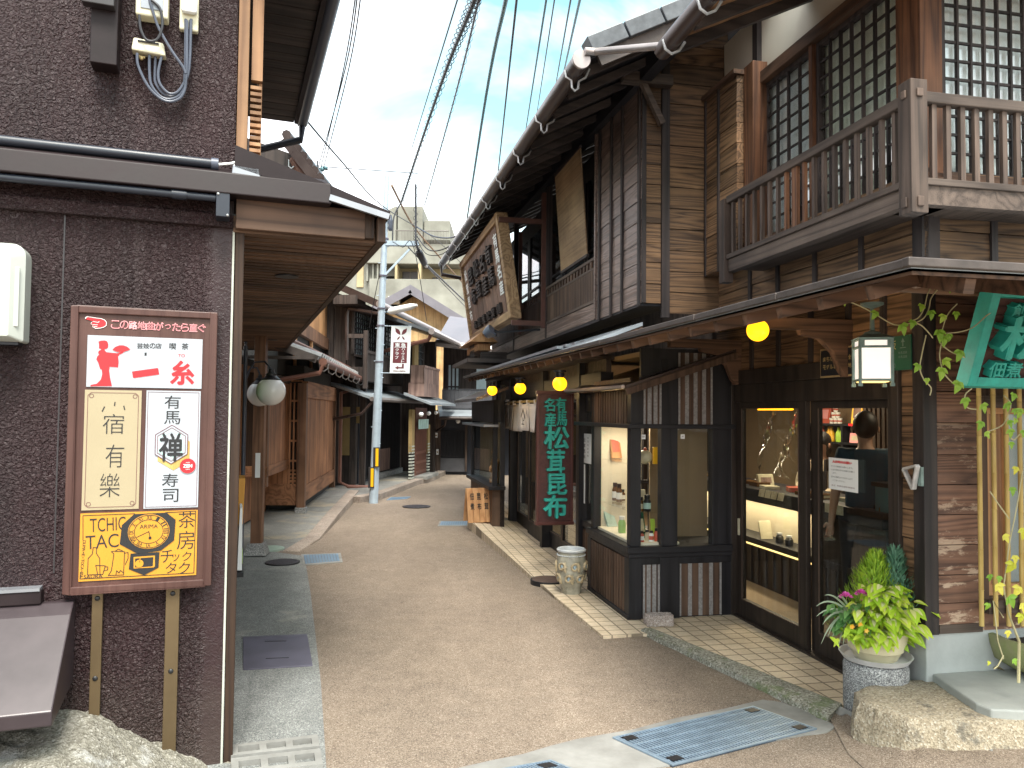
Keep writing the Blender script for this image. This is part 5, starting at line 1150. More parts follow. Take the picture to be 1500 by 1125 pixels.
# ------------------------------------------------------------------ meter boxes and looping cables on the upper wall
CW = lambda u, v, s=-.03: (LS(u,v,s)[0], s, LS(u,v,s)[1])
r = on_wall('duct_cover', 'dark brown timber-like duct cover hanging from the top edge on the stucco wall', 'duct')
a_ = CW(131,90,-.10); b_ = CW(171,92,-.10)
m = MB(); m.box(a_[0],b_[0],-.10,0,a_[2],5.0); m.build('cover', M['sheet'], r, .004)
m = MB(); m.box(a_[0]-.03,b_[0]-.01,-.15,-.10,CW(150,8,-.14)[2],5.0); m.build('cap', M['sheetdark'], r, .004)
r = on_wall('junction_box', 'ivory meter box with grey window at the top edge of the stucco wall', 'junction box')
a_ = CW(198,20,-.07); b_ = CW(246,28,-.07)
m = MB(); m.box(a_[0],b_[0],-.07,0,(a_[2]+b_[2])/2,a_[2]+.35); m.build('housing', M['ivory'], r, .008)
m = MB(); m.box(a_[0]+.02,b_[0]-.02,-.074,-.069,a_[2]+.03,a_[2]+.10); m.build('window', M['sheetgrey'], r, .003)
r = on_wall('junction_box', 'low ivory terminal cover with four cables hanging from it', 'junction box')
a_ = CW(192,68,-.06); b_ = CW(243,78,-.06); zt3 = CW(220,60,-.06)[2]
m = MB(); m.hexa([(a_[0],-.06,a_[2]-.012),(b_[0],-.06,a_[2]-.018),(b_[0],0,a_[2]-.018),(a_[0],0,a_[2]-.012)], [(a_[0]+.006,-.05,zt3+.012),(b_[0]-.012,-.05,zt3+.006),(b_[0]-.012,0,zt3+.006),(a_[0]+.006,0,zt3+.012)]); m.build('housing', M['ivory'], r, .008)
m = MB(); m.box(a_[0]+.025,b_[0]-.03,-.0605,-.05,zt3-.008,zt3-.003); m.build('vent_slots', M['iron'], r)
m = MB(); m.sphere(CW(207,85,-.03), .010, 8, 6); m.sphere(CW(204,82,-.03), .006, 8, 6); m.sphere(CW(211,84,-.03), .006, 8, 6); m.build('earth_nut', M['gold'], r, 0, True)
r = on_wall('junction_box', 'narrow ivory cable box right of the meter box, two cables entering it', 'junction box')
a_ = CW(262,40,-.05); b_ = CW(290,44,-.05)
m = MB(); m.box(a_[0],b_[0],-.035,0,a_[2],a_[2]+.16); m.build('base', M['ivory'], r, .008)
m = MB(); m.box(a_[0]+.008,b_[0]-.005,-.07,-.035,a_[2]+.07,a_[2]+.15); m.build('cap', M['white'], r, .012)
def loop(label, pts, rad=.0062, mat='cable', s=-.035):
    r = on_wall('looped_cable', label, 'cable', 'cables looping over the stucco wall')
    P_ = [Vector(CW(u, v, s)) for u, v in pts]; o = []
    for i in range(len(P_)-1):
        p0, p1_, p2_, p3_ = P_[max(i-1,0)], P_[i], P_[i+1], P_[min(i+2,len(P_)-1)]
        for k in range(6):
            t = k/6; o.append(.5*((2*p1_)+(p2_-p0)*t+(2*p0-5*p1_+4*p2_-p3_)*t*t+(3*p1_-p0-3*p2_+p3_)*t**3))
    o.append(P_[-1]); m = MB(); m.tube(o, rad, 8); m.build('sheath', M[mat], r, 0, True)
loop('slate cable from the left end of the terminal cover into the big loop', [(201,78),(202,95),(212,118),(224,135),(240,147),(255,148),(268,138),(273,110),(274,30)], s=-.05)
loop('second slate cable under the terminal cover, inside the big loop', [(219,80),(219,105),(222,125),(236,142),(252,145),(266,135),(271,108),(272,28)], s=-.04)
loop('third slate cable under the terminal cover, bending round to the narrow box', [(228,81),(227,105),(228,122),(240,138),(254,141),(266,130),(274,104),(278,30)], s=-.03)
loop('innermost slate cable of the big loop below the terminal cover', [(237,82),(232,105),(234,122),(246,136),(258,136),(268,124),(277,100),(280,28)], s=-.045)
loop('dark cable dropping in a small loop out of the ivory meter box', [(204,22),(206,42),(214,58),(226,60),(234,52),(238,34),(234,12),(222,0)], mat='cableblack', s=-.085)
loop('dark slanting cable from the meter box down to the narrow box wires', [(219,0),(225,20),(233,42),(250,72),(268,98),(272,108)], mat='cable', s=-.08)
# ------------------------------------------------------------------ lamp post with two globes by the house side
s_p = LT(359,560,.145)[0]; pb = LW(.145, s_p)
r = thing('globe_lamp', 'grey pole lamp with two white glass globes beside the stucco house', 'street lamp', pb, LF.rz)
zt_p = LT(359,512,.145)[1]
m = MB(); m.tube([(0,0,0),(0,0,zt_p)], .022, 10); m.tube([(0,0,zt_p),(0,0,zt_p+.03)], .012, 8); m.sphere((0,0,zt_p+.035), .018, 10, 8); m.build('pole', M['cable'], r, 0, True)
for (u, v, du, nm) in ((397,573,21,0),(381,577,18,1)):
    l = LF.loc(at(u, v, 0.0+LW(.145,s_p).y*(0.97 if nm == 0 else 1.03))); c = Vector((l.x-.145, l.y-s_p, l.z)); R_ = du/FPX*LW(.145,s_p).y*(.97 if nm == 0 else 1.05)
    m = MB(); m.sphere(tuple(c), R_, 28, 18); g_ = m.build('globe', M['lampwhite'], r, 0, True)
    m = MB(); m.lathe([(R_*.62,R_*.72),(R_*.66,R_*.84),(R_*.52,R_*.92),(R_*.36,R_*1.08),(R_*.36,R_*1.22),(R_*.22,R_*1.3),(R_*.18,R_*1.55),(0,R_*1.6)], 20, tuple(c)); m.build('cap', M['iron'], g_, 0, True)
    top = c+Vector((0,0,R_*1.5)); a0 = Vector((0,0,c.z+R_*(1.0 if nm == 0 else .9)))
    pts = [a0, a0+Vector((.02,0,.05)), a0.lerp(top,.35)+Vector((0,0,R_*.9)), a0.lerp(top,.75)+Vector((0,0,R_*.72)), top]
    m = MB(); m.tube(pts, .009, 8); m.build('arm', M['cable'], r, 0, True)
# green board and leaflets on the house side
r = thing('wall_board', 'narrow green board on the house side behind the grey lamp pole', 'board', LW(.06, s_p-.9), LF.rz)
a_ = LT(353,523,.09); b_ = LT(357,612,.09); m = MB(); m.box(.0,.02,-.6,.6,b_[1],a_[1]); m.build('board', M['greenboard'], r); m = MB(); m.box(.02,.022,-.5,.5,(a_[1]+b_[1])/2,a_[1]-.05); m.build('sheet', M['limeplastic'], r)
r = thing('leaflet_rack', 'leaflet rack with yellow and white flyers on the house side at knee height', 'leaflet rack', LW(.05, 2.0), LF.rz)
m = MB(); m.box(.0,.015,-.35,.35,.55,1.15); m.box(.0,.06,-.35,.35,.50,.53); m.build('rack', M['iron'], r)
m = MB(); m.hexa([(.02,-.32,.54),(.05,-.32,.54),(.05,-.05,.54),(.02,-.05,.54)], [(.03,-.32,.95),(.045,-.32,.95),(.045,-.05,.95),(.03,-.05,.95)]); m.build('flyer', M['paper'], r)
m = MB(); m.hexa([(.02,.0,.80),(.055,.0,.80),(.055,.3,.80),(.02,.3,.80)], [(.02,.0,1.12),(.065,.0,1.12),(.065,.3,1.12),(.02,.3,1.12)]); m.build('flyer', M['panelyellow'], r)
m = MB(); m.box(.05,.052,-.30,-.08,.58,.66); m.build('flyer', M['limeplastic'], r)
# ------------------------------------------------------------------ tan lattice house on the left
h2 = thing('lattice_house', 'tan timber shopfront with latticed window boxes and small tiled eave, left of the road', 'house', PF.o, PF.rz)
PS, PT = PF.S, PF.T
K2 = lambda mb, n, m, bevel=0, smooth=False: mb.build(n, M[m], h2, bevel, smooth)
e2 = PT(490,690,0)[0]; zb_hi, zb_lo = PT(451.5,709.5,0)[1], PT(451.5,732,0)[1]; ztp2 = 2.02
mb = MB(); mb.box(-.12,.0,-.12,.0,.14,ztp2); K2(mb,'corner_post','l2post',.004)
mb = MB(); mb.box(-.14,.02,-.14,.02,.0,.16); K2(mb,'post_stone','granite',.008)
mb = MB(); mb.box(-.10,.0,e2,e2+.12,.1,ztp2); K2(mb,'end_post','l2post')
mb = MB(); mb.box(-.08,-.01,.0,e2,zb_lo,zb_hi); K2(mb,'sill_beam','l2wood_s',.004)
mb = MB(); s_ = .01
while s_ < e2-.02: mb.box(-.075,-.04,s_,min(e2,s_+.052),zb_hi,1.80); s_ += .056
K2(mb,'reed_panel','l2wood')
mb = MB(); mb.box(-.09,.0,.0,e2,1.80,2.05); K2(mb,'head_beam','l2wood_s')
mb = MB(); mb.box(-2.5,-.1,.25,e2,.0,2.3); mb.box(-2.6,-.60,-3.2,.25,.1,2.3); K2(mb,'rear_mass','roomdark')
# face towards the crossing
tA = -.60
mb = MB(); mb.box(tA,-.12,-.05,.0,zb_lo-.05,zb_hi+.03); K2(mb,'sill_beam','l2wood_s')
ta_, tb_ = PS(425,620,-.04)[0], PS(442,620,-.04)[0]
mb = MB(); mb.box(tA,ta_-.02,-.035,-.0,zb_hi+.03,ztp2); mb.box(tb_+.01,-.12,-.035,0,zb_hi+.03,ztp2); K2(mb,'side_panel','l2wood')
mb = MB(); w_ = (tb_-ta_)
for i in range(4): mb.box(ta_+w_*i/3-.012, ta_+w_*i/3+.012, -.05,-.02, zb_hi+.03, ztp2)
for k in range(6): z = zb_hi+.06+.30*k; mb.box(ta_,tb_,-.046,-.024,z,z+.03)
for k in range(4): z = zb_hi+.05+.055*k; mb.box(ta_,tb_,-.048,-.022,z,z+.028)
K2(mb,'narrow_lattice','l2wood')
mb = MB(); mb.box(ta_,tb_,-.012,-.008,zb_hi,ztp2); K2(mb,'glass_pane','glassdark')
# the nearer part with its projecting window box
mb = MB(); s_ = -3.3
while s_ < -.06: mb.box(-.62,-.585,s_,s_+.095,.1,2.2); s_ += .10
K2(mb,'wall_boards','l2wood')
sn, sf = PT(391,690,-.25)[0], PT(425,678,-.25)[0]; zn = PT(391,691,-.25)[1]
mb = MB(); mb.box(-.585,-.25,sn,sf,zn-.07,zn+.07); K2(mb,'box_beam','l2wood_s',.004)
mb = MB(); mb.box(-.35,-.25,sn-.0,sn+.10,zn-.20,2.05); K2(mb,'box_post','l2post',.004)
mb = MB(); s_ = sn+.1
while s_ < sf: mb.box(-.30,-.27,s_,min(s_+.04,sf),zn+.07,2.0); s_ += .044
K2(mb,'reed_panel','l2wood')
mb = MB(); mb.box(-.6,-.35,sn+.02,sn+.06,zn,2.05); mb.box(-.6,-.27,sn+.06,sf,2.0,2.1); K2(mb,'box_side','sideboard')
# tiled eave
te_ = .36; s0e, z0e = PT(467,538,te_); s1e, z1e = PT(537,556,te_); ze_ = (z0e+z1e)/2
s0e -= .0
mb = MB(); mb.hexa([(te_,s0e-.15,ze_+.02),(-.42,s0e-.15,ze_+.30),(-.42,s1e,ze_+.30),(te_,s1e,ze_+.02)], [(te_,s0e-.15,ze_+.07),(-.42,s0e-.15,ze_+.36),(-.42,s1e,ze_+.36),(te_,s1e,ze_+.07)]); rf2 = K2(mb,'tiled_eave','kawara')
m = MB(); n = int((s1e-s0e)/.22)
for i in range(n):
    s_ = s0e+.05+i*.22; m.tube([(te_+.03,s_,ze_+.075),(-.1,s_,ze_+.24),(-.40,s_,ze_+.37)], .048, 8)
m.build('tile_rows', M['kawara'], rf2, 0, True)
m = MB(); m.box(te_-1.12,te_-.02,s0e-.22,s0e-.15,ze_+.02,ze_+.06); m.beam((te_,s0e-.18,ze_+.02),(-.42,s0e-.18,ze_+.30),.03,.10); m.build('barge_board', M['roofedge'], rf2)
m = MB(); m.tube([(-.12,s0e+.6,ze_+.34),(te_-.02,s1e-.1,ze_+.16)], .035, 8); m.build('copper_pipe', M['copper'], rf2, 0, True)
m = MB(); m.tube([(te_+.06,s0e-.05,ze_),(te_+.06,s1e+.05,ze_)], .055, 10); gt2 = m.build('gutter', M['copper'], rf2, 0, True)
m = MB(); m.tube([(te_+.06,s0e-.02,ze_-.03),(te_+.02,s0e-.05,ze_-.15),(-.45,s0e+.1,ze_-.30)], .032, 8); m.build('outlet_pipe', M['copper'], h2, 0, True)
for i in range(9):
    s_ = s0e+.12+i*(s1e-s0e-.3)/8; m = MB(); m.tube([(te_-.02,s_,ze_+.02),(te_+.0,s_,ze_-.09),(te_+.05,s_,ze_-.12),(te_+.10,s_,ze_-.08),(te_+.11,s_,ze_-.02)], .010, 6); m.build('gutter_hook', M['hook'], h2, 0, True)
m = MB(); zc_ = PT(497,705,.0)[1]; sdp = PT(497,640,.06)[0]; m.tube([(te_+.05,s1e-.1,ze_-.06),(.08,sdp,ze_-.3),(.08,sdp,.22),(.25,sdp,.13),(.62,sdp+.2,.10)], .036, 8); K2(m,'downpipe','copper',0,True)
# upper storey of new pale cedar
tU = -.32; sU = PT(480,520,tU)[0]; zU = PT(460,528,tU)[1]
mb = MB(); s_ = 0
while s_ < sU: mb.box(tU-.03,tU,s_,s_+.16,zU+.55,zU+2.6); s_ += .165
K2(mb,'upper_boards','orangewood')
mb = MB(); mb.box(tU-.03,tU+.05,-.5,sU+.02,zU+.32,zU+.55); K2(mb,'upper_beam','l2post')
mb = MB()
for s_ in (.6,2.2,sU-.12): mb.box(tU-.02,tU+.02,s_,s_+.12,zU-.3,zU+.32)
split(mb,'upper_post',M['orangewood'],h2)
mb = MB(); mb.box(tU-2,tU-.04,-.5,sU,zU-.4,zU+2.6); K2(mb,'upper_mass','roomdark')
# timber post with its stone, nearer than the tan house
p = gp(376,812,.012); r = thing('timber_post', 'weathered square timber post on a stone base left of the tan shopfront', 'post', p, PF.rz)
m = MB(); m.box(-.06,.06,-.06,.06,.12,2.55); m.build('shaft', M['l2post'], r, .006)
m = MB(); m.hexa([(-.12,-.12,0),(.12,-.12,0),(.12,.12,0),(-.12,.12,0)],[(-.085,-.085,.13),(.085,-.085,.13),(.085,.085,.13),(-.085,.085,.13)]); m.build('base_stone', M['granite'], r, .008)
m = MB(); m.box(-.02,.03,-.075,-.06,.85,1.12); m.build('note', M['paper'], r)
# ------------------------------------------------------------------ dark houses at the bend
NS, NT = NF.S, NF.T
h3 = thing('dark_townhouse', 'dark two-storey timber house behind the utility pole with lattice window and pale pent roof', 'house', NF.o, NF.rz)
K3 = lambda mb, n, m, bevel=0, smooth=False: mb.build(n, M[m], h3, bevel, smooth)
sE = NT(583,694,0.0)[0]
ue = .62; su0, zu0 = NT(537,437,ue); su1, zu1 = NT(606,474,ue); zue = (zu0+zu1)/2
mb = MB(); mb.box(-5,-.0,.05,sE+.3,.0,zue+.0); K3(mb,'walls','darkwall')
zo0, zo1 = NS(506,667,.0)[1], NS(506,596,.0)[1]; to0, to1 = NS(499,640,.0)[0], NS(515,640,.0)[0]
mb = MB(); mb.box(to0,to1,.01,.05,zo0,zo1); mb.box(NS(520,600,0)[0],NS(528,600,0)[0],.01,.05,NS(522,620,0)[1],zo1); K3(mb,'ochre_panel','ochre')
mb = MB()
for u in (496,517,531):
    t_ = NS(u,640,0)[0]; mb.box(t_-.06,t_+.06,-.02,.05,.1,2.4)
split(mb,'post',M['darkwall'],h3)
mb = MB()
for u in (486,505,518): t_ = NS(u,500,0)[0]; mb.box(t_-.03,t_+.03,.0,.05,2.4,zue)
split(mb,'batten',M['darkwall'],h3)
# pent roof
zp = NT(580,587,.62)[1]; sp1 = NT(617,586.5,.62)[0]; sp0 = NT(545,587,.62)[0]
mb = MB(); mb.hexa([(.62,sp0-.1,zp),(-.25,sp0-.1,zp+.28),(-.05,sp1,zp+.22),(.62,sp1,zp)],[(.62,sp0-.1,zp+.05),(-.25,sp0-.1,zp+.33),(-.05,sp1,zp+.27),(.62,sp1,zp+.05)]); K3(mb,'pent_roof','roofsheet')
mb = MB(); mb.tube([(.66,sp0-.15,zp+.0),(.66,sp1,zp+.0)], .045, 8); K3(mb,'gutter','gutterlight',0,True)
mb = MB(); mb.tube([(.66,sp0-.1,zp-.05),(.45,sp0-.1,zp-.28),(-.9,sp0-.1,zp-.55)], .03, 8); K3(mb,'outlet_pipe','gutter',0,True)
# lower doors and lattices
mb = MB(); mb.box(-.02,.02,.35,sE,.1,2.0); K3(mb,'shop_front','lattnavy')
mb = MB(); s_ = .4
while s_ < sE: mb.box(.02,.035,s_,s_+.03,.15,1.9); s_ += .075
K3(mb,'front_slats','black_z')
sA, sB = NT(556,670,.03)[0], NT(570,670,.03)[0]; zA = NT(563,657,.03)[1]
mb = MB(); mb.box(.03,.05,sA,sB,.25,zA); K3(mb,'wainscot','brownpanel')
mb = MB(); mb.box(.0,.12,sA-.3,sE,.1,.22); K3(mb,'plinth','granite')
# upper window, second window, balcony box
def win(owner, fr, t, u0, u1, v0, v1, nc, nr, um=None):
    s0, z1 = fr.T(u0, v0, t); s1, _ = fr.T(u1, v0, t); z0 = fr.T((u0+u1)/2, v1, t)[1]; z1 = fr.T((u0+u1)/2, v0, t)[1]
    m = MB(); m.box(t-.02,t+.03,s0-.05,s0,z0,z1); m.box(t-.02,t+.03,s1,s1+.05,z0,z1); m.box(t-.02,t+.03,s0,s1,z1,z1+.05); m.box(t-.02,t+.03,s0,s1,z0-.05,z0)
    w_ = m.build('lattice_window', M['darkwall'], owner); m = MB()
    for i in range(1,nc): y = s0+(s1-s0)*i/nc; m.box(t,t+.022,y-.018,y+.018,z0,z1)
    for i in range(1,nr): z = z0+(z1-z0)*i/nr; m.box(t,t+.018,s0,s1,z-.012,z+.012)
    m.build('muntins', M['black_z'], w_); m = MB(); m.box(t-.03,t-.015,s0,s1,z0,z1); m.build('pane', M['whiteblue'], w_)
win(h3, NF, .02, 518, 551, 462, 522, 11, 8); win(h3, NF, .02, 564, 598, 478, 525, 9, 7)
bt = .38; sb0, sb1 = NT(537,540,bt)[0], NT(591,540,bt)[0]; zb_1, zb_0 = NT(560,523,bt)[1], NT(565,562,bt)[1]
mb = MB(); mb.box(.0,bt,sb0,sb1,zb_0,zb_0+.28); bl = K3(mb,'balcony','darkwall',.004)
m = MB(); s_ = sb0
while s_ < sb1-.1: m.box(bt-.03,bt,s_,min(sb1,s_+.24),zb_0+.28,zb_1); s_ += .25
m.build('panels', M['darkwall'], bl); m = MB(); m.box(bt-.06,bt+.03,sb0,sb1,zb_1,zb_1+.06); m.box(bt-.06,bt+.03,sb0-.06,sb0,zb_0-.15,zb_1+.45); m.box(.0,bt,sb0-.05,sb0-.0,zb_1+.3,zb_1+.38); m.build('frame', M['darkwall'], bl)
# main roof
mb = MB(); q0 = NS(500,417,.0-.45)
mb.hexa([(ue,-.45,zue),(-2.2,-.45,zue+1.25),(-2.2,sE+1.4,zue+1.25),(ue,sE+1.4,zue)],[(ue,-.45,zue+.07),(-2.2,-.45,zue+1.33),(-2.2,sE+1.4,zue+1.33),(ue,sE+1.4,zue+.07)]); K3(mb,'roof','rooftile')
mb = MB(); mb.beam((ue+.02,-.47,zue+.02),(-2.2,-.47,zue+1.28),.04,.14); K3(mb,'barge_board','gutter')
mb = MB(); mb.tube([(ue+.05,-.5,zue+.02),(ue+.05,sE+1.4,zue+.02)], .07, 10); K3(mb,'gutter','gutterlight',0,True)
mb = MB(); mb.tube([(ue+.05,-.42,zue),(ue+.0,-.42,zue-.16),(NS(511,452,-.3)[0],-.30,NS(511,452,-.3)[1]),(NS(508,460,-.3)[0],-.30,NS(508,462,-.3)[1]),(NS(508,525,-.3)[0],-.30,NS(508,527,-.3)[1])], .04, 8); K3(mb,'downpipe','gutter',0,True)
mb = MB(); t_0, z_0 = NS(493,440,-.3); t_1, _ = NS(528,440,-.3); mb.box(t_0,t_1,-.5,.05,z_0-.1,z_0+.08); K3(mb,'beam_end','darkwall')
mb = MB(); mb.box(-2.2,.0,.05,.06,zue,zue+.05); mb.prism([(-2.6,.06),(.2,.06),(.2,sE+.3),(-2.6,sE+.3)], zue-.05, [zue+1.2,zue+.1,zue+.1,zue+1.2]); K3(mb,'gable','darkwall')
# the next house, a step further out
h4 = thing('bend_house', 'narrow house with tan posts and red-brown lattice doors at the bend of the street', 'house', NF.o, NF.rz)
K4 = lambda mb, n, m, bevel=0, smooth=False: mb.build(n, M[m], h4, bevel, smooth)
l = NF.loc(gp(604,704,.1)); l2_ = NF.loc(gp(627,693,.1)); t4 = (l.x+l2_.x)/2; s40, s41 = l.y, l2_.y
z4 = NT(640,492,t4+.55)[1]
mb = MB(); mb.box(-4,t4-.02,max(s40-.15,sE+.32),s41+.55,.0,z4+.1); K4(mb,'walls','darkwall')
mb = MB()
for (u, v0, v1) in ((604,600,664),(627,622,664)):
    s_ = NT(u,650,t4)[0]; mb.box(t4-.06,t4+.02,s_-.12,s_+.12,NT(u,v1,t4)[1],NT(u,v0,t4)[1])
split(mb,'tan_post',M['ochre'],h4)
mb = MB()
for u in (604,627):
    s_ = NT(u,650,t4)[0]
    for k in range(11): mb.box(t4-.05,t4+.025,s_-.12,s_+.12,.12+k*.07,.155+k*.07)
K4(mb,'striped_base','ltrim')
sa4, sb4 = NT(607,650,t4)[0]+.1, NT(625,650,t4)[0]-.1
mb = MB(); s_ = sa4
while s_ < sb4: mb.box(t4-.02,t4+.01,s_,s_+.06,.15,1.7); s_ += .11
for z in (.2,.42,.64): mb.box(t4-.015,t4+.015,sa4,sb4,z,z+.06)
K4(mb,'lattice_door','copper')
mb = MB(); mb.box(t4-.03,t4+.3,sa4-.1,sb4+.1,.09,.16); K4(mb,'door_step','mortar')
zq4 = NT(640,594,t4+.45)[1]; sr0, sr1 = NT(619,592,t4+.45)[0], NT(660,592,t4+.45)[0]
mb = MB(); mb.hexa([(t4+.5,s40-.2,zq4),(t4-.1,s40-.2,zq4+.22),(t4-.1,s41+.5,zq4+.22),(t4+.5,s41+.5,zq4)],[(t4+.5,s40-.2,zq4+.05),(t4-.1,s40-.2,zq4+.27),(t4-.1,s41+.5,zq4+.27),(t4+.5,s41+.5,zq4+.05)]); K4(mb,'pent_roof','roofsheet')
tb4 = t4+.30; zc0, zc1 = NT(632,583,tb4)[1], NT(632,541,tb4)[1]; sc0, sc1 = NT(621,560,tb4)[0], NT(643,560,tb4)[0]
mb = MB(); mb.box(t4-.05,tb4,sc0,sc1,zc0+.02,zc0+.32); bl = K4(mb,'balcony','brownpanel')
m = MB(); s_ = sc0
while s_ < sc1-.05: m.box(tb4-.03,tb4,s_,min(s_+.22,sc1),zc0+.32,zc1); s_ += .23
m.build('panels', M['brownpanel'], bl); m = MB(); m.box(t4,tb4,sc0,sc0+.03,zc0+.3,zc1); m.box(t4,tb4+.02,sc0,sc1,zc1,zc1+.05); m.build('frame', M['brownpanel'], bl)
win(h4, NF, t4, 611, 619, 505, 567, 4, 6)
mb = MB(); mb.box(t4-.0,t4+.05,NT(604,520,t4)[0],NT(610,520,t4)[0],NT(606,570,t4)[1],NT(606,500,t4)[1]); K4(mb,'panel','ochre')
mb = MB(); mb.hexa([(t4+.55,s40-.6,z4),(-2.5,s40-.6,z4+1.3),(-2.5,s41+.6,z4+1.3),(t4+.55,s41+.6,z4)],[(t4+.55,s40-.6,z4+.07),(-2.5,s40-.6,z4+1.38),(-2.5,s41+.6,z4+1.38),(t4+.55,s41+.6,z4+.07)]); K4(mb,'roof','rooftile')
mb = MB(); mb.tube([(t4+.6,s40-.65,z4+.02),(t4+.6,s41+.65,z4+.02)], .07, 8); K4(mb,'gutter','gutterlight',0,True)
mb = MB(); mb.tube([(t4+.6,s40-.6,z4),(t4+.5,s40-.5,z4-.15),(-.0,s40-.3,z4-.45)], .045, 8); K4(mb,'outlet_pipe','copper',0,True)
o4 = None
for k, (u, v, ru) in enumerate(((617,607,3.6),(628,605.5,3.2),(638.5,604.5,2.8))):
    s_, z_ = NT(u, v, t4+.40); q = NF.w(t4+.40, s_, z_)
    r = thing('ceiling_globe', ('nearest','middle','farthest')[k]+' of three white globe lamps under the eave at the bend', 'lamp', q, 0, 'white globe lamps under the eave at the bend')
    R_ = ru/FPX*q.y; m = MB(); m.sphere((0,0,0), R_, 16, 10); m.build('globe', M['lampwhite'], r, 0, True); m = MB(); m.lathe([(R_*.5,R_*.7),(R_*.5,R_*1.3),(0,R_*1.3)], 12); m.build('socket', M['iron'], r)
s_, z_ = NT(615,622,t4+.08)
r = thing('shop_curtain', 'small pale half curtain over the red-brown lattice doors at the bend', 'curtain', NF.w(t4+.06, sa4, 0), NF.rz)
m = MB(); n = 24; zt5 = NT(617,614,t4)[1]; zb5 = NT(617,628,t4)[1]; L_ = sb4-sa4
for i in range(5):
    a_, b_ = L_*i/5+.01, L_*(i+1)/5-.01; m.box(-.004,.006,a_,b_,zb5,zt5)
m.build('cloth', M['panelblue'], r)
# house that closes the view
yE = 19.9
h5 = thing('end_house', 'dark blue-black lattice house closing the view at the end of the street', 'house')
K5 = lambda mb, n, m, bevel=0, smooth=False: mb.build(n, M[m], h5, bevel, smooth)
A5 = lambda u, v, y=yE: at(u, v, y)
def b5(mb, u0, v0, u1, v1, y0=yE-.03, y1=yE+.02):
    a_, b_ = A5(u0, v0), A5(u1, v1); mb.box(a_.x, b_.x, y0, y1, a_.z, b_.z)
xR = 3.2
a_ = A5(640,600); mb = MB(); mb.box(a_.x,xR,yE+.03,yE+5,0,a_.z+.0); K5(mb,'lower_wall','lattnavy')
a_ = A5(648,520); mb = MB(); mb.box(a_.x,xR,yE+.3,yE+5,A5(648,605).z,A5(650,505).z); K5(mb,'upper_wall','darkwall')
mb = MB(); u = 646.5
while u < 683: b5(mb, u, 632, u+.9, 668); u += 2.1
b5(mb, 645, 630, 684, 632); b5(mb, 645, 668, 684, 670); K5(mb,'lattice','black_z')
mb = MB(); b5(mb, 645, 671, 684, 691); K5(mb,'lower_panel','greypanel')
mb = MB(); b5(mb, 682, 618, 684, 690, yE-.1); b5(mb, 638, 606, 645, 692, yE-.06); K5(mb,'post','greywood_z')
mb = MB(); zA5, zB5 = A5(650,612).z, A5(650,604).z
mb.hexa([(A5(648,610).x,yE-.7,zA5),(xR,yE-.7,zA5),(xR,yE+.3,zB5+.12),(A5(653,606).x-.25,yE+.3,zB5+.12)],[(A5(648,610).x,yE-.7,zA5+.05),(xR,yE-.7,zA5+.05),(xR,yE+.3,zB5+.17),(A5(653,606).x-.25,yE+.3,zB5+.17)]); K5(mb,'pent_roof','roofsheet')
mb = MB(); mb.tube([(A5(647,612).x,yE-.74,zA5),(xR,yE-.74,zA5)], .045, 8); mb.tube([(A5(657,612).x,yE-.74,zA5-.03),(A5(655,612).x,yE-.7,zA5-.18),(A5(641,612).x,yE-.3,zA5-.34)], .03, 8); K5(mb,'gutter','gutter',0,True)
mb = MB(); u = 648
while u < 720: b5(mb, u, 571, u+5.6, 592, yE-.08); u += 6.1
b5(mb, 648, 592, 720, 599, yE-.1); b5(mb, 648, 569.5, 720, 571, yE-.1); K5(mb,'balcony_panel','greypanel')
m = MB(); a_, b_ = A5(654.5,572), A5(672,534); m.box(a_.x,b_.x,yE+.26,yE+.30,a_.z,b_.z); wd = K5(m,'window','whiteblue'); m = MB()
for k in range(4): x = a_.x+(b_.x-a_.x)*k/3; m.box(x-.02,x+.02,yE+.235,yE+.262,a_.z,b_.z)
m.box(a_.x,b_.x,yE+.24,yE+.263,(a_.z+b_.z)/2-.25,(a_.z+b_.z)/2-.21); m.build('frame', M['sheetdark'], wd)
m = MB(); a_, b_ = A5(697,572), A5(712,534); m.box(a_.x,b_.x,yE+.26,yE+.30,a_.z,b_.z); K5(m,'window','whiteblue')
zR5 = A5(650,508).z
mb = MB(); mb.hexa([(A5(640,508).x,yE-.5,zR5),(xR,yE-.5,zR5-.55),(xR,yE+4,zR5+.6),(A5(640,508).x,yE+4,zR5+1.2)],[(A5(640,508).x,yE-.5,zR5+.08),(xR,yE-.5,zR5-.47),(xR,yE+4,zR5+.7),(A5(640,508).x,yE+4,zR5+1.3)]); K5(mb,'roof','roofviolet')
mb = MB(); mb.tube([(A5(642,500).x,yE-.55,zR5+.05),(xR,yE-.55,zR5-.5)], .09, 8); K5(mb,'gutter','gutterlight',0,True)
q = A5(671,617,yE-.4); r = thing('ceiling_globe', 'single white globe lamp under the eave of the dark house closing the view', 'lamp', q)
m = MB(); m.sphere((0,0,0), .058, 16, 10); m.build('globe', M['lampwhite'], r, 0, True); m = MB(); m.lathe([(.035,.04),(.035,.09),(0,.09)], 12); m.build('socket', M['iron'], r)
for u0, v0, u1, v1, lb in ((636,634,641,641,'small white notice on the post left of the dark end house'),(639,658,642.5,666,'small cream notice low on the post left of the dark end house')):
    a_, b_ = at(u0,v1,yE-.1), at(u1,v0,yE-.1); r = thing('wall_notice', lb, 'notice', a_); m = MB(); m.box(0,b_.x-a_.x,-.012,.0,0,b_.z-a_.z); m.build('sheet', M['paper'], r, .002); m = MB(); m.box(.01,b_.x-a_.x-.01,-.014,-.012,(b_.z-a_.z)*.35,(b_.z-a_.z)*.6); m.build('lettering', M['ochre'], r)
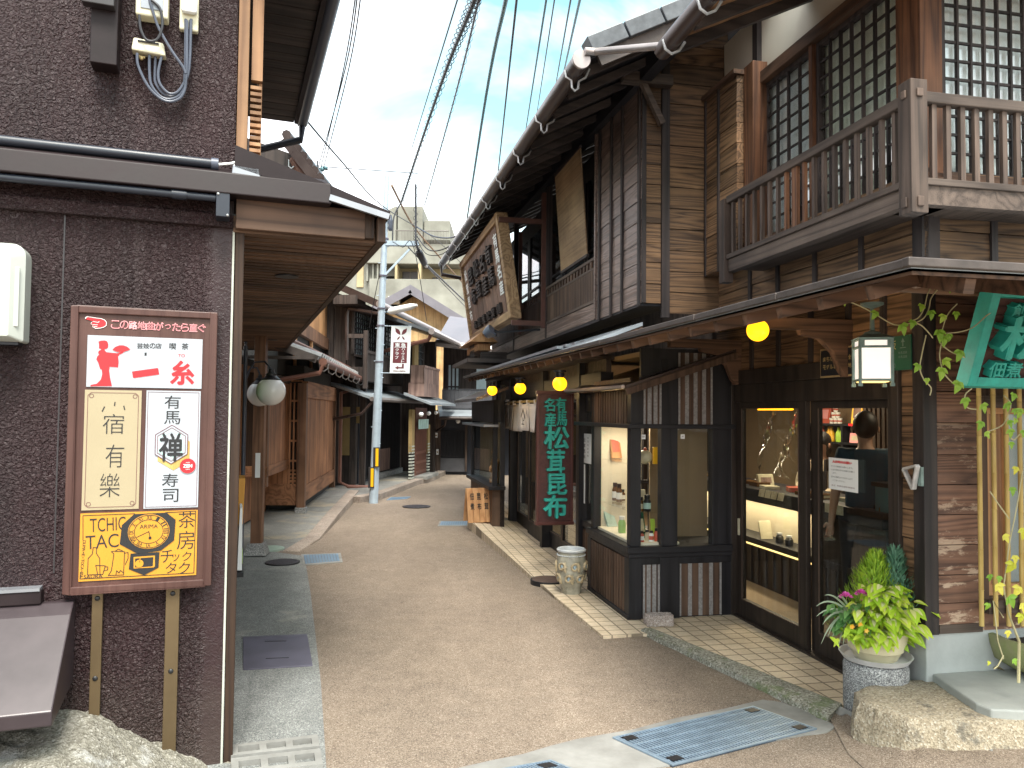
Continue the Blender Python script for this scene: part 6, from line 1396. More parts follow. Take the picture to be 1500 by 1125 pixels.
# tan gabled house behind
yG = 27.0; g_ = lambda u, v: at(u, v, yG)
hg = thing('gabled_house', 'house with tan boarded gable and violet-grey roof beyond the street', 'house')
ap, lf, rt = g_(605,430), g_(520,490), g_(696,486)
mb = MB(); x = lf.x-2
mb.add([(lf.x-1.5,yG,0),(rt.x+.6,yG,0),(rt.x+.6,yG,rt.z-.2),(ap.x,yG,ap.z-.1),(lf.x-1.5,yG,lf.z-.9),(lf.x-1.5,yG+9,0),(rt.x+.6,yG+9,0),(rt.x+.6,yG+9,rt.z-.2),(ap.x,yG+9,ap.z-.1),(lf.x-1.5,yG+9,lf.z-.9)],[(0,1,2,3,4),(9,8,7,6,5),(0,5,6,1),(1,6,7,2),(2,7,8,3),(3,8,9,4),(4,9,5,0)])
mb.build('gable_wall', M['tanboard'], hg)
k1 = (rt.z-ap.z)/(rt.x-ap.x); k0 = (g_(540,466).z-ap.z)/(g_(540,466).x-ap.x); dz = .38
for nm, xe, k in (('roof',rt.x+1.6,k1),('roof',lf.x-2.6,k0)):
    m = MB(); m.hexa([(ap.x,yG-.7,ap.z+.02),(xe,yG-.7,ap.z+k*(xe-ap.x)+.02),(xe,yG+9,ap.z+k*(xe-ap.x)+.02),(ap.x,yG+9,ap.z+.02)],[(ap.x,yG-.7,ap.z+.2),(xe,yG-.7,ap.z+k*(xe-ap.x)+.2),(xe,yG+9,ap.z+k*(xe-ap.x)+.2),(ap.x,yG+9,ap.z+.2)]); m.build(nm, M['roofviolet'], hg)
    m = MB(); m.beam((ap.x,yG-.73,ap.z+.02),(xe,yG-.73,ap.z+k*(xe-ap.x)+.02),.06,.26); m.build('barge_board', M['roofviolet'], hg)
m = MB(); q = g_(576,442); m.box(q.x-.1,q.x+.25,yG-.5,yG,q.z-.1,q.z+.12); m.build('beam_end', M['white'], hg)
# pale concrete block on the hill
yC = 46.0; c_ = lambda u, v, y=yC: at(u, v, y)
hc_ = thing('concrete_building', 'weathered cream concrete apartment block rising behind the street', 'building')
def bc(nm, u0, v0, u1, v1, mat, y0=yC, y1=yC+8, owner=None):
    a_, b_ = c_(u0, v1), c_(u1, v0); m = MB(); m.box(a_.x,b_.x,y0,y1,a_.z,b_.z); return m.build(nm, M[mat], owner or hc_, .03)
bc('core','578',0,0,0,'paleconc') if False else None
bc('stair_tower',579,297,617,360,'paleconc',yC+.8,yC+8); bc('roof_house',617.5,316,657,345,'paleconc',yC+1.2,yC+9); bc('upper_wall',562,358,690,386,'paleconc',yC,yC+8)
m = MB(); a_, b_, d_ = c_(500,345), c_(579,345), c_(579,296); lo = c_(500,342)
m.add([(c_(500,330).x,yC+.85,c_(500,400).z),(d_.x-.05,yC+.85,c_(500,400).z),(d_.x-.05,yC+.85,d_.z),(c_(540,313).x,yC+.85,c_(540,313).z),(c_(500,330).x,yC+.85,c_(500,332).z)]+[(c_(500,330).x,yC+8,c_(500,400).z),(d_.x-.05,yC+8,c_(500,400).z),(d_.x-.05,yC+8,d_.z),(c_(540,313).x,yC+8,c_(540,313).z),(c_(500,330).x,yC+8,c_(500,332).z)],[(0,1,2,3,4),(9,8,7,6,5),(0,5,6,1),(1,6,7,2),(2,7,8,3),(3,8,9,4),(4,9,5,0)])
m.build('stair_wall', M['paleconc'], hc_)
bc('recess',553,386,690,412,'concshade',yC+1.6,yC+8); bc('parapet',540,410,690,500,'paleconc',yC-.1,yC+8); bc('wing',470,378,553,500,'paleconc',yC+.3,yC+8); bc('slab',536,364,562,386,'paleconc',yC-.2,yC+8)
for u0, u1 in ((500,502),(536,540),(545,548),(551.5,555),(578,582),(612,617)): bc('pillar',u0,345 if u0 < 556 else 386,u1,412 if u0 < 556 else 411,'paleconc' if u0 < 556 else 'concshade',yC-.0,yC+1)
for u0, v0, u1, v1 in ((584,391,608,409),(560,395,577,406),(629,400,639,413),(521,377,532,420)):
    wd = bc('window',u0,v0,u1,v1,'winbrown' if u0 > 540 else 'concshade',yC+1.5 if u0 > 540 else yC+.22,yC+1.65)
    if u0 > 540:
        um = (u0+u1)/2; bc('frame',um-.3,v0,um+.3,v1,'concshade',yC+1.44,yC+1.5,wd); bc('frame',u0,v0-.6,u1,v0,'concshade',yC+1.44,yC+1.5,wd)
rl = bc('railing',579,338,658,338.8,'winbrown',yC-.1,yC-.04); u = 579
m = MB()
while u < 658: a_, b_ = c_(u,358), c_(u+.8,338.5); m.box(a_.x,b_.x,yC-.09,yC-.05,a_.z,b_.z); u += 2.2
m.build('bars', M['winbrown'], rl)
# ------------------------------------------------------------------ utility pole with reflectors, arm, lamp and banner
pb = gp(547,737); top = at(567,258,pb.y)
r = thing('utility_pole', 'pale blue-grey steel utility pole with black and yellow reflectors by the left kerb', 'utility pole', pb)
V0 = Vector((0,0,0)); V1 = top-pb
pp = lambda f: V0.lerp(V1, f); fz = lambda v: (at(557, v, pb.y).z-pb.z)/V1.z
m = MB(); m.tube([V0, pp(.25), pp(.5), pp(.75), V1], [.080,.075,.066,.055,.046], 16); m.build('shaft', M['polesteel'], r, 0, True)
for v0, v1, dx in ((655,684,.035),(684,714,-.035)):
    a_, b_ = pp(fz(v1)), pp(fz(v0)); m = MB(); m.box(a_.x+dx-.052,a_.x+dx+.052,-.10,-.02,a_.z,b_.z); bd = m.build('reflector_band', M['refl_black'], r, .003)
    m = MB(); m.box(a_.x+dx-.008,a_.x+dx+.040,-.104,-.098,a_.z+.02,b_.z-.02); m.build('yellow_stripe', M['refl_yellow'], bd)
for k in range(14):
    m = MB(); q = pp(.18+k*.05); m.tube([q+Vector((-.09 if k % 2 else .02,-.03,0)), q+Vector((-.02 if k % 2 else .09,-.03,0))], .007, 6); m.build('step_bolt', M['polesteel'], r, 0, True)
z_ = at(590,358,pb.y)-pb; e_ = at(613,358,pb.y)-pb; k = pp(fz(357))
m = MB(); m.box(k.x-.12,e_.x,-.05,.05,e_.z-.03,e_.z+.05); m.build('cross_arm', M['polesteel'], r)
m = MB(); q = pp(fz(407)); m.beam((q.x,-.03,q.z),(at(601,364,pb.y)-pb).to_tuple(), .035, .035); m.build('brace', M['polesteel'], r)
m = MB(); q = pp(fz(330)); m.lathe([(.03,-.1),(.05,-.05),(.035,0),(.05,.05),(.035,.1),(.02,.18)], 12, (q.x+.10,-.02,q.z)); m.build('insulator', M['cable'], r, 0, True)
for v in (355,404,350,452,477,530):
    q = pp(fz(v)); m = MB(); m.tube([(q.x,0,q.z-.012),(q.x,0,q.z+.012)], .078, 14); m.build('clamp_band', M['steelplate'], r, 0, True)
a_, b_ = at(568,457,pb.y-.1)-pb, at(611,447,pb.y-.3)-pb
m = MB(); m.tube([a_, a_.lerp(b_,.12)], .025, 8); sl_ = m.build('lamp_arm', M['polesteel'], r, 0, True)
m = MB(); m.tube([a_.lerp(b_,.06), a_.lerp(b_,.2), a_.lerp(b_,.8), b_], [.05,.065,.055,.02], 12); m.build('lamp_head', M['white'], sl_, 0, True)
# banner
a_, b_, c2, d2 = at(573.5,477.5,pb.y-.05), at(602.5,478,pb.y-.05), at(599.5,548,pb.y-.05), at(571,546.5,pb.y-.05)
r = thing('banner_sign', 'white and maroon vertical banner with an arrow fixed to the utility pole', 'banner', a_)
R0 = (b_-a_); U0 = (a_-d2); W0, H0 = R0.length, U0.length
BP_ = Plane((0,-.012,0), R0, U0); BP_.n = Vector((0,-1,0))
m = MB(); BP_.rect(m, 0, W0, -H0, 0, -.012, .012); m.build('cloth', M['banner'], r)
m = MB(); BP_.rect(m, W0*.13, W0*.84, -H0*.785, -H0*.345, .002); m.build('maroon_field', M['maroon'], r)
def leafp(x0, y0, x1, y1, w): 
    p0, p1_ = Vector((x0*W0,-y0*H0)), Vector((x1*W0,-y1*H0)); d_ = p1_-p0; n_ = Vector((-d_.y,d_.x))*w
    return [tuple(p0), tuple(p0+d_*.3+n_*.8), tuple(p0+d_*.6+n_), tuple(p1_), tuple(p0+d_*.6-n_), tuple(p0+d_*.3-n_*.8)]
m = MB()
for q in ((.47,.19,.20,.04,.22),(.53,.19,.80,.045,.22),(.46,.215,.30,.30,.16),(.55,.215,.70,.30,.16)): BP_.poly(m, leafp(*q), .002)
BP_.poly(m, [(W0*.25,-H0*.885),(W0*.42,-H0*.845),(W0*.42,-H0*.87),(W0*.60,-H0*.87),(W0*.60,-H0*.80),(W0*.70,-H0*.80),(W0*.70,-H0*.90),(W0*.42,-H0*.90),(W0*.42,-H0*.925)], .002)
BP_.text(m, 'VIALA ARIMA', W0*.48, -H0*.955, W0*.62, H0*.022, .002, .02)
m.build('emblem', M['maroon'], r)
m = MB(); BP_.text(m, '東', W0*.34, -H0*.405, W0*.24, H0*.085, .004, .02); BP_.text(m, '急', W0*.64, -H0*.405, W0*.24, H0*.085, .004, .02); BP_.rect(m, W0*.18, W0*.80, -H0*.456, -H0*.450, .004)
for i, c in enumerate('クラブ'): BP_.text(m, c, W0*.33, -H0*(.505+.082*i), W0*.17, H0*.062, .004, .02)
for i, c in enumerate('ハーヴェスト'): BP_.text(m, c, W0*.64, -H0*(.485+.053*i), W0*(.16 if c not in 'ーェ' else (.03 if c == 'ー' else .11)), H0*(.042 if c != 'ェ' else .03), .004, .02)
m.build('lettering', M['banner'], r)
m = MB(); m.tube([R0*-.35+Vector((0,.02,-.0)), R0*1.02+Vector((0,.01,.0))], .010, 6); m.tube([-U0+R0*-.5, -U0+R0*.4], .008, 6); m.build('holder_bars', M['polesteel'], r, 0, True)
# ------------------------------------------------------------------ overhead cables
def wire(label, pts, rad, mat='cableblack', sag=0.0, lashed=0, name='overhead_cable', grp='overhead cables'):
    P_ = [at(*p) for p in pts]; o = []
    if len(P_) == 2:
        for k in range(13): f_ = k/12; q = P_[0].lerp(P_[1], f_); q.z -= sag*4*f_*(1-f_); o.append(q)
    else:
        for i in range(len(P_)-1):
            p0, p1_, p2_, p3_ = P_[max(i-1,0)], P_[i], P_[i+1], P_[min(i+2,len(P_)-1)]
            for k in range(6):
                t = k/6; o.append(.5*((2*p1_)+(p2_-p0)*t+(2*p0-5*p1_+4*p2_-p3_)*t*t+(3*p1_-p0-3*p2_+p3_)*t**3))
        o.append(P_[-1])
    r = thing(name, label, 'cable', o[0], 0, grp); b = o[0]
    m = MB(); m.tube([q-b for q in o], rad, 6); m.build('strand', M[mat], r, 0, True)
    if lashed:
        m = MB(); L_ = o[-1]-o[0]; n = lashed
        d_ = L_.normalized(); a_ = d_.orthogonal().normalized(); c_2 = d_.cross(a_); pts2 = []
        for k in range(n*6): f_ = k/(n*6-1); i = min(int(f_*(len(o)-1)), len(o)-2); q = o[i].lerp(o[i+1], f_*(len(o)-1)-i)-b; an = 2*math.pi*k/6; pts2.append(q+(a_*math.cos(an)+c_2*math.sin(an))*rad*2.4+(-d_*0))
        m.tube(pts2, rad*.22, 5); m.build('lashing', M[mat], r, 0, True)
    return r
wire('thick black lashed cable bundle rising from the utility pole past the sky', [(718,-70,3.6),(695,0,4.5),(650,112,7.0),(607,238,11.5),(588,296,13.6)], .016, 'cableblack', lashed=60)
wire('twisted dark cable just right of the thick lashed bundle', [(709,-60,3.8),(698,14,4.6),(660,165,7.5),(622,300,13.4)], .008, 'cable', lashed=40)
wire('very thin wire left of the thick lashed bundle, high in the sky', [(676,-20,5),(630,130,8),(603,218,12)], .006)
for k, (u0, u1, nm) in enumerate(((522,466,'left'),(519.5,470,'middle'),(527,474,'right'))): wire(f'{nm} one of three thin wires close together over the stucco house', [(u0+4,-25,5.5),(u0-16,100,7.5),(u1,246,11)], .006)
wire('broad teal cable crossing the sky left of the shop roof', [(752,-50,4.5),(741,0,5.2),(712,140,8),(684,322,15)], .016, 'cablegreen')
wire('thin straight wire just right of the broad teal cable', [(758,-12,5.5),(728,268,13.5)], .010)
wire('teal wire over the shop roof, third from the right', [(802,-12,5.5),(768,204,12)], .009, 'cablegreen')
wire('hair-thin wire over the shop roof between two teal wires', [(814,-12,5.5),(785,176,11.5)], .006)
wire('dark wire over the shop roof, second from the right', [(838,-12,5.2),(812,136,10.5)], .007)
wire('rightmost teal wire running down to the shop gutter', [(852,-12,5),(823,118,10)], .010, 'cablegreen')
wire('thin wire slanting down right from the stucco house gutter past the pole', [(442,168,7),(500,236,9),(562,303,13),(640,352,19),(690,400,24)], .009)
wire('rusty guy wire crossing behind the pole down to the right', [(574,272,14),(605,330,19),(640,372,24),(690,428,31)], .022, 'rustcable')
wire('pale dashed messenger wire between the wire cluster and the lashed bundle', [(470,244,11.2),(612,254,12.4)], .007)
wire('dark hanging cable cluster dropping to the end of the pole arm', [(609,270,13.3),(609,325,13.3),(609,350,13.2),(612,366,13.2)], .018, lashed=14)
wire('black cable with a thick joint running down right from the pole arm', [(613,364,13.2),(622,384,14),(650,412,17),(692,452,22)], .018, 'cableblack')
wire('thin cable beside the black jointed one below the pole arm', [(598,362,13.2),(640,406,17),(690,458,23)], .010)
wire('slack cable loop between the bundle and the shop gutter corner', [(610,332,13.3),(635,346,12.9),(662,348,12.6),(678,338,12.3)], .012, 'cable')
wire('lower slack cable loop hanging toward the shop gutter corner', [(610,345,13.3),(628,366,12.9),(652,364,12.6),(676,346,12.3)], .010)
wire('lowest thin slack loop toward the shop gutter corner', [(611,352,13.3),(625,372,13),(648,372,12.7),(672,352,12.4)], .007)
wire('dark drop cable on the right side of the steel pole top', [(588,296,13.5),(577,318,13.4),(575,352,13.3)], .014)
wire('dark thin drop wire down the left side of the pole', [(556,400,13.2),(548,440,13.4),(541,480,14)], .007)
wire('slack service wire from the pole arm to the dark townhouse eave', [(575,354,13.2),(590,362,13.2),(606,362,13.3),(625,470,16.5)], .007)
r = thing('cable_joint', 'thick black cable joint sleeve on the cable below the pole arm', 'cable joint', at(616,374,13.5)); m = MB(); d_ = at(623,386,14.1)-at(614,368,13.3); m.tube([d_*-.3, d_*-.2, d_*.6, d_*.75], [.03,.065,.065,.03], 10); m.build('sleeve', M['cableblack'], r, 0, True); m = MB(); m.tube([d_*.75, d_*.95], .03, 8); m.build('end_cap', M['white'], r, 0, True)
q = at(470,246,11); r = thing('insulator_cluster', 'small insulator cluster where three thin wires end above the lower roof', 'insulator', q); m = MB(); m.tube([(-.05,0,-.12),(-.05,0,.1)], .012, 6); m.tube([(-.08,0,.0),(.1,0,-.02)], .014, 6); m.build('bracket', M['iron'], r, 0, True); m = MB(); m.sphere((.02,0,-.02), .035, 10, 8); m.sphere((.07,0,.0), .03, 10, 8); m.build('insulators', M['cablegreen'], r, 0, True)
# roof end with clay-red tiles behind the stucco house
zl0 = at(450,262,9.0); r = thing('tiled_roof_end', 'reddish tiled roof end with copper gutter elbow under the upper eave, left', 'roof', zl0)
m = MB(); q = [at(345,285,9.2)-zl0, at(466,280,9.2)-zl0, at(434,228,9.2)-zl0, at(345,196,9.2)-zl0]; d_ = Vector((-.5,2.2,.1)); m.hexa(q, [p+d_ for p in q]); m.build('gable', M['darkwall'], r); m = MB(); a_, b_ = at(424,214,9.1)-zl0, at(472,276,9.1)-zl0; m.beam(a_, b_, .5, .10, (0,0,1)); m.build('roof_edge', M['gutter'], r); m = MB()
for k in range(7): c_0 = a_.lerp(b_, k/6)+Vector((.02,-.2,.07)); m.tube([c_0, c_0+Vector((0,.9,.0))], .055, 8)
m.build('roof', M['gutter'], r, 0, True)
m = MB(); m.tube([at(429,232,9)-zl0, at(436,245,9)-zl0, at(447,258,9)-zl0, at(459,270,9)-zl0], .05, 10); m.tube([at(410,262,9)-zl0, at(428,257,9)-zl0, at(437,250,9)-zl0], .035, 8); m.build('gutter', M['copper'], r, 0, True)
for u, v in ((427,240),(440,262)):
    m = MB(); c0 = at(u,v,8.95)-zl0; m.tube([c0+Vector((-.03,0,.05)), c0+Vector((-.03,0,-.03)), c0+Vector((.0,0,-.055)), c0+Vector((.03,0,-.03))], .009, 6); m.build('gutter_hook', M['hook'], r, 0, True)
# ------------------------------------------------------------------ signs on and under the shop
def RW(t, s, z=0.0): return RF.w(t, s, z)
def R_thing(name, label, cat, group=None): return thing(name, label, cat, RF.o, RF.rz, group)
# long carved board on the upper floor
r = R_thing('carved_signboard', 'large weathered carved wooden signboard tilted out from the upper floor under the eave', 'sign board')
tT, tB = -1.30, -1.10
n1, zn1 = T(727,317,tT); f1, zf1 = T(674,379,tT); n0, zn0 = T(748,471,tB); f0, zf0 = T(687,498,tB)
sN, sF, zT, zB = (n1+n0)/2, (f1+f0)/2, (zn1+zf1)/2, (zn0+zf0)/2
bx = lambda mb, s0, s1, g0, g1, d0, d1: mb.hexa([(tB+(tT-tB)*g0+d,s,zB+(zT-zB)*g0) for s, d in ((s0,d0),(s1,d0),(s1,d1),(s0,d1))], [(tB+(tT-tB)*g1+d,s,zB+(zT-zB)*g1) for s, d in ((s0,d0),(s1,d0),(s1,d1),(s0,d1))])
m = MB(); n = 14
for i in range(n): a = sN+.1+(sF-sN-.2)*i/n; bx(m, a, a+(sF-sN-.2)/n-.006, .05, .95, .03+rnd.uniform(0,.006), .08)
m.build('board', M['carved'], r)
m = MB(); bx(m, sN, sN+.13, 0, 1, 0, .14); bx(m, sF-.13, sF, 0, 1, 0, .14); bx(m, sN+.13, sF-.13, .0, .075, 0, .13); bx(m, sN+.13, sF-.13, .93, 1, 0, .13); m.build('frame', M['carvedframe'], r, .006)
up = Vector((tT-tB,0,zT-zB)); Hs = up.length; SP = Plane((tB+.028,(sN+sF)/2,zB), (0,-1,0), up); Ws = sF-sN
m = MB()
for i, w_ in enumerate(('有馬','名産','松茸','昆布')):
    for j, c in enumerate(w_): SP.text(m, c, Ws*(.235-.155*i), Hs*(.735-.235*j-.02*(i % 2)), Ws*.115, Hs*.19, .004, .012, .03)
for i, c in enumerate('創業松茸昆布'): SP.text(m, c, Ws*(.30-.115*i), Hs*.155, Ws*.075, Hs*.10, .004, .01, .03)
m.build('carved_lettering', M['batten'], r)
m = MB()
for i, c in enumerate('有馬名産'): SP.text(m, c, Ws*.375, Hs*(.80-.155*i), Ws*.075, Hs*.13, .004, .03)
for i, c in enumerate('松茸昆布'): SP.text(m, c, -Ws*.40, Hs*(.80-.165*i), Ws*.07, Hs*.13, .004, .03)
m.build('white_lettering', M['white'], r)
pw = sN-.03
m = MB(); m.box(WT-.06,WT-.0,pw-.03,pw+.03,T(805,472,WT)[1]-.05,4.35); br = m.build('bracket_post', M['rustmetal'], r)
za1 = S(740,322,pw)[1]; za2 = S(760,473,pw)[1]
m = MB(); m.box(tT+.03,WT,pw-.025,pw+.025,za1-.03,za1+.03); m.build('bracket_arm', M['rustmetal'], r); m = MB(); m.box(tB,WT,pw-.025,pw+.025,za2-.03,za2+.03); m.build('bracket_arm', M['rustmetal'], r)
m = MB(); m.box(WT-.05,WT,pw+1.4,pw+1.45,za2,za1+.2); m.build('bracket_post', M['rustmetal'], r)
for u, v, t_, lb in ((716,487,-1.34,'blue-grey spot lamp clipped under the carved signboard'),(811,482,-.80,'dark spot lamp at the wall end of the bar below the carved signboard')):
    q = S(u, v, pw); c = RW(q[0], pw-.04, q[1]); rr_ = thing('spot_lamp', lb, 'lamp', c, RF.rz)
    m = MB(); m.lathe([(.02,-.07),(.055,-.06),(.075,.0),(.08,.05),(.07,.055),(.0,.03)], 16); hd = m.build('lamp_head', M['cable' if u < 800 else 'iron'], rr_, 0, True); hd.rotation_euler = (.5,.9,0)
    m = MB()
    if u < 800: m.tube([(0,0,-.02),(.10,0,-.05),(.14,0,.0),(.06,0,.03)], .010, 6); m.tube([(.05,0,.0),(S(790,482,pw)[0]-q[0],0,.05)], .012, 6)
    else: m.tube([(0,0,0),(.02,0,.10)], .012, 6)
    m.build('clamp_arm', M['iron'], rr_, 0, True)
# small lamp sign far end
q0 = T(684,521,-1.15); q1 = T(700,503,-1.15)
r = R_thing('lamp_sign', 'small orange-brown wooden box sign with black characters under the far end of the carved signboard', 'sign board')
m = MB(); m.box(-1.15,-.95,q1[0],q0[0],q0[1],q1[1]); m.build('box', M['orangewood'], r, .006)
m = MB(); m.hexa([(-1.28,q1[0]-.08,q1[1]+.02),(-.85,q1[0]-.08,q1[1]+.02),(-.85,q0[0]+.08,q1[1]+.02),(-1.28,q0[0]+.08,q1[1]+.02)],[(-1.1,q1[0]-.08,q1[1]+.17),(-1.04,q1[0]-.08,q1[1]+.17),(-1.04,q0[0]+.08,q1[1]+.17),(-1.1,q0[0]+.08,q1[1]+.17)]); m.build('roof', M['orangewood'], r)
LP = Plane((-1.152,(q0[0]+q1[0])/2,(q0[1]+q1[1])/2), (0,-1,0), (0,0,1)); m = MB(); LP.text(m, '有', 0, .075, (q0[0]-q1[0])*.5, .11, .003, .03); LP.text(m, '馬', 0, -.075, (q0[0]-q1[0])*.5, .11, .003, .03); m.build('lettering', M['black'], r)
m = MB(); m.box(-1.1,-.7,q1[0],q1[0]+.05,q0[1]-.14,q0[1]-.02); m.box(-1.35,-.7,q1[0]-.3,q0[0]+.3,q0[1]-.20,q0[1]-.14); m.build('shelf_bracket', M['soffitdark'], r)
# vertical lacquered board
sv = 3.80; a = S(786.5,574,sv); b = S(838,766,sv)
r = R_thing('vertical_signboard', 'tall dark red lacquered board with raised green characters in front of the entry', 'sign board')
x0, x1, z0, z1 = a[0], b[0], b[1], a[1]
m = MB(); m.box(x0+.012,x1-.012,sv-.02,sv+.02,z0+.015,z1-.015); m.build('board', M['redboard'], r)
m = MB(); fw = .022; m.box(x0,x0+fw,sv-.032,sv+.03,z0,z1); m.box(x1-fw,x1,sv-.032,sv+.03,z0,z1); m.box(x0-.01,x1+.01,sv-.038,sv+.035,z0-.012,z0+.02); m.box(x0-.006,x1+.006,sv-.034,sv+.03,z1-.02,z1+.012); m.build('frame', M['redframe'], r, .004)
VP = Plane(((x0+x1)/2,sv-.021,z0), (1,0,0), (0,0,1)); WV, HV = x1-x0, z1-z0
cv = lambda x, y: ((x-182)/295*WV, (1-(y-25)/1080)*HV)
m = MB()
for c, x, y, w_, h_ in (('名',128,130,80,105),('産',135,252,85,110),('有',220,125,80,105),('馬',228,243,80,115),('松',187,400,195,180),('茸',182,592,140,190),('昆',196,780,150,165),('布',180,962,180,185)):
    VP.text(m, c, *cv(x,y), w_/295*WV, h_/1080*HV, .012, .022, .030)
m.build('raised_lettering', M['green'], r)
# green framed board facing the crossing
sb_, st_ = -.50, -.66
a = S(1425.6,566,sb_); b = S(1448,433,st_)
r = R_thing('green_signboard', 'green framed wooden board with raised green characters tilted under the right eave', 'sign board')
tl_ = (a[0]+b[0])/2; WG, z0, z1 = 1.35, a[1], b[1]+.03
bg = lambda mb, t0, t1, g0, g1, d0, d1: mb.hexa([(t,sb_+(st_-sb_)*g0+d,z0+(z1-z0)*g0) for t, d in ((t0,d0),(t1,d0),(t1,d1),(t0,d1))], [(t,sb_+(st_-sb_)*g1+d,z0+(z1-z0)*g1) for t, d in ((t0,d0),(t1,d0),(t1,d1),(t0,d1))])
m = MB(); n = 5
for i in range(n): bg(m, tl_+.03, tl_+WG-.03, .06+.88*i/n, .06+.88*(i+1)/n-.006, .035, .06)
m.build('board', M['signwood'], r)
m = MB(); bg(m, tl_, tl_+.045, 0, 1, 0, .085); bg(m, tl_+WG-.045, tl_+WG, 0, 1, 0, .085); bg(m, tl_+.045, tl_+WG-.045, 0, .10, 0, .085); bg(m, tl_+.045, tl_+WG-.045, .93, 1, 0, .085); m.build('frame', M['green'], r, .004)
up = Vector((0,st_-sb_,z1-z0)); GP_ = Plane((tl_,sb_+.034,z0), (1,0,0), up); HG = up.length
m = MB(); px = .00345
for i, c in enumerate('創業'): GP_.text(m, c, .155+.085*i, HG*.83, .068, HG*.13, .006, .02, .035)
for i, c in enumerate('松茸'): GP_.text(m, c, .215+.31*i, HG*.555, .26, HG*.42, .008, .03, .06)
for i, c in enumerate('佃煮'): GP_.text(m, c, .125+.095*i, HG*.215, .085, HG*.155, .006, .02, .035)
m.build('raised_lettering', M['green'], r)
# plaques over the doors
TP = lambda t: Plane((t,0,0), (0,-1,0), (0,0,1))
r = R_thing('name_plaque', 'black plaque with a gold rim and two rows of gold characters above the sliding doors', 'plaque')
a = T(1202,512,-.03); b = T(1202,554,-.03); s1_, s0_, z1_, z0_ = a[0], .40, a[1], b[1]
m = MB(); m.box(-.034,-.022,s0_,s1_,z0_,z1_); m.build('rim', M['goldframe'], r, .003); m = MB(); m.box(-.037,-.030,s0_+.012,s1_-.012,z0_+.012,z1_-.012); m.build('face', M['plaque'], r)
P_ = TP(-.0375); m = MB(); hh = z1_-z0_
for row, (tx, zf_) in enumerate((('まちなみ景観保全・育成',.63),('モデル事業推進地区',.36))):
    k = (s1_-s0_-.06)/11.5
    for i, c in enumerate(tx): P_.text(m, c, -(s1_-.035-k*(i+.5)), z0_+hh*zf_, k*(.82 if c != '・' else .15), hh*(.15 if c != '・' else .03), .001, .015)
m.build('lettering', M['gold'], r)
r = R_thing('place_plate', 'green enamel plate with gold characters and an arrow behind the lantern', 'plaque')
a = T(1301,494,-.03); b = T(1335,541,-.03); s0_, s1_, z1_, z0_ = b[0], a[0]+.16, a[1], b[1]
m = MB(); m.box(-.032,-.022,s0_,s1_,z0_,z1_); m.build('plate', M['greendark'], r, .003)
P_ = TP(-.0325); m = MB(); hh = z1_-z0_
P_.text(m, '上', -(s0_+.245), z0_+hh*.74, .05, hh*.26, .001, .01); P_.text(m, '坂', -(s0_+.14), z0_+hh*.74, .05, hh*.26, .001, .01); m.build('lettering', M['gold'], r)
m = MB(); P_.poly(m, [(-(s0_+.075),z0_+hh*.80),(-(s0_+.06),z0_+hh*.92),(-(s0_+.045),z0_+hh*.80),(-(s0_+.056),z0_+hh*.80),(-(s0_+.056),z0_+hh*.68),(-(s0_+.064),z0_+hh*.68),(-(s0_+.064),z0_+hh*.80)], .001); P_.rect(m, -(s0_+.085), -(s0_+.035), z0_+hh*.63, z0_+hh*.65, .001)
for i, z in enumerate((.50,.38)): P_.text(m, '有馬温泉', -(s0_+.062), z0_+hh*z, .07, hh*.08, .001)
P_.text(m, '250', -(s0_+.14), z0_+hh*.14, .04, hh*.13, .001); m.build('pale_lettering', M['verdigris'], r)
# notice on the right-hand door
r = R_thing('door_notice', 'white notice with a red heading taped to the right sliding door', 'notice')
c4 = [T(1214,669,.047), T(1256,675,.047), T(1257,722,.047), T(1214,716,.047)]
s1_, s0_ = (c4[0][0]+c4[3][0])/2, (c4[1][0]+c4[2][0])/2; z1_, z0_ = (c4[0][1]+c4[1][1])/2, (c4[2][1]+c4[3][1])/2
m = MB(); m.box(.047,.050,s0_,s1_,z0_,z1_); m.build('sheet', M['paper'], r)
P_ = TP(.0468); Wn, Hn = s1_-s0_, z1_-z0_; tx_ = lambda m, s, fx, fz, w_, h_, bo=.0: P_.text(m, s, -(s1_-Wn*fx), z1_-Hn*fz, Wn*w_, Hn*h_, .0006, bo)
m = MB(); tx_(m, '入店時のお願い', .47, .115, .66, .085, .02); m.build('heading', M['red'], r)
m = MB()
for s_, fx, fz, w_ in (('マスクの着用をお願いします。',.46,.265,.76),('入店の際は手の消毒をお願い',.49,.375,.82),('します。',.20,.475,.16),('店内の撮影はできませんので',.46,.60,.74),('ご了承ください。',.36,.71,.44)): tx_(m, s_, fx, fz, w_, .055)
m.build('lettering', M['paperink'], r); m = MB(); tx_(m, '店主  有馬名産松茸昆布', .50, .87, .80, .05); m.build('signature', M['maroon'], r)
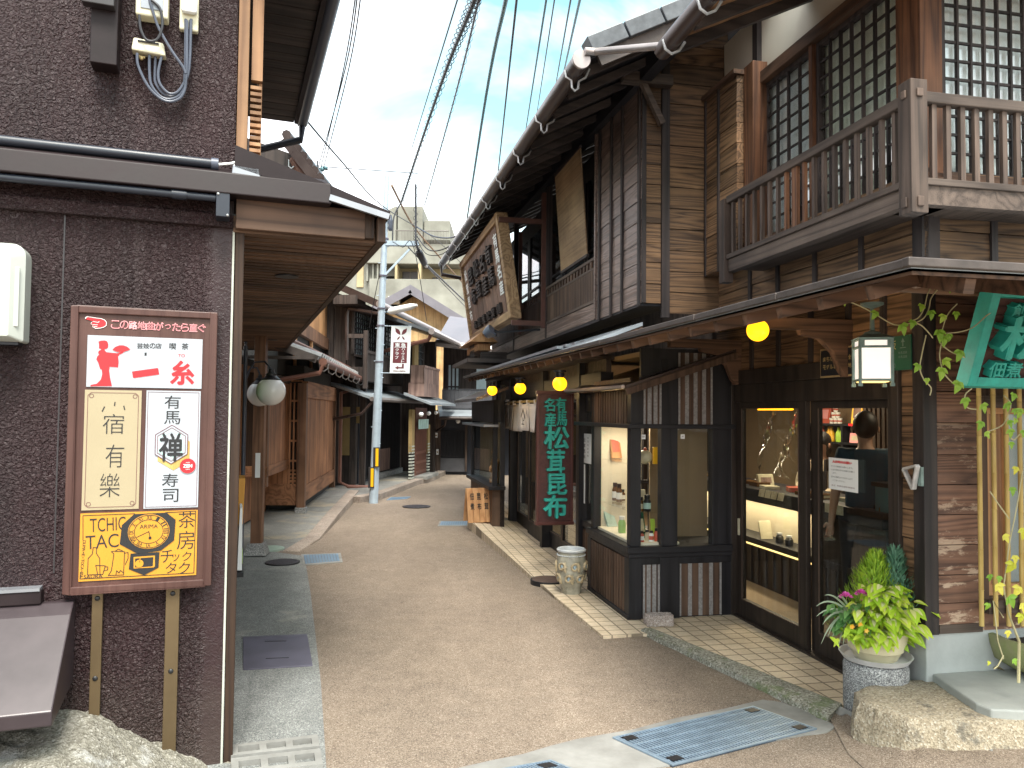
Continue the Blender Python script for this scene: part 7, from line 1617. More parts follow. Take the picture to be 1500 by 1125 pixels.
# two paper strips in the side window
for (q, lb) in ((((846,634),(866.5,636),(866,680),(847.5,676)),'white paper notice with brush writing, upper one in the window beside the red board'),(((845,678),(857.5,680),(856.5,739),(843.5,731)),'white paper strip with a red seal, lower one in the window beside the red board')):
    c4 = [T(u, v, FT-.005) for u, v in q]; r = R_thing('paper_notice', lb, 'notice'); s1_, s0_ = (c4[0][0]+c4[3][0])/2, (c4[1][0]+c4[2][0])/2; z1_, z0_ = (c4[0][1]+c4[1][1])/2, (c4[2][1]+c4[3][1])/2
    m = MB(); m.box(FT-.008,FT-.004,s0_,s1_,z0_,z1_); m.build('sheet', M['paper'], r); P_ = TP(FT-.0085); Wn, Hn = s1_-s0_, z1_-z0_
    m = MB()
    if 'seal' not in lb:
        for i, c in enumerate('松茸昆布'): P_.text(m, c, -(s1_-Wn*.5), z1_-Hn*(.22+.19*i), Wn*.19, Hn*.12, .0006, .02)
        for k, fx in enumerate((.2,.78)):
            for i, c in enumerate('有馬名産佃煮'): P_.text(m, c, -(s1_-Wn*fx), z1_-Hn*(.14+.12*i), Wn*.09, Hn*.07, .0006)
    else:
        for i, c in enumerate('有馬名産'): P_.text(m, c, -(s1_-Wn*.6), z1_-Hn*(.18+.16*i), Wn*.30, Hn*.09, .0006, .02)
        mm = MB(); P_.poly(mm, ell(-(s1_-Wn*.6), z1_-Hn*.82, Wn*.16, Hn*.06, 14), .0006); mm.build('seal', M['red'], r)
    m.build('lettering', M['paperink'], r)
# half curtain (noren) at the entry
nt_ = FT-.10; a = T(735,591,nt_); b = T(786,594,nt_); c = T(735,628,nt_); d = T(786,634,nt_)
r = R_thing('noren_curtain', 'white split half curtain with a black crest over the shop entry', 'curtain')
s1_, s0_ = (a[0]+c[0])/2, (b[0]+d[0])/2; z1_, z0_ = (a[1]+b[1])/2, (c[1]+d[1])/2; L_ = s1_-s0_
def nwave(s, f): return nt_ + .022*math.sin(s*9.0)*f + .010*math.sin(s*23+1)*f
for i in range(5):
    a_, b_ = s0_+L_*i/5+.006, s0_+L_*(i+1)/5-.006; k, q = 10, 6; vs = []; fs = []
    for j in range(q+1):
        f_ = j/q
        for g_i in range(k+1): s_ = a_+(b_-a_)*g_i/k; s2_ = s_ + (.02*f_*f_*(1 if i % 2 else -1)); vs.append((nwave(s_, .25+f_), s2_, z1_+(z0_-z1_)*f_ + .012*f_*math.sin(i*2.1)))
    for j in range(q):
        for g_i in range(k): x = j*(k+1)+g_i; fs.append((x,x+1,x+k+2,x+k+1))
    m = MB(); m.add(vs, fs); cl = m.build('cloth_panel', M['noren'], r, 0, True); so_ = cl.modifiers.new('thickness','SOLIDIFY'); so_.thickness = .004
m = MB(); m.tube([(nt_,s0_-.1,z1_+.03),(nt_,s1_+.1,z1_+.03)], .014, 8); m.build('rod', M['bamboo'], r, 0, True)
m = MB()
for i in range(6): s_ = s0_+.06+(L_-.12)*i/5; m.box(nt_-.018,nt_+.018,s_-.025,s_+.025,z1_-.01,z1_+.05)
m.build('loops', M['noren'], r)
NP = Plane((nt_-.045,0,0), (0,-1,0), (0,0,1)); sl_ = s0_+L_*.245; zm = z1_-(z1_-z0_)*.52; m = MB()
NP.stroke(m, [(-sl_-.12,zm+.02),(-sl_,zm+.11),(-sl_+.12,zm+.0)], .03); NP.text(m, '上', -sl_, zm-.035, .15, .085, .003, .03); m.build('crest', M['black'], r)
m = MB(); NP.column(m, '有馬名産', -(s1_-.12), z1_-.06, .05, .035, .05, .002); m.build('lettering', M['paperink'], r)
# reed blind hung from the wing eave
r = R_thing('reed_blind', 'brown reed blind hanging slanted before the upper wing window', 'blind')
tt_, tb2 = -.765, -.685
q = [T(863,373,tb2), T(824,398,tb2), T(812,262,tt_), T(848,215,tt_)]
n = 60; m = MB(); B0, B1, T1, T0 = [Vector((t_,x[0],x[1])) for t_, x in zip((tb2,tb2,tt_,tt_), q)]
sA_ = (B0.y+T0.y)/2; sB_ = (B1.y+T1.y)/2
zb_ = (B0.z+B1.z)/2; ztt2 = (T0.z+T1.z)/2
for i in range(n):
    f_ = i/n; g2_ = (i+.86)/n; p = lambda f_, s_: (tb2+(tt_-tb2)*f_, s_, zb_+(ztt2-zb_)*f_)
    m.hexa([(p(f_,sA_)[0]-.006,sA_,p(f_,sA_)[2]),(p(f_,sA_)[0]+.006,sA_,p(f_,sA_)[2]),(p(f_,sB_)[0]+.006,sB_,p(f_,sB_)[2]),(p(f_,sB_)[0]-.006,sB_,p(f_,sB_)[2])],[(p(g2_,sA_)[0]-.006,sA_,p(g2_,sA_)[2]),(p(g2_,sA_)[0]+.006,sA_,p(g2_,sA_)[2]),(p(g2_,sB_)[0]+.006,sB_,p(g2_,sB_)[2]),(p(g2_,sB_)[0]-.006,sB_,p(g2_,sB_)[2])])
m.build('reeds', M['sudare'], r)
m = MB()
for f_ in (0,1): m.box(tb2+(tt_-tb2)*f_-.012, tb2+(tt_-tb2)*f_+.012, sA_-.01, sB_+.01, zb_+(ztt2-zb_)*f_-.015, zb_+(ztt2-zb_)*f_+.015)
m.build('batten_bars', M['batten'], r)
# ------------------------------------------------------------------ lamps
for (u, v, d_, lb) in ((1110,484,32,'yellow glass globe lamp under the eave above the sliding doors'),(820,562,21,'yellow globe lamp above the top of the red lacquered board'),(762,569,17,'yellow globe lamp above the right part of the white half curtain'),(721,572,14.5,'farthest yellow globe lamp, above the far display box')):
    yb = FPX*.125/d_; c = at(u, v, yb); r = thing('eave_lamp', lb, 'lamp', c, 0, 'yellow globe lamps under the shop eave')
    m = MB(); m.sphere((0,0,0), .0625, 26, 16); m.build('globe', M['yellowlamp'], r, 0, True)
    m = MB(); m.lathe([(.035,.052),(.038,.06),(.038,.095),(.055,.10),(.055,.115),(0,.118)], 18); m.build('socket', M['iron'], r, 0, True)
    lt = bpy.data.lights.new('eave_lamp_light', 'POINT'); lt.energy = 9.0; lt.color = (1,.70,.30); lt.shadow_soft_size = .066; lo = bpy.data.objects.new('eave_lamp_light', lt); COL.objects.link(lo); lo.parent = r
yl = 3.88; c = at(1278,535,yl); loc_l = RF.loc(c)
r = thing('lantern', 'square verdigris lantern with frosted panes hanging from the eave corner', 'lantern', c, math.radians(-12))
zL = lambda v: (at(1278,v,yl)-c).z
h0, h1, h2_, h3_ = zL(559), zL(511), zL(497), zL(484); w_ = .074
m = MB(); m.box(-w_+.006,w_-.006,-w_+.006,w_-.006,h0+.006,h1); m.box(-w_+.006,w_-.006,-w_+.006,w_-.006,h1+.012,h2_-.008); m.build('frosted_panes', M['lampglow'], r)
m = MB(); m.box(-w_+.012,w_-.012,-w_+.012,w_-.012,h0-.004,h0+.004); m.build('glowing_base', M['lampwarm'], r)
m = MB()
for sx in (-1,1):
    for sy in (-1,1): m.box(sx*w_-.007,sx*w_+.007,sy*w_-.007,sy*w_+.007,h0-.014,h2_); m.box(sx*w_-.010,sx*w_+.010,sy*w_-.010,sy*w_+.010,h0-.026,h0-.010)
for z0_, z1_ in ((h0,h0+.012),(h1,h1+.012),(h2_-.010,h2_+.004)):
    for s_ in (-1,1): m.box(-w_,w_,s_*w_-.004,s_*w_+.004,z0_,z1_); m.box(s_*w_-.004,s_*w_+.004,-w_,w_,z0_,z1_)
for s_ in (-1,1):
    for x0 in (-w_,w_-.022): m.box(x0,x0+.022,s_*w_-.003,s_*w_+.003,h1+.012,h2_-.01); m.box(s_*w_-.003,s_*w_+.003,x0,x0+.022,h1+.012,h2_-.01)
m.build('frame', M['verdigris'], r, .002)
m = MB(); m.hexa([(-w_-.012,-w_-.012,h2_+.002),(w_+.012,-w_-.012,h2_+.002),(w_+.012,w_+.012,h2_+.002),(-w_-.012,w_+.012,h2_+.002)],[(-w_*.62,-w_*.62,h2_+.022),(w_*.62,-w_*.62,h2_+.022),(w_*.62,w_*.62,h2_+.022),(-w_*.62,w_*.62,h2_+.022)])
m.lathe([(w_*.62,h2_+.02),(w_*.5,h2_+.035),(w_*.3,h3_-.006),(.012,h3_),(.009,zL(452)),(.03,zL(450)),(.055,zL(447)),(.055,zL(444)),(0,zL(443))], 20); m.build('dome_and_stem', M['verdigris'], r, 0, True)
lt = bpy.data.lights.new('lantern_light', 'POINT'); lt.energy = 5.0; lt.color = (1,.84,.62); lt.shadow_soft_size = .12; lo = bpy.data.objects.new('lantern_light', lt); COL.objects.link(lo); lo.parent = r
# ------------------------------------------------------------------ things on the ground by the shop
q = G(841,873,.02); jc = RW(q[0], q[1]+.10, .02); yj = jc.y
r = thing('ceramic_jar', 'tall glazed stoneware jar with relief scrolls standing beside the showcase', 'jar', jc, .4)
kj = yj/FPX; zj = lambda v: at(841,v,yj).z-.02
HJ = zj(803); rm = 21.5*kj
prof = [(rm*.62,0),(rm*.66,.02),(rm*.66,.05),(rm*.80,HJ*.22),(rm*.96,HJ*.45),(rm*1.0,HJ*.62),(rm*.97,HJ*.78),(rm*.92,HJ*.88),(rm*.88,HJ*.93)]
m = MB(); m.lathe(prof+[(rm*.80,HJ*.9),(rm*.70,HJ*.4),(0,HJ*.3)], 36); m.build('body', M['glaze'], r, 0, True)
m = MB(); m.lathe([(rm*.86,HJ*.925),(rm*.98,HJ*.945),(rm*1.0,HJ*.98),(rm*.93,HJ*1.0),(rm*.82,HJ*.985),(rm*.78,HJ*.92)], 36); m.build('rim', M['glazelight'], r, 0, True)
def on_jar(a, h, off=.0):
    for (r0, z0), (r1, z1) in zip(prof, prof[1:]):
        if z0 <= h <= z1: rr_ = r0+(r1-r0)*(h-z0)/(z1-z0); break
    else: rr_ = rm
    return ((rr_+off)*math.cos(a), (rr_+off)*math.sin(a), h)
m = MB(); m2 = MB()
for k in range(14):
    a0 = k*.449+rnd.uniform(-.1,.1); h0_ = HJ*(.36 if k % 2 else .62); r1_ = .042
    pts = [on_jar(a0+r1_*math.cos(t_)/rm*(1-.05*i), h0_+r1_*math.sin(t_)*(1-.05*i), .006) for i, t_ in enumerate([j*.45 for j in range(15)])]
    m.tube(pts, .010, 6); c_p = on_jar(a0, h0_, -.004); m2.sphere(c_p, .026, 10, 8, (.6,.6,1))
    pts = [on_jar(a0+.2+.10*i/8, h0_+HJ*.10*math.sin(i*.8), .004) for i in range(9)]; m.tube(pts, [.004+.010*math.sin(math.pi*i/8) for i in range(9)], 6)
m.build('relief_scrolls', M['glazetan'], r, 0, True); m2.build('inlay', M['glazeblue'], r, 0, True)
m = MB()
for k in range(44): a0 = 2*math.pi*k/44; m.sphere(on_jar(a0, HJ*.865, .002), .007, 6, 4)
m.build('bead_row', M['glazelight'], r, 0, True)
q = gp(965,916,.02); r = thing('granite_block', 'small rough pinkish granite block against the base of the showcase', 'stone block', q, RF.rz-.12)
def rock(mb, hx, hy, hz, seed, amp=.006, n=5):
    rn = random.Random(seed); bm = bmesh.new(); bmesh.ops.create_cube(bm, size=1); bmesh.ops.subdivide_edges(bm, edges=bm.edges, cuts=n, use_grid_fill=True)
    for v in bm.verts:
        for i in range(3): v.co[i] *= 1-.10*sum((2*v.co[j])**6 for j in range(3) if j != i)/2
        v.co = Vector((v.co.x*hx, v.co.y*hy, (v.co.z+.5)*hz))+Vector((rn.uniform(-amp,amp),rn.uniform(-amp,amp),rn.uniform(-amp,amp)))
    bm.verts.index_update(); mb.add([v.co for v in bm.verts], [tuple(v.index for v in f.verts) for f in bm.faces]); bm.free()
m = MB(); rock(m, .215, .09, .085, 3); m.build('block', M['brickstone'], r, 0, True)
# folding display boards by the far box
q = gp(703,765,.12); r = thing('folding_board', 'small folding stand of orange-brown boards with black writing before the far display box', 'sandwich board', q, RF.rz+.15)
hb = at(703,716,q.y).z-.12
for k in range(2):
    m = MB()
    for i in range(4): x = -.17+i*.085; m.hexa([(x,-.02+.22*k,0),(x+.08,-.02+.22*k,0),(x+.08,.0+.22*k,0),(x,.0+.22*k,0)],[(x,.09+.02*k,hb),(x+.08,.09+.02*k,hb),(x+.08,.11+.02*k,hb),(x,.11+.02*k,hb)])
    bd = m.build('board', M['orangewood'], r)
    if k == 0:
        FP = Plane((0,-.021,0), (1,0,0), (0,.11,hb)); m = MB()
        for i, w_ in enumerate(('松茸','昆布','佃煮')):
            for j, c in enumerate(w_): FP.text(m, c, .10-.10*i, hb*(.78-.30*j), .055, .09, .002, .02)
        m.build('lettering', M['black'], bd)
# carved root figure in the far display box
q = T(718,690,-.98); r = R_thing('wood_carving', 'carved wooden figure standing inside the far display box', 'carving')
q = (na+.35, zsl); m = MB(); cx_ = -1.07
hk = T(716,652,cx_)[1]-zsl
m.lathe([(.055,0),(.065,.03),(.055,hk*.25),(.06,hk*.45),(.05,hk*.62),(.025,hk*.72),(.045,hk*.85),(.03,hk*.97),(0,hk)], 14, (cx_,q[0],zsl))
for k in range(9): a0 = k*.7; m.sphere((cx_+.035*math.cos(a0),q[0]+.06*math.sin(a0),zsl+hk*(.12+.06*k)), .028+.008*(k % 3), 9, 7)
m.build('figure', M['orangewood'], r, 0, True); m = MB(); m.lathe([(.068,0),(.068,.02),(0,.02)], 16, (cx_,q[0],zsl-.003)); m.build('base', M['soffitdark'], r)
# grey metal wedge fixed by the door jamb
r = R_thing('wall_wedge', 'small grey metal V-shaped holder on the wall right of the sliding doors', 'holder')
P3 = lambda u, v: T(u, v, -.05); ou = [P3(*p) for p in ((1323,687),(1328,681),(1343,682),(1342,706),(1337,717),(1330,704))]; inn_ = [P3(*p) for p in ((1330,690),(1340,688),(1339,705),(1335,708))]
m = MB(); n = len(ou)
def band(mb, a, b, w0, w1): mb.beam((-.045,a[0],a[1]), (-.045,b[0],b[1]), w0, w1, (1,0,0))
for a, b in ((ou[0],ou[2]),(ou[2],ou[4]),(ou[4],ou[0])): band(m, a, b, .014, .028)
m.build('holder', M['hook'], r, .004); m = MB(); m.box(-.03,-.0,P3(1342,690)[0]-.012,P3(1342,690)[0]+.012,P3(1342,712)[1],P3(1342,684)[1]); m.build('back_plate', M['verdigris'], r)
# steps at the corner
tp = [(1253,1013),(1268,1004),(1310,998),(1361,993),(1400,1016),(1442,1042),(1520,1046),(1520,1058),(1440,1060),(1385,1060),(1330,1053),(1290,1038),(1258,1026)]; ZS = .20
bt_ = [(1246,1020),(1268,1010),(1310,1002),(1361,998),(1400,1020),(1442,1050),(1520,1054),(1522,1086),(1440,1090),(1390,1089),(1332,1081),(1272,1062),(1232,1040)]
TPp = [gp(u, v, ZS) for u, v in tp]; cm = sum(TPp, Vector())/len(TPp)
BTp = [Vector((p.x, p.y, -.03)) + (Vector((p.x-cm.x, p.y-cm.y, 0)).normalized()*.035 if i not in (1,2,3,4,5,6) else Vector((0,0,0))) for i, p in enumerate(TPp)]
rn = random.Random(9); o_ = TPp[0].copy(); o_.z = 0
def dens(P, k=6):
    r_ = []
    for i, p in enumerate(P):
        q = P[(i+1) % len(P)]
        for j in range(k): r_.append(p.lerp(q, j/k))
    return r_
td, bd = dens(TPp), dens(BTp); n = len(td); cen = sum(td, Vector())/n; rings = []
for f_ in (0,.3,.6,.85): rings.append([b.lerp(t_, f_)+Vector((rn.uniform(-1,1),rn.uniform(-1,1),rn.uniform(-.5,.5)))*.008 for b, t_ in zip(bd, td)])
rings.append([t_+Vector((rn.uniform(-.006,.006),rn.uniform(-.006,.006),-.008+rn.uniform(-.004,.004))) for t_ in td])
for f_ in (.03,.10,.3,.6,.85): rings.append([t_.lerp(cen, f_)+Vector((0,0,(.004 if f_ > .05 else .0)+rn.uniform(-.003,.003))) for t_ in td])
m = MB(); m.add([p-o_ for r_ in rings for p in r_], [(i*n+k, i*n+(k+1) % n, (i+1)*n+(k+1) % n, (i+1)*n+k) for i in range(len(rings)-1) for k in range(n)]+[tuple(range((len(rings)-1)*n, len(rings)*n))])
so2 = m.build('step_stone', M['stone'], None, 0, True); so2.location = o_; tag(so2, 'large rough sandy stone step at the corner before the flower pot', 'step')
ZL = .245; sp = [gp(u, v, ZL) for u, v in ((1362,984),(1440,982),(1560,974),(1580,1040),(1500,1041),(1452,1039),(1430,1030))]; o_ = sp[0].copy(); o_.z = 0
m = MB(); m.prism([((p-o_).x,(p-o_).y) for p in sp], ZS-.03, ZL); sl2 = m.build('slate_step', M['slate'], None, .008); sl2.location = o_; tag(sl2, 'smooth grey slate slab lying behind the sandy stone step', 'step')
# ------------------------------------------------------------------ planted pot on a granite pedestal
tP = -.20; sP, _ = T(1283,1000,tP); pc = RW(tP, sP); yP = pc.y; kP = yP/FPX
zP = lambda v: at(1283, v, yP).z
r = thing('granite_pedestal', 'round speckled granite pedestal with a square notch under the flower pot', 'pedestal', (pc.x,pc.y,.02), RF.rz)
zt6 = zP(966)-.02; rp_ = 44*kP
m = MB(); N = 40; pro = [(rp_*.98,0),(rp_*1.0,.02),(rp_*1.0,zt6-.03),(rp_*.95,zt6-.008),(rp_*.86,zt6),(0,zt6)]; m.lathe(pro, N); m.build('body', M['granite'], r, 0, True)
m = MB(); m.box(-.035,.03,-rp_-.003,-rp_*.8,.06,.115); o = m.build('notch', M['soil'], r)
o.rotation_euler = (0,0,-.5)
pz = zP(966)
r = thing('flower_pot', 'cream round plastic flower pot on a white saucer, crowded with plants', 'flower pot', (pc.x,pc.y,pz))
R1 = 46*kP; hp_ = zP(920)-pz
m = MB(); m.lathe([(R1*.72,0),(R1*.95,.004),(R1*1.06,.030),(R1*1.08,.034),(R1*1.03,.034),(R1*.92,.010),(0,.010)], 36); m.build('saucer', M['potwhite'], r, 0, True)
m = MB(); m.lathe([(R1*.62,.012),(R1*.76,hp_*.35),(R1*.80,hp_*.37),(R1*.86,hp_*.62),(R1*.895,hp_*.64),(R1*.95,hp_*.95),(R1*1.0,hp_*.97),(R1*1.01,hp_*1.03),(R1*.96,hp_*1.03),(R1*.90,hp_*.85),(0,hp_*.82)], 40); m.build('pot', M['potcream'], r, 0, True)
m = MB(); m.lathe([(R1*.9,hp_*.83),(R1*.5,hp_*.93),(0,hp_*.97)], 24); m.build('soil', M['soil'], r, 0, True)
rl = random.Random(21)
def leaf(mb, p, d, up, L, W, fold=.25, curl=.35, n=4):
    """one leaf: two rows of quads folded along its rib"""
    d = Vector(d).normalized(); sd_ = d.cross(Vector(up)); sd_ = (sd_ if sd_.length > 1e-3 else Vector((1,0,0))).normalized(); nn = sd_.cross(d); vs = []; fs = []
    for i in range(n+1):
        f_ = i/n; w_ = W*math.sin(math.pi*min(1, .06+.94*f_)**.8)*.5 if i < n else 0.0; c = Vector(p)+d*L*f_-nn*curl*L*f_*f_
        vs += [c+sd_*w_+nn*fold*w_, c, c-sd_*w_+nn*fold*w_]
    for i in range(n):
        a = i*3; fs += [(a,a+1,a+4,a+3),(a+1,a+2,a+5,a+4)]
    mb.add(vs, fs)
ppos = lambda u, v, dy=0.0: at(u, v, yP+dy)
pl0 = Vector((pc.x,pc.y,pz+hp_*.9))
def plant(name, label): return thing(name, label, 'plant', pl0)
def rdir(zb=.4, k=1.0): a = rl.uniform(0, 2*math.pi); return Vector((math.cos(a)*k, math.sin(a)*k, zb+rl.uniform(-.3,.3)))
def conifer(name, label, u0, v0, u1, v1, wpx, mat, dy, n, L):
    r = plant(name, label); b, t_ = ppos(u0,v0,dy)-pl0, ppos(u1,v1,dy)-pl0; m = MB(); m.tube([b, b.lerp(t_,.5), t_], [.010,.007,.002], 6); m.build('stem', M['stem'], r, 0, True); m = MB()
    for i in range(n):
        f_ = rl.random()**.8; a = rl.uniform(0,2*math.pi); rad = wpx*kP*(1-f_)**.75*(.35+.65*rl.random())*.5+.006; c = b.lerp(t_, f_*.96)+Vector((math.cos(a)*rad, math.sin(a)*rad, 0))
        dd = Vector((math.cos(a)*.55, math.sin(a)*.55, 1.0+rl.uniform(-.2,.3)))
        for k in range(3): leaf(m, c+dd*L*.25*k, dd+Vector((rl.uniform(-.6,.6),rl.uniform(-.6,.6),0)), (math.cos(a),math.sin(a),.2), L, L*.20, .1, .1, 2)
    m.build('foliage', M[mat], r); return r
conifer('golden_cypress', 'yellow-green feathery cypress at the back left of the flower pot', 1268,925,1284,810,112,'leaf_gold',.06,900,.034)
conifer('blue_cypress', 'blue-green feathery cypress at the back right of the flower pot', 1316,935,1310,806,84,'leaf_blue',.05,760,.038)
r = plant('coleus', 'lime coleus with cream-veined leaves filling the right side of the flower pot'); m = MB(); mc = MB(); ms = MB()
for i in range(230):
    u, v = rl.gauss(1302,23), rl.uniform(858,936); 
    if v < 880: u = rl.gauss(1292,13)
    if v > 925: u = rl.uniform(1262,1342)
    c = ppos(u, v, rl.uniform(-.17,.07))-pl0; dd = (c-Vector((.03,.02,-.02))); dd = Vector((dd.x, dd.y-.05, dd.z*.3-.02)).normalized()+Vector((rl.uniform(-.5,.5),rl.uniform(-.5,.2),rl.uniform(-.4,.15))); L = rl.uniform(.050,.098); up = (rl.uniform(-.3,.3),rl.uniform(-.9,-.2),1)
    leaf(m, c, dd, up, L, L*.66, .2, .45, 5); dn = dd.normalized(); sd_ = dn.cross(Vector(up)).normalized(); nn = sd_.cross(dn)
    leaf(mc, c+nn*.004, dd, up, L*.76, L*.30, .2, .45*.76, 4)
for i in range(14): u = rl.uniform(1280,1325); ms.tube([Vector((rl.uniform(-.02,.1),rl.uniform(-.05,.05),0)), ppos(u, rl.uniform(870,915), rl.uniform(-.08,.03))-pl0], .004, 5)
m.build('leaves', M['leaf_lime'], r); mc.build('leaf_veins', M['leaf_cream'], r); ms.build('stems', M['stempale'], r)
r = plant('pink_flower', 'mid green plant with four pink flower heads at the left of the flower pot'); m = MB(); mf = MB()
for i in range(95):
    c = ppos(rl.gauss(1246,16), rl.uniform(884,925), rl.uniform(-.12,.05))-pl0; dd = Vector((c.x+.05,c.y-.08,.0)).normalized()+Vector((rl.uniform(-.7,.4),rl.uniform(-.7,.3),rl.uniform(-.35,.4))); L = rl.uniform(.045,.075); leaf(m, c, dd, (0,-.4,1), L, L*.45, .25, .45, 4)
for u, v in ((1239,877),(1262,873),(1279,879),(1272,883)):
    c0 = ppos(u, v, -.13)-pl0
    for i in range(46):
        a = rl.uniform(0,6.28); e = rl.uniform(.1,1.0); d_ = Vector((math.cos(a)*e, math.sin(a)*e, 1.05-e*.8)); leaf(mf, c0+d_*.024*Vector((1,1,.6)).length/1.5, d_+Vector((rl.uniform(-.4,.4),rl.uniform(-.4,.4),0)), (0,-.3,1), .017, .013, .1, .2, 2)
m.build('leaves', M['leaf_mid'], r); mf.build('flower_heads', M['pink'], r)
r = plant('yellow_flower', 'low green plant with three yellow-orange flowers over the front rim of the pot'); m = MB(); mf = MB()
for i in range(46):
    c = ppos(rl.gauss(1257,15), rl.uniform(915,938), rl.uniform(-.19,-.08))-pl0; dd = Vector((rl.uniform(-1,1),rl.uniform(-1,.1),rl.uniform(-.5,.5))); L = rl.uniform(.045,.07); leaf(m, c, dd, (0,-.5,1), L, L*.42, .2, .5, 4)
for u, v in ((1248,918),(1260,915),(1269,924)):
    c0 = ppos(u, v, -.19)-pl0
    for i in range(20): a = i*.63; leaf(mf, c0, (math.cos(a),-.5+.2*(i % 2),math.sin(a)), (0,-1,.2), .016-.004*(i % 2), .008, .1, .2, 2)
m.build('leaves', M['leaf_lime'], r); mf.build('flowers', M['orange'], r)
r = plant('striped_grass', 'striped pale grass arching out over the left rim of the flower pot'); m = MB()
for u1, v1, vm in ((1196,888,868),(1203,943,892),(1196,903,880),(1208,872,866),(1228,950,905),(1218,938,895),(1213,932,888),(1235,945,915),(1226,876,864),(1205,915,884)):
    a, b, c = ppos(1250,905,-.02)-pl0, ppos((1250+u1)/2-4,vm,-.08)-pl0, ppos(u1,v1,-.10)-pl0; pts = [(a*(1-f_)+b*f_)*(1-f_)+(b*(1-f_)+c*f_)*f_ for f_ in [k/9 for k in range(10)]]
    vs = []; fs = []
    for i, p in enumerate(pts): t_ = (pts[min(i+1,9)]-pts[max(i-1,0)]).normalized(); sd_ = t_.cross(Vector((0,-1,.4))).normalized()*(.0055*(1-(i/9)**3)+.0006); vs += [p-sd_, p+Vector((0,0,-.001)), p+sd_]
    for i in range(9): q = i*3; fs += [(q,q+1,q+4,q+3),(q+1,q+2,q+5,q+4)]
    m.add(vs, fs)
m.build('blades', M['leaf_strip'], r)
# ------------------------------------------------------------------ bamboo, vine, mossy pot at the right edge
mb = MB(); mb.box(.33,1.75,-.05,-.022,T(1430,582,0)[1] if False else S(1460,588,-.04)[1]-.035,S(1460,588,-.04)[1]+.03); mb.box(.325,1.75,-.07,-.022,S(1440,889,-.05)[1]-.035,S(1440,889,-.05)[1]+.035); split(mb, 'bamboo_rail', M['greywood_t'], shop)
zbt = S(1440,569,-.085)[1]
for i, (u, vb) in enumerate(((1436,917),(1457,917),(1476,917),(1496,917),(1518,917),(1540,917))):
    t_, z0_ = S(u+2, vb, -.085); R_ = .0125
    r = thing('bamboo_pole', 'upright yellow bamboo pole before the window under the green signboard', 'bamboo pole', RW(t_,-.085,z0_), RF.rz, 'bamboo poles under the green signboard')
    m = MB(); H_ = zbt-z0_+.03; prof_ = []; z = 0; k = 0
    while z < H_:
        L_ = .19+.03*((i*7+k*3) % 4)/4; z2 = min(z+L_, H_); prof_ += [(R_,z),(R_*.97,z+(z2-z)*.5),(R_,z2-.006),(R_*1.16,z2-.003),(R_*.95,z2-.001)]; z = z2; k += 1
    m.lathe(prof_, 12); m.build('culm', M['bamboo'], r, 0, True)
# vine
r = R_thing('vine', 'thin green vine trailing from the eave corner over the green signboard and bamboo', 'vine'); mstem = MB(); mleaf = MB(); my = MB()
VS = lambda x, y, s=-.62: Vector((S(1220+x/3.514, 380+y/3.514, s)[0], s, S(1220+x/3.514, 380+y/3.514, s)[1]))
def vstem(pts, s=-.62, rad=.0028):
    P_ = [VS(x, y, s) for x, y in pts]; o = []
    for i in range(len(P_)-1):
        p0, p1_, p2_, p3_ = P_[max(i-1,0)], P_[i], P_[i+1], P_[min(i+2,len(P_)-1)]
        for k in range(5): t = k/5; o.append(.5*((2*p1_)+(p2_-p0)*t+(2*p0-5*p1_+4*p2_-p3_)*t*t+(3*p1_-p0-3*p2_+p3_)*t**3))
    o.append(P_[-1]); mstem.tube(o, rad, 5)
for pts in ([(60,208),(140,240),(215,280),(290,325),(335,338),(410,328),(455,340),(500,385),(515,405)],[(590,128),(545,150),(505,200),(495,250),(470,300),(430,325)],[(525,128),(490,170),(470,250),(440,300),(400,318)],[(640,228),(600,270),(575,320),(555,400),(552,430),(600,470),(640,490),(680,505)],[(552,380),(640,375),(720,350),(790,290),(825,268)],[(480,390),(460,480),(448,560),(470,620),(505,660),(500,700)],[(560,430),(550,500),(575,590),(640,655)],[(715,665),(680,700),(690,760),(740,772)],[(800,885),(870,855),(905,800),(915,740),(880,700)],[(905,900),(930,930),(960,900)],[(520,130),(560,118)]): vstem(pts)
def ivy(c, L, seed, mb):
    rn = random.Random(seed); a = rn.uniform(-.6,.6); d = Vector((math.sin(a)*.9, rn.uniform(-.5,.1), -math.cos(a))); leaf(mb, c, d, (0,-1,.25), L, L*.62, .22, .25, 4)
    for sg in (-1,1):
        d2 = Vector((math.sin(a+sg*1.05), d.y-.1, -math.cos(a+sg*1.05))); leaf(mb, c, d2, (0,-1,.25), L*.68, L*.40, .2, .2, 3)
for i, (x, y, L) in enumerate(((55,208,.045),(222,268,.06),(355,335,.085),(412,315,.06),(455,232,.055),(505,265,.065),(520,118,.05),(603,130,.06),(572,285,.06),(632,270,.055),(545,365,.085),(572,395,.075),(600,385,.05),(655,470,.08),(440,540,.06),(570,515,.075),(560,560,.085),(485,612,.045),(650,630,.085),(680,715,.075),(770,745,.07),(765,835,.065),(785,890,.05),(895,740,.07),(935,770,.05),(965,770,.07),(905,830,.055),(912,875,.065),(930,690,.06),(915,940,.05),(975,880,.05),(940,820,.045))): ivy(VS(x, y, -.64), L*.68, i, mleaf)
VB = lambda u, v, s=-.50: Vector((S(u, v, s)[0], s, S(u, v, s)[1]))
P_ = [VB(1492,1000,-.42),VB(1493,940,-.42),VB(1478,900),VB(1470,860),VB(1478,800),VB(1490,740),VB(1498,690)]; mstem.tube(P_, [.008,.007,.004,.0035,.003,.003,.0025], 6)
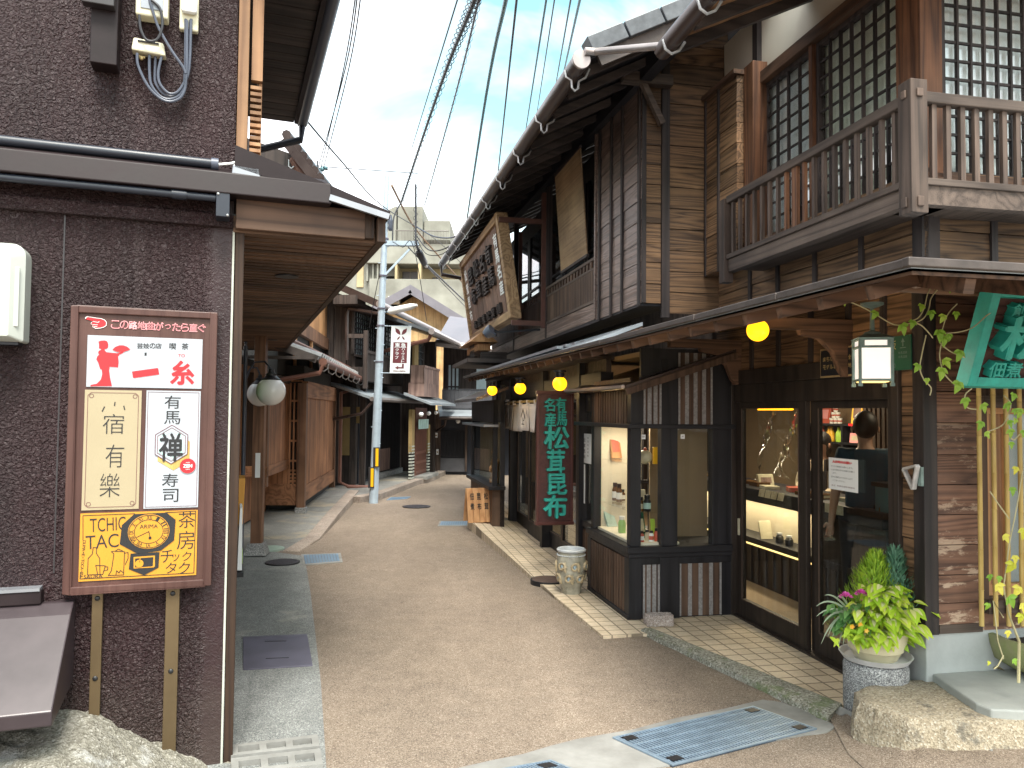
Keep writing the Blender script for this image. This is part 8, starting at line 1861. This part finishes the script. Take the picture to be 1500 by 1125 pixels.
P_ = [VB(1470,905),VB(1455,880),VB(1462,940),VB(1470,965)]; mstem.tube(P_, .003, 5); mstem.tube([VB(1478,760),VB(1460,735),VB(1450,720)], .003, 5); mstem.tube([VB(1470,960),VB(1462,975),VB(1456,980)], .003, 5)
for i, (u, v, L) in enumerate(((1482,720,.06),(1488,690,.055),(1470,790,.06),(1450,848,.05),(1460,862,.08),(1484,830,.085),(1478,880,.09),(1492,865,.08),(1498,890,.08),(1448,890,.05),(1495,905,.07),(1476,930,.05),(1484,972,.045),(1486,820,.06),(1499,780,.08),(1463,850,.05),(1449,975,.03))): ivy(VB(u, v-6, -.54), L*.7, i+50, my if i % 3 else mleaf)
mstem.build('stems', M['stempale'], r, 0, True); mleaf.build('leaves', M['leaf_vine'], r); my.build('yellow_leaves', M['leaf_yellow'], r)
tq, sq = G(1550,985,.245); r = thing('mossy_pot', 'wide mossy stone pot cut by the right edge on the slate slab', 'plant pot', RW(tq+.0,sq+.0,.245), .3)
rk = abs(at(1452,930,RW(tq,sq).y).x-RW(tq,sq).x); hz = at(1520,930,RW(tq,sq).y).z-.245
m = MB(); m.lathe([(rk*.50,0),(rk*.70,.02),(rk*.90,hz*.35),(rk*.99,hz*.75),(rk*1.0,hz*1.0),(rk*.92,hz*1.0),(rk*.86,hz*.75),(0,hz*.7)], 40)
rn = random.Random(5); m.v = [(x+rn.uniform(-.004,.004),y+rn.uniform(-.004,.004),z+rn.uniform(-.004,.004)) for x,y,z in m.v]; m.build('bowl', M['mosspot'], r, 0, True)
m = MB(); m.lathe([(rk*.88,hz*.80),(rk*.4,hz*.84),(0,hz*.86)], 24); m.build('soil', M['soil'], r, 0, True)
q = gp(1456,981,.247); r = thing('fallen_leaf', 'small curled dry brown leaf lying on the slate slab', 'leaf', q); m = MB(); leaf(m, (0,0,.006), (1,-.4,.25), (0,0,1), .05, .03, .8, .4, 5); m.build('blade', M['stem'], r)
# ------------------------------------------------------------------ goods in the showcase
for nm, vz in (('upper',668),('lower',727)):
    z = T(892, vz, -.62)[1]
    m = MB(); m.box(BT0+.06,-.50,BS+.10,BE-.14,z-.008,z); o = m.build('glass_shelf', M['glassshow'], bay)
zsh1, zsh2, zfl = T(892,668,-.62)[1], T(892,727,-.62)[1], zs+.02
def goods(name, label, cat, t, s, z, rz=0.0, group=None): return thing(name, label, cat, RW(t, s, z), RF.rz+rz, group)
def boxy(r, w_, d_, h_, mat, lean=0.0, nm='carton', lab=None):
    m = MB(); m.hexa([(-w_/2,-d_/2,0),(w_/2,-d_/2,0),(w_/2,d_/2,0),(-w_/2,d_/2,0)],[(-w_/2,-d_/2+lean,h_),(w_/2,-d_/2+lean,h_),(w_/2,d_/2+lean,h_),(-w_/2,d_/2+lean,h_)]); o = m.build(nm, M[mat], r, .002)
    if lab: m = MB(); m.hexa([(-w_*.35,-d_/2-.002+lean*.25,h_*.25),(w_*.35,-d_/2-.002+lean*.25,h_*.25),(w_*.35,-d_/2+lean*.25,h_*.25),(-w_*.35,-d_/2+lean*.25,h_*.25)],[(-w_*.35,-d_/2-.002+lean*.75,h_*.75),(w_*.35,-d_/2-.002+lean*.75,h_*.75),(w_*.35,-d_/2+lean*.75,h_*.75),(-w_*.35,-d_/2+lean*.75,h_*.75)]); m.build('label', M[lab], r)
    return o
def jarry(r, rad, h_, mat, cap, lab=None):
    m = MB(); m.lathe([(rad*.9,0),(rad,.004),(rad,h_*.62),(rad*.7,h_*.74),(rad*.66,h_*.80),(0,h_*.80)], 16); m.build('jar_body', M[mat], r, 0, True)
    m = MB(); m.lathe([(rad*.74,h_*.79),(rad*.76,h_*.82),(rad*.76,h_*.99),(rad*.7,h_),(0,h_)], 16); m.build('lid', M[cap], r, 0, True)
    if lab: m = MB(); m.lathe([(rad*1.02,h_*.16),(rad*1.02,h_*.52)], 16); m.f = [f for f in m.f if len(f) == 4]; m.build('label', M[lab], r, 0, True)
FS = lambda u, v, s: S(u, v, s)                     # seen through the front pane
t_, _ = T(900,660,-.66), 0
r = goods('gift_box', 'orange gift box leaning on the upper glass shelf of the showcase', 'box', -.66, T(903,660,-.66)[0], zsh1, .1); boxy(r, .10,.03,.22,'orange' if False else 'orangewood',.07,lab='redjar')
r = goods('cloth_bundle', 'pale round cloth bundle on the upper glass shelf behind the corner post', 'bundle', FS(944,672,BS+.18)[0], BS+.18, zsh1); m = MB(); m.sphere((0,0,.055), .065, 18, 12, (1,1,.85)); m.build('bundle', M['palejar'], r, 0, True); m = MB(); m.sphere((0,-.01,.115), .016, 8, 6); m.build('knot', M['redjar'], r, 0, True)
r = goods('folder', 'bright yellow-orange card standing on the upper glass shelf', 'card', FS(961,670,BS+.14)[0], BS+.14, zsh1); boxy(r, .055,.02,.135,'yellowsheet')
for u, s_k, h_, lb in ((901,.60,.16,'tall amber jar at the left back of the lower glass shelf'),(907,.52,.16,'second tall amber jar on the lower glass shelf'),(911,.40,.10,'squat amber jar in front on the lower glass shelf'),(905,.36,.08,'short amber jar at the front of the lower glass shelf')):
    t_ = -.66+(.04 if h_ < .12 else -.02); ss = T(u,720,t_)[0]; r = goods('food_jar', lb, 'jar', t_, ss, zsh2, 0, 'amber jars in the showcase'); jarry(r, .026 if h_ > .12 else .03, h_, 'brownglass', 'iron', 'paper')
r = goods('food_jar', 'dark jar with a pale blue label on the lower glass shelf by the corner post', 'jar', FS(948,735,BS+.16)[0], BS+.16, zsh2); jarry(r, .03,.13,'iron','iron','panelblue')
r = goods('food_jar', 'amber jar with a pale label touching the corner post on the lower shelf', 'jar', FS(938,735,BS+.2)[0], BS+.2, zsh2); jarry(r, .028,.11,'brownglass','iron','palejar')
r = goods('gift_box', 'flat pale carton leaning behind the jars on the lower glass shelf', 'box', FS(941,735,BS+.34)[0], BS+.34, zsh2); boxy(r, .08,.02,.15,'palejar',.05)
r = goods('gift_box', 'pale green carton leaning on the showcase floor at the left', 'box', -.70, T(897,770,-.70)[0], zfl, .3); boxy(r, .10,.03,.15,'panelblue',.09)
r = goods('gift_box', 'long grey-green carton leaning high on the showcase floor', 'box', -.62, T(903,765,-.62)[0], zfl, .2); boxy(r, .07,.03,.27,'palejar',.14,lab='panelblue')
r = goods('food_jar', 'bright green jar with a white lid on the showcase floor', 'jar', -.74, T(911,786,-.74)[0], zfl); jarry(r, .032,.14,'greenjar','white','greenjar')
for u, mat, lb, k in ((940,'redjar','small red and white tin on the showcase floor at the corner post',0),(948,'palejar','pale striped tin on the showcase floor',1),(954,'white','white labelled tin at the front of the showcase floor',0)):
    r = goods('tin', lb, 'tin', FS(u,796,BS+.10+.05*k)[0], BS+.10+.05*k, zfl); jarry(r, .019,.085,mat,'iron','paper' if mat == 'redjar' else 'redjar' if k == 0 else None)
r = goods('food_jar', 'orange-red jar at the right end of the showcase floor', 'jar', FS(962,795,BS+.12)[0], BS+.12, zfl); jarry(r, .022,.10,'redjar','iron')
r = goods('gift_box', 'lime green card standing behind the tins in the showcase', 'card', FS(957,790,BS+.20)[0], BS+.20, zfl); boxy(r, .035,.012,.16,'limeplastic',.02)
r = goods('gift_box', 'dark green framed booklet leaning behind the corner post in the showcase', 'booklet', FS(941,785,BS+.26)[0], BS+.26, zfl); boxy(r, .07,.015,.20,'greendark',.08,lab='palejar')
# two price tags stuck on the front panes
for u, v, lb in ((942.5,640,'small white tag stuck on the showcase pane left of the middle post'),(1000,639.5,'small white tag stuck on the showcase pane right of the middle post')):
    q = S(u,v,BS+.026); r = R_thing('price_tag', lb, 'tag'); m = MB(); m.box(q[0]-.017,q[0]+.017,BS+.024,BS+.028,q[1]-.018,q[1]+.018); m.build('sheet', M['paper'], r); Pq = Plane((q[0],BS+.0235,q[1]), (1,0,0), (0,0,1)); m = MB(); Pq.text(m, '97', 0, 0, .018, .014, .0004); m.build('lettering', M['paperink'], r)
lt = bpy.data.lights.new('showcase_lamp', 'AREA'); lt.energy = 1.7; lt.size = .3; lt.color = (1,.83,.58); lo = bpy.data.objects.new('showcase_lamp', lt); COL.objects.link(lo); lo.parent = bay; lo.location = (-.62, 2.68, zt_-.01)
# ------------------------------------------------------------------ shop inside
tC = .72; zc_t = T(1140,722,tC)[1]; zc_m = T(1140,742,tC)[1]; zc_b = T(1135,797,tC)[1]
r = R_thing('shop_counter', 'long shop counter with dark top and lit cream display front inside the doors', 'counter')
m = MB(); m.box(tC-.03,tC+.55,1.25,5.2,zc_m,zc_t); m.build('top', M['black_s'], r, .005)
m = MB(); m.box(tC+.22,tC+.26,2.05,5.2,zc_b,zc_m); m.build('cream_back', M['cream'], r)
m = MB(); m.box(tC-.02,tC+.3,1.25,5.2,zc_b-.05,zc_b); m.build('display_shelf', M['black_s'], r)
m = MB(); m.box(tC-.0,tC+.55,1.25,5.2,.03,zc_b-.05); 
for i in range(30): a = 1.3+i*.13; m.box(tC-.015,tC,a,a+.05,.05,zc_b-.06)
m.build('base', M['doorwood'], r)
m = MB(); m.box(tC-.0,tC+.55,1.25,2.03,zc_b,zc_m); m.build('end_cabinet', M['doorwood'], r)
m = MB(); m.tube([(tC-.015,2.1,zc_b-.062),(tC-.015,4.6,zc_b-.062)], .009, 6); m.build('light_strip', M['lampwarm'], r)
zt9 = zc_t
for i in range(4):
    a = T((1118,1127,1136,1146)[i],720,tC-.03)[0]; r = R_thing('price_card', 'small cream price card clipped along the dark counter edge', 'price card', 'price cards along the counter edge'); m = MB(); m.hexa([(tC-.055,a-.045,zt9-.055),(tC-.05,a-.045,zt9-.055),(tC-.05,a+.045,zt9-.055),(tC-.055,a+.045,zt9-.055)],[(tC-.04,a-.045,zt9+.01),(tC-.035,a-.045,zt9+.01),(tC-.035,a+.045,zt9+.01),(tC-.04,a+.045,zt9+.01)]); m.build('card', M['palejar'], r)
for i, u in enumerate((1217,1232)):
    a = T(u,732,tC-.03)[0]; r = R_thing('price_card', 'cream price card on the counter edge below the door notice', 'price card', 'price cards below the door notice'); m = MB(); m.box(tC-.05,tC-.045,a-.05,a+.05,zt9-.07,zt9+.0); m.build('card', M['palejar'], r)
for i in range(13):
    a = 1.4+i*.27; r = goods('package', 'small reddish-brown food packet lying on the counter top', 'packet', tC+.12+.05*(i % 3), a, zt9, .2*(i % 5-2), 'food packets on the counter'); boxy(r, .14,.16,.03+.012*(i % 2),('brownglass','redjar','palejar','brownglass')[i % 4],0,'packet','palejar' if i % 3 == 0 else None)
r = goods('gift_box', 'small framed carton standing on the counter behind the left door', 'box', tC+.25, T(1122,705,tC+.25)[0], zt9); boxy(r, .16,.04,.11,'palejar',.03,lab='brownpanel')
for u, v, h_, lb, mt in ((1123,765,.16,'pale booklet leaning on the lit display shelf of the counter','paper'),(1142,772,.09,'first small dark canister on the lit display shelf','iron'),(1156,776,.09,'second small dark canister on the lit display shelf','iron')):
    a = T(u,790,tC+.08)[0]; r = goods('display_item', lb, 'canister' if mt == 'iron' else 'booklet', tC+.08, a, zc_b)
    if mt == 'iron': jarry(r, .035, h_, 'iron', 'hook')
    else: boxy(r, .12,.02,h_,'palejar',.05,'booklet')
# shelf unit on the rear wall
tS = 2.0; z1s, z2s = T(1240,621,tS)[1], T(1240,648.5,tS)[1]
r = R_thing('wall_shelf', 'dark wall shelf unit with rows of goods seen through the right door', 'shelf')
m = MB(); m.box(tS,tS+.3,2.7,4.4,z1s-.022,z1s); m.build('board', M['black_s'], r); m = MB(); m.box(tS,tS+.3,2.7,4.4,z2s-.022,z2s); m.build('board', M['black_s'], r)
for a in (2.7,T(1234,630,tS)[0],4.38): m = MB(); m.box(tS,tS+.3,a,a+.03,.6,z1s-.022); m.build('upright', M['black_z'], r)
m = MB(); m.box(tS+.3,tS+.32,2.6,4.5,.4,2.0); m.build('back', M['curtaingreen' if False else 'roomtan'], r)
def on_shelf(u, z): return T(u, 620, tS+.06)[0], z
a, z = on_shelf(1202,z1s); r = goods('gift_box', 'red and white patterned carton, left on the top wall shelf', 'box', tS+.1, a, z, -1.2); boxy(r, .17,.06,.20,'redjar',.05,lab='pinkred')
for k, (u, lv) in enumerate(((1216,0),(1222,0),(1228,0),(1219,1),(1225,1),(1222,2))):
    a, z = on_shelf(u,z1s); r = goods('cup', 'white small cup in the stacked pyramid on the top wall shelf', 'cup', tS+.08, a, z+lv*.062, 0, 'pyramid of white cups on the top wall shelf'); m = MB(); m.lathe([(.022,0),(.027,.06),(0,.06)], 12); m.build('cup', M['white'], r, 0, True); m = MB(); m.lathe([(.0255,.02),(.0268,.035)], 12); m.f = [f for f in m.f if len(f) == 4]; m.v = [(x*1.03,y*1.03,q) for x,y,q in m.v]; m.build('band', M['redjar'], r, 0, True)
a, z = on_shelf(1253,z1s); r = goods('gift_box', 'tall orange carton with dark writing on the top wall shelf', 'box', tS+.08, a, z, -1.1); boxy(r, .11,.05,.25,'yellowsheet',.05,lab='brownpanel')
a, z = on_shelf(1271,z1s); r = goods('doll', 'white doll with black hair on a red cloth on the top wall shelf', 'doll', tS+.08, a, z); m = MB(); m.lathe([(.06,0),(.055,.05),(.03,.085),(0,.09)], 14); m.sphere((0,0,.115), .036, 14, 10); m.build('figure', M['white'], r, 0, True); m = MB(); m.sphere((.006,.010,.128), .037, 14, 10); m.build('hair', M['hair'], r, 0, True)
m = MB(); m.box(-.1,.12,-.14,.14,-.02,.006); r2_ = goods('cloth', 'red cloth under the white doll on the top wall shelf', 'cloth', tS+.04, a, z); m.build('cloth', M['red'], r2_)
for u, mt, lb in ((1203,'redjar','red bottle on the lower wall shelf'),(1212,'yellowsheet','yellow bottle, left of the pair on the lower wall shelf'),(1216,'yellowsheet','yellow bottle, right of the pair on the lower wall shelf'),(1226,'limeplastic','lime bottle, left of the pair on the lower wall shelf'),(1231,'limeplastic','lime bottle, right of the pair on the lower wall shelf'),(1271,'brownglass','first dark bottle at the right of the lower wall shelf'),(1278,'brownglass','middle dark bottle at the right of the lower wall shelf'),(1285,'brownglass','last dark bottle at the right of the lower wall shelf')):
    a, z = on_shelf(u,z2s); r = goods('bottle', lb, 'bottle', tS+.08, a, z); m = MB(); m.lathe([(.03,0),(.032,.01),(.032,.09),(.014,.125),(.013,.165),(0,.165)], 12); m.build('bottle', M[mt], r, 0, True); m = MB(); m.lathe([(.015,.16),(.015,.178),(0,.178)], 10); m.build('cap', M['iron'], r, 0, True)
a, z = on_shelf(1252,z2s); r = goods('gift_box', 'small pinkish carton on the lower wall shelf', 'box', tS+.08, a, z, -1.1); boxy(r, .13,.05,.10,'pinkred',.02,lab='palejar')
# cabinet and slatted screen at the right
a0, a1 = T(1306,720,.75)[0], T(1282,720,.75)[0]; zt8 = T(1290,707,.75)[1]
r = R_thing('side_cabinet', 'low teal cabinet inside, at the right edge of the door opening', 'cabinet'); m = MB(); m.box(.75,1.3,a0-.5,a1,.03,zt8-.03); m.build('carcass', M['teal'], r); m = MB(); m.box(.73,1.32,a0-.5,a1+.02,zt8-.03,zt8); m.build('top', M['black_s'], r)
r = R_thing('slat_screen', 'brown slatted screen standing behind the teal cabinet', 'screen'); m = MB(); m.box(1.42,1.44,a0+.2,a1+1.0,.03,1.9); sc_ = m.build('back', M['roomdark'], r); m = MB(); a = a0+.2
while a < a1+1.0: m.box(1.40,1.42,a,a+.035,.03,1.9); a += .06
m.build('slats', M['slatbrown'], r)
# clear plastic sheet over the counter and a pendant tube
r = R_thing('ceiling_tube', 'orange glowing tube lamp inside above the counter', 'lamp'); a, z = T(1135,598,1.1); m = MB(); m.box(1.08,1.12,a-.30,a+.30,z-.02,z+.02); m.build('tube', M['yellowlamp'], r, .004); m = MB(); m.box(1.09,1.11,a-.01,a+.01,z+.02,2.3); m.build('stem', M['iron'], r)
r = R_thing('plastic_sheet', 'crumpled clear plastic sheet hanging over the shop counter', 'sheet'); m = MB(); nx, ny = 22, 14; rn = random.Random(8); vs = []; fs = []
ss0, ss1, zz0, zz1 = T(1172,700,.95)[0], T(1112,700,.95)[0], zc_t+.02, T(1140,602,.95)[1]
for i in range(nx+1):
    for j in range(ny+1): f_, g2_ = i/nx, j/ny; vs.append((.95+.05*math.sin(f_*11+g2_*6)+.03*math.sin(f_*23-g2_*9), ss0+(ss1-ss0)*f_, zz0+(zz1-zz0)*g2_+.10*(1-g2_)*abs(math.sin(f_*3.3))))
for i in range(nx):
    for j in range(ny): q = i*(ny+1)+j; fs.append((q,q+1,q+ny+2,q+ny+1))
m.add(vs, fs); m.build('sheet', M['glass'], r, 0, True)
for nm, e, loc, sz in (('shop_ceiling_lamp',12,(1.15,3.1,2.05),.7),('shop_ceiling_lamp',2.5,(1.4,1.2,2.26),.6),('entry_ceiling_lamp',13,(.4,5.6,2.05),.6)):
    lt = bpy.data.lights.new(nm, 'AREA'); lt.energy = e; lt.size = sz; lt.color = (1,.80,.55); lo = bpy.data.objects.new(nm, lt); COL.objects.link(lo); lo.parent = shop; lo.location = loc
lt = bpy.data.lights.new('counter_lamp', 'AREA'); lt.shape = 'RECTANGLE'; lt.energy = 3.2; lt.size = .06; lt.size_y = 2.6; lt.color = (1,.82,.55); lo = bpy.data.objects.new('counter_lamp', lt); COL.objects.link(lo); lo.parent = shop; lo.location = (tC+.1, 3.4, zc_m-.01)
# ------------------------------------------------------------------ two people behind the glass
def grow(name, verts, edges, mat, parent, root=0, sub=2):
    me = bpy.data.meshes.new(name); me.from_pydata([v[:3] for v in verts], edges, []); o = bpy.data.objects.new(name, me); COL.objects.link(o)
    o.modifiers.new('skin', 'SKIN'); sv_ = me.skin_vertices[0].data
    for i, v in enumerate(verts): sv_[i].radius = (v[3], v[4] if len(v) > 4 else v[3]); sv_[i].use_root = (i == root)
    sb2 = o.modifiers.new('sub', 'SUBSURF'); sb2.levels = sb2.render_levels = sub; bpy.context.view_layer.update()
    m2 = bpy.data.meshes.new_from_object(o.evaluated_get(bpy.context.evaluated_depsgraph_get())); bpy.data.objects.remove(o)
    for p in m2.polygons: p.use_smooth = True
    m2.materials.clear(); m2.materials.append(M[mat]); r = bpy.data.objects.new(name, m2); COL.objects.link(r); r.parent = parent; return r
def person(label, loc, rz, Ht, arms, cloth, hair_long, sit=0.0, apron=False):
    """standing figure, x to its left, facing -y; arms: per side (elbow, wrist) in units of height"""
    r = thing('person', label, 'person', loc, rz); k = Ht; d = -sit*k
    V_ = []; E_ = []
    def v(x, y, z, a, b=None): V_.append((x*k, y*k, z*k+d, a*k, (b or a)*k)); return len(V_)-1
    def e(*ids): 
        for a, b in zip(ids, ids[1:]): E_.append((a, b))
    pel = v(0,0,.53,.088,.062); wa = v(0,.005,.63,.075,.055); ch = v(0,.0,.74,.092,.062); nb = v(0,.008,.815,.05,.042); nk = v(0,-.004,.85,.032,.032); jaw = v(0,-.018,.885,.038,.043); hd = v(0,-.008,.93,.050,.060); tp_ = v(0,-.002,.972,.040,.048)
    e(pel,wa,ch,nb,nk,jaw,hd,tp_)
    hands = []
    for sx, (el, wr) in zip((1,-1), arms):
        sh = v(sx*.098,.004,.80,.036,.034); eb = v(*el,.025,.024); w2 = v(*wr,.017,.016); e(ch,sh,eb,w2)
        dr_ = (Vector(wr)-Vector(el)).normalized(); pm = v(*(Vector(wr)+dr_*.035),.021,.012); e(w2,pm); sd_ = dr_.cross(Vector((0,1,0))); sd_ = (sd_ if sd_.length > .1 else Vector((1,0,0))).normalized()
        for i, L_ in enumerate((.036,.042,.040,.032)):
            b0 = Vector(wr)+dr_*.05+sd_*(.0135-.009*i); f1 = v(*b0,.0062); f2 = v(*(b0+dr_*L_*.55+Vector((0,-.006,0))),.0052); f3 = v(*(b0+dr_*L_*.95+Vector((0,-.016,0))),.0042); e(pm,f1,f2,f3)
        b0 = Vector(wr)+dr_*.018+sd_*.022; f1 = v(*b0,.0066); f2 = v(*(b0+dr_*.026+sd_*.010),.0052); e(pm,f1,f2)
    for sx in (1,-1):
        hp_ = v(sx*.052,.0,.49,.066,.066); kn = v(sx*.055,-.012,.285,.042,.044); ca = v(sx*.055,.008,.19,.036,.040); an = v(sx*.055,.012,.045,.022,.024); to = v(sx*.06,-.075,.018,.022,.016); e(pel,hp_,kn,ca,an,to)
    body = grow('body', V_, E_, 'skin', r)
    # clothing over torso, upper arms, legs
    C_ = []; CE = []
    def c(x, y, z, a, b): C_.append((x*k, y*k, z*k+d, a*k, b*k)); return len(C_)-1
    p0 = c(0,0,.455,.112,.088); p1_ = c(0,.004,.62,.092,.070); p2_ = c(0,0,.745,.106,.075); p3_ = c(0,.006,.812,.062,.052); CE += [(p0,p1_),(p1_,p2_),(p2_,p3_)]
    for sx, (el, wr) in zip((1,-1), arms):
        a0 = c(sx*.104,.004,.80,.047,.045); L_ = Vector(el).lerp(Vector(wr), .0 if not apron else .8); a1 = c(*(Vector((sx*.104,.004,.80)).lerp(Vector(el), .85)),.040,.038); CE += [(p2_,a0),(a0,a1)]
        if apron: a2 = c(*Vector(el),.037,.036); a3 = c(*L_,.028,.027); CE += [(a1,a2),(a2,a3)]
    grow('shirt', C_, CE, cloth, r)
    C_ = []; CE = []; q0 = c(0,0,.53,.094,.070)
    for sx in (1,-1): a0 = c(sx*.055,0,.47,.074,.074); a1 = c(sx*.058,-.008,.285,.054,.056); a2 = c(sx*.058,.01,.07,.042,.044); CE += [(q0,a0),(a0,a1),(a1,a2)]
    grow('trousers', C_, CE, 'clothdark', r)
    m = MB(); m.sphere((0,.010*k,.942*k+d), .066*k, 20, 14, (.86,1.0,1.02)); m.v = [(x, y if z-d > .915*k or y > .0 else max(y, -.012*k), z) for x, y, z in m.v]
    if hair_long: m.sphere((0,.030*k,.895*k+d), .052*k, 16, 12, (1.0,.75,1.15))
    m.build('hair', M['hair'], r, 0, True)
    m = MB()
    for sx in (1,-1): m.sphere((sx*.021*k,-.062*k,.928*k+d), .0055*k, 8, 6)
    m.build('eyes', M['hair'], r, 0, True); m = MB(); m.tube([(0,-.064*k,.925*k+d),(0,-.078*k,.905*k+d),(0,-.066*k,.900*k+d)], [.005*k,.009*k,.006*k], 8); m.sphere((.058*k,-.005*k,.918*k+d), .012*k, 8, 6, (.5,1,1.4)); m.sphere((-.058*k,-.005*k,.918*k+d), .012*k, 8, 6, (.5,1,1.4)); m.build('nose_and_ears', M['skin'], r, 0, True); m = MB(); m.tube([(-.014*k,-.060*k,.886*k+d),(0,-.064*k,.884*k+d),(.014*k,-.060*k,.886*k+d)], .0035*k, 6); m.build('mouth', M['pinkred'], r, 0, True)
    if apron: m = MB(); m.box(-.075*k,.075*k,-.085*k,-.070*k,.40*k+d,.76*k+d); m.box(-.09*k,.09*k,-.085*k,.08*k,.60*k+d,.615*k+d); m.box(-.07*k,-.055*k,-.08*k,.075*k,.76*k+d,.835*k+d); m.box(.055*k,.07*k,-.08*k,.075*k,.76*k+d,.835*k+d); m.build('apron', M['clothdark'], r, .004)
    return r
aS = T(1203,655,1.42)[0]; person('clerk in a cream blouse and dark apron behind the counter, head turned down', RW(1.42,aS,.03), RF.rz+math.radians(-60), 1.50, (((.135,-.02,.66),(.06,-.14,.60)),((-.135,-.02,.66),(-.05,-.14,.60))), 'clothcream', True, .06, True)
aS = T(1268,690,.85)[0]; person('customer in a navy short-sleeved shirt standing just inside the right door', RW(.85,aS,.03), RF.rz+math.radians(150), 1.60, (((.135,.02,.62),(.150,-.03,.475)),((-.135,.02,.62),(-.150,-.03,.475))), 'clothnavy', False)
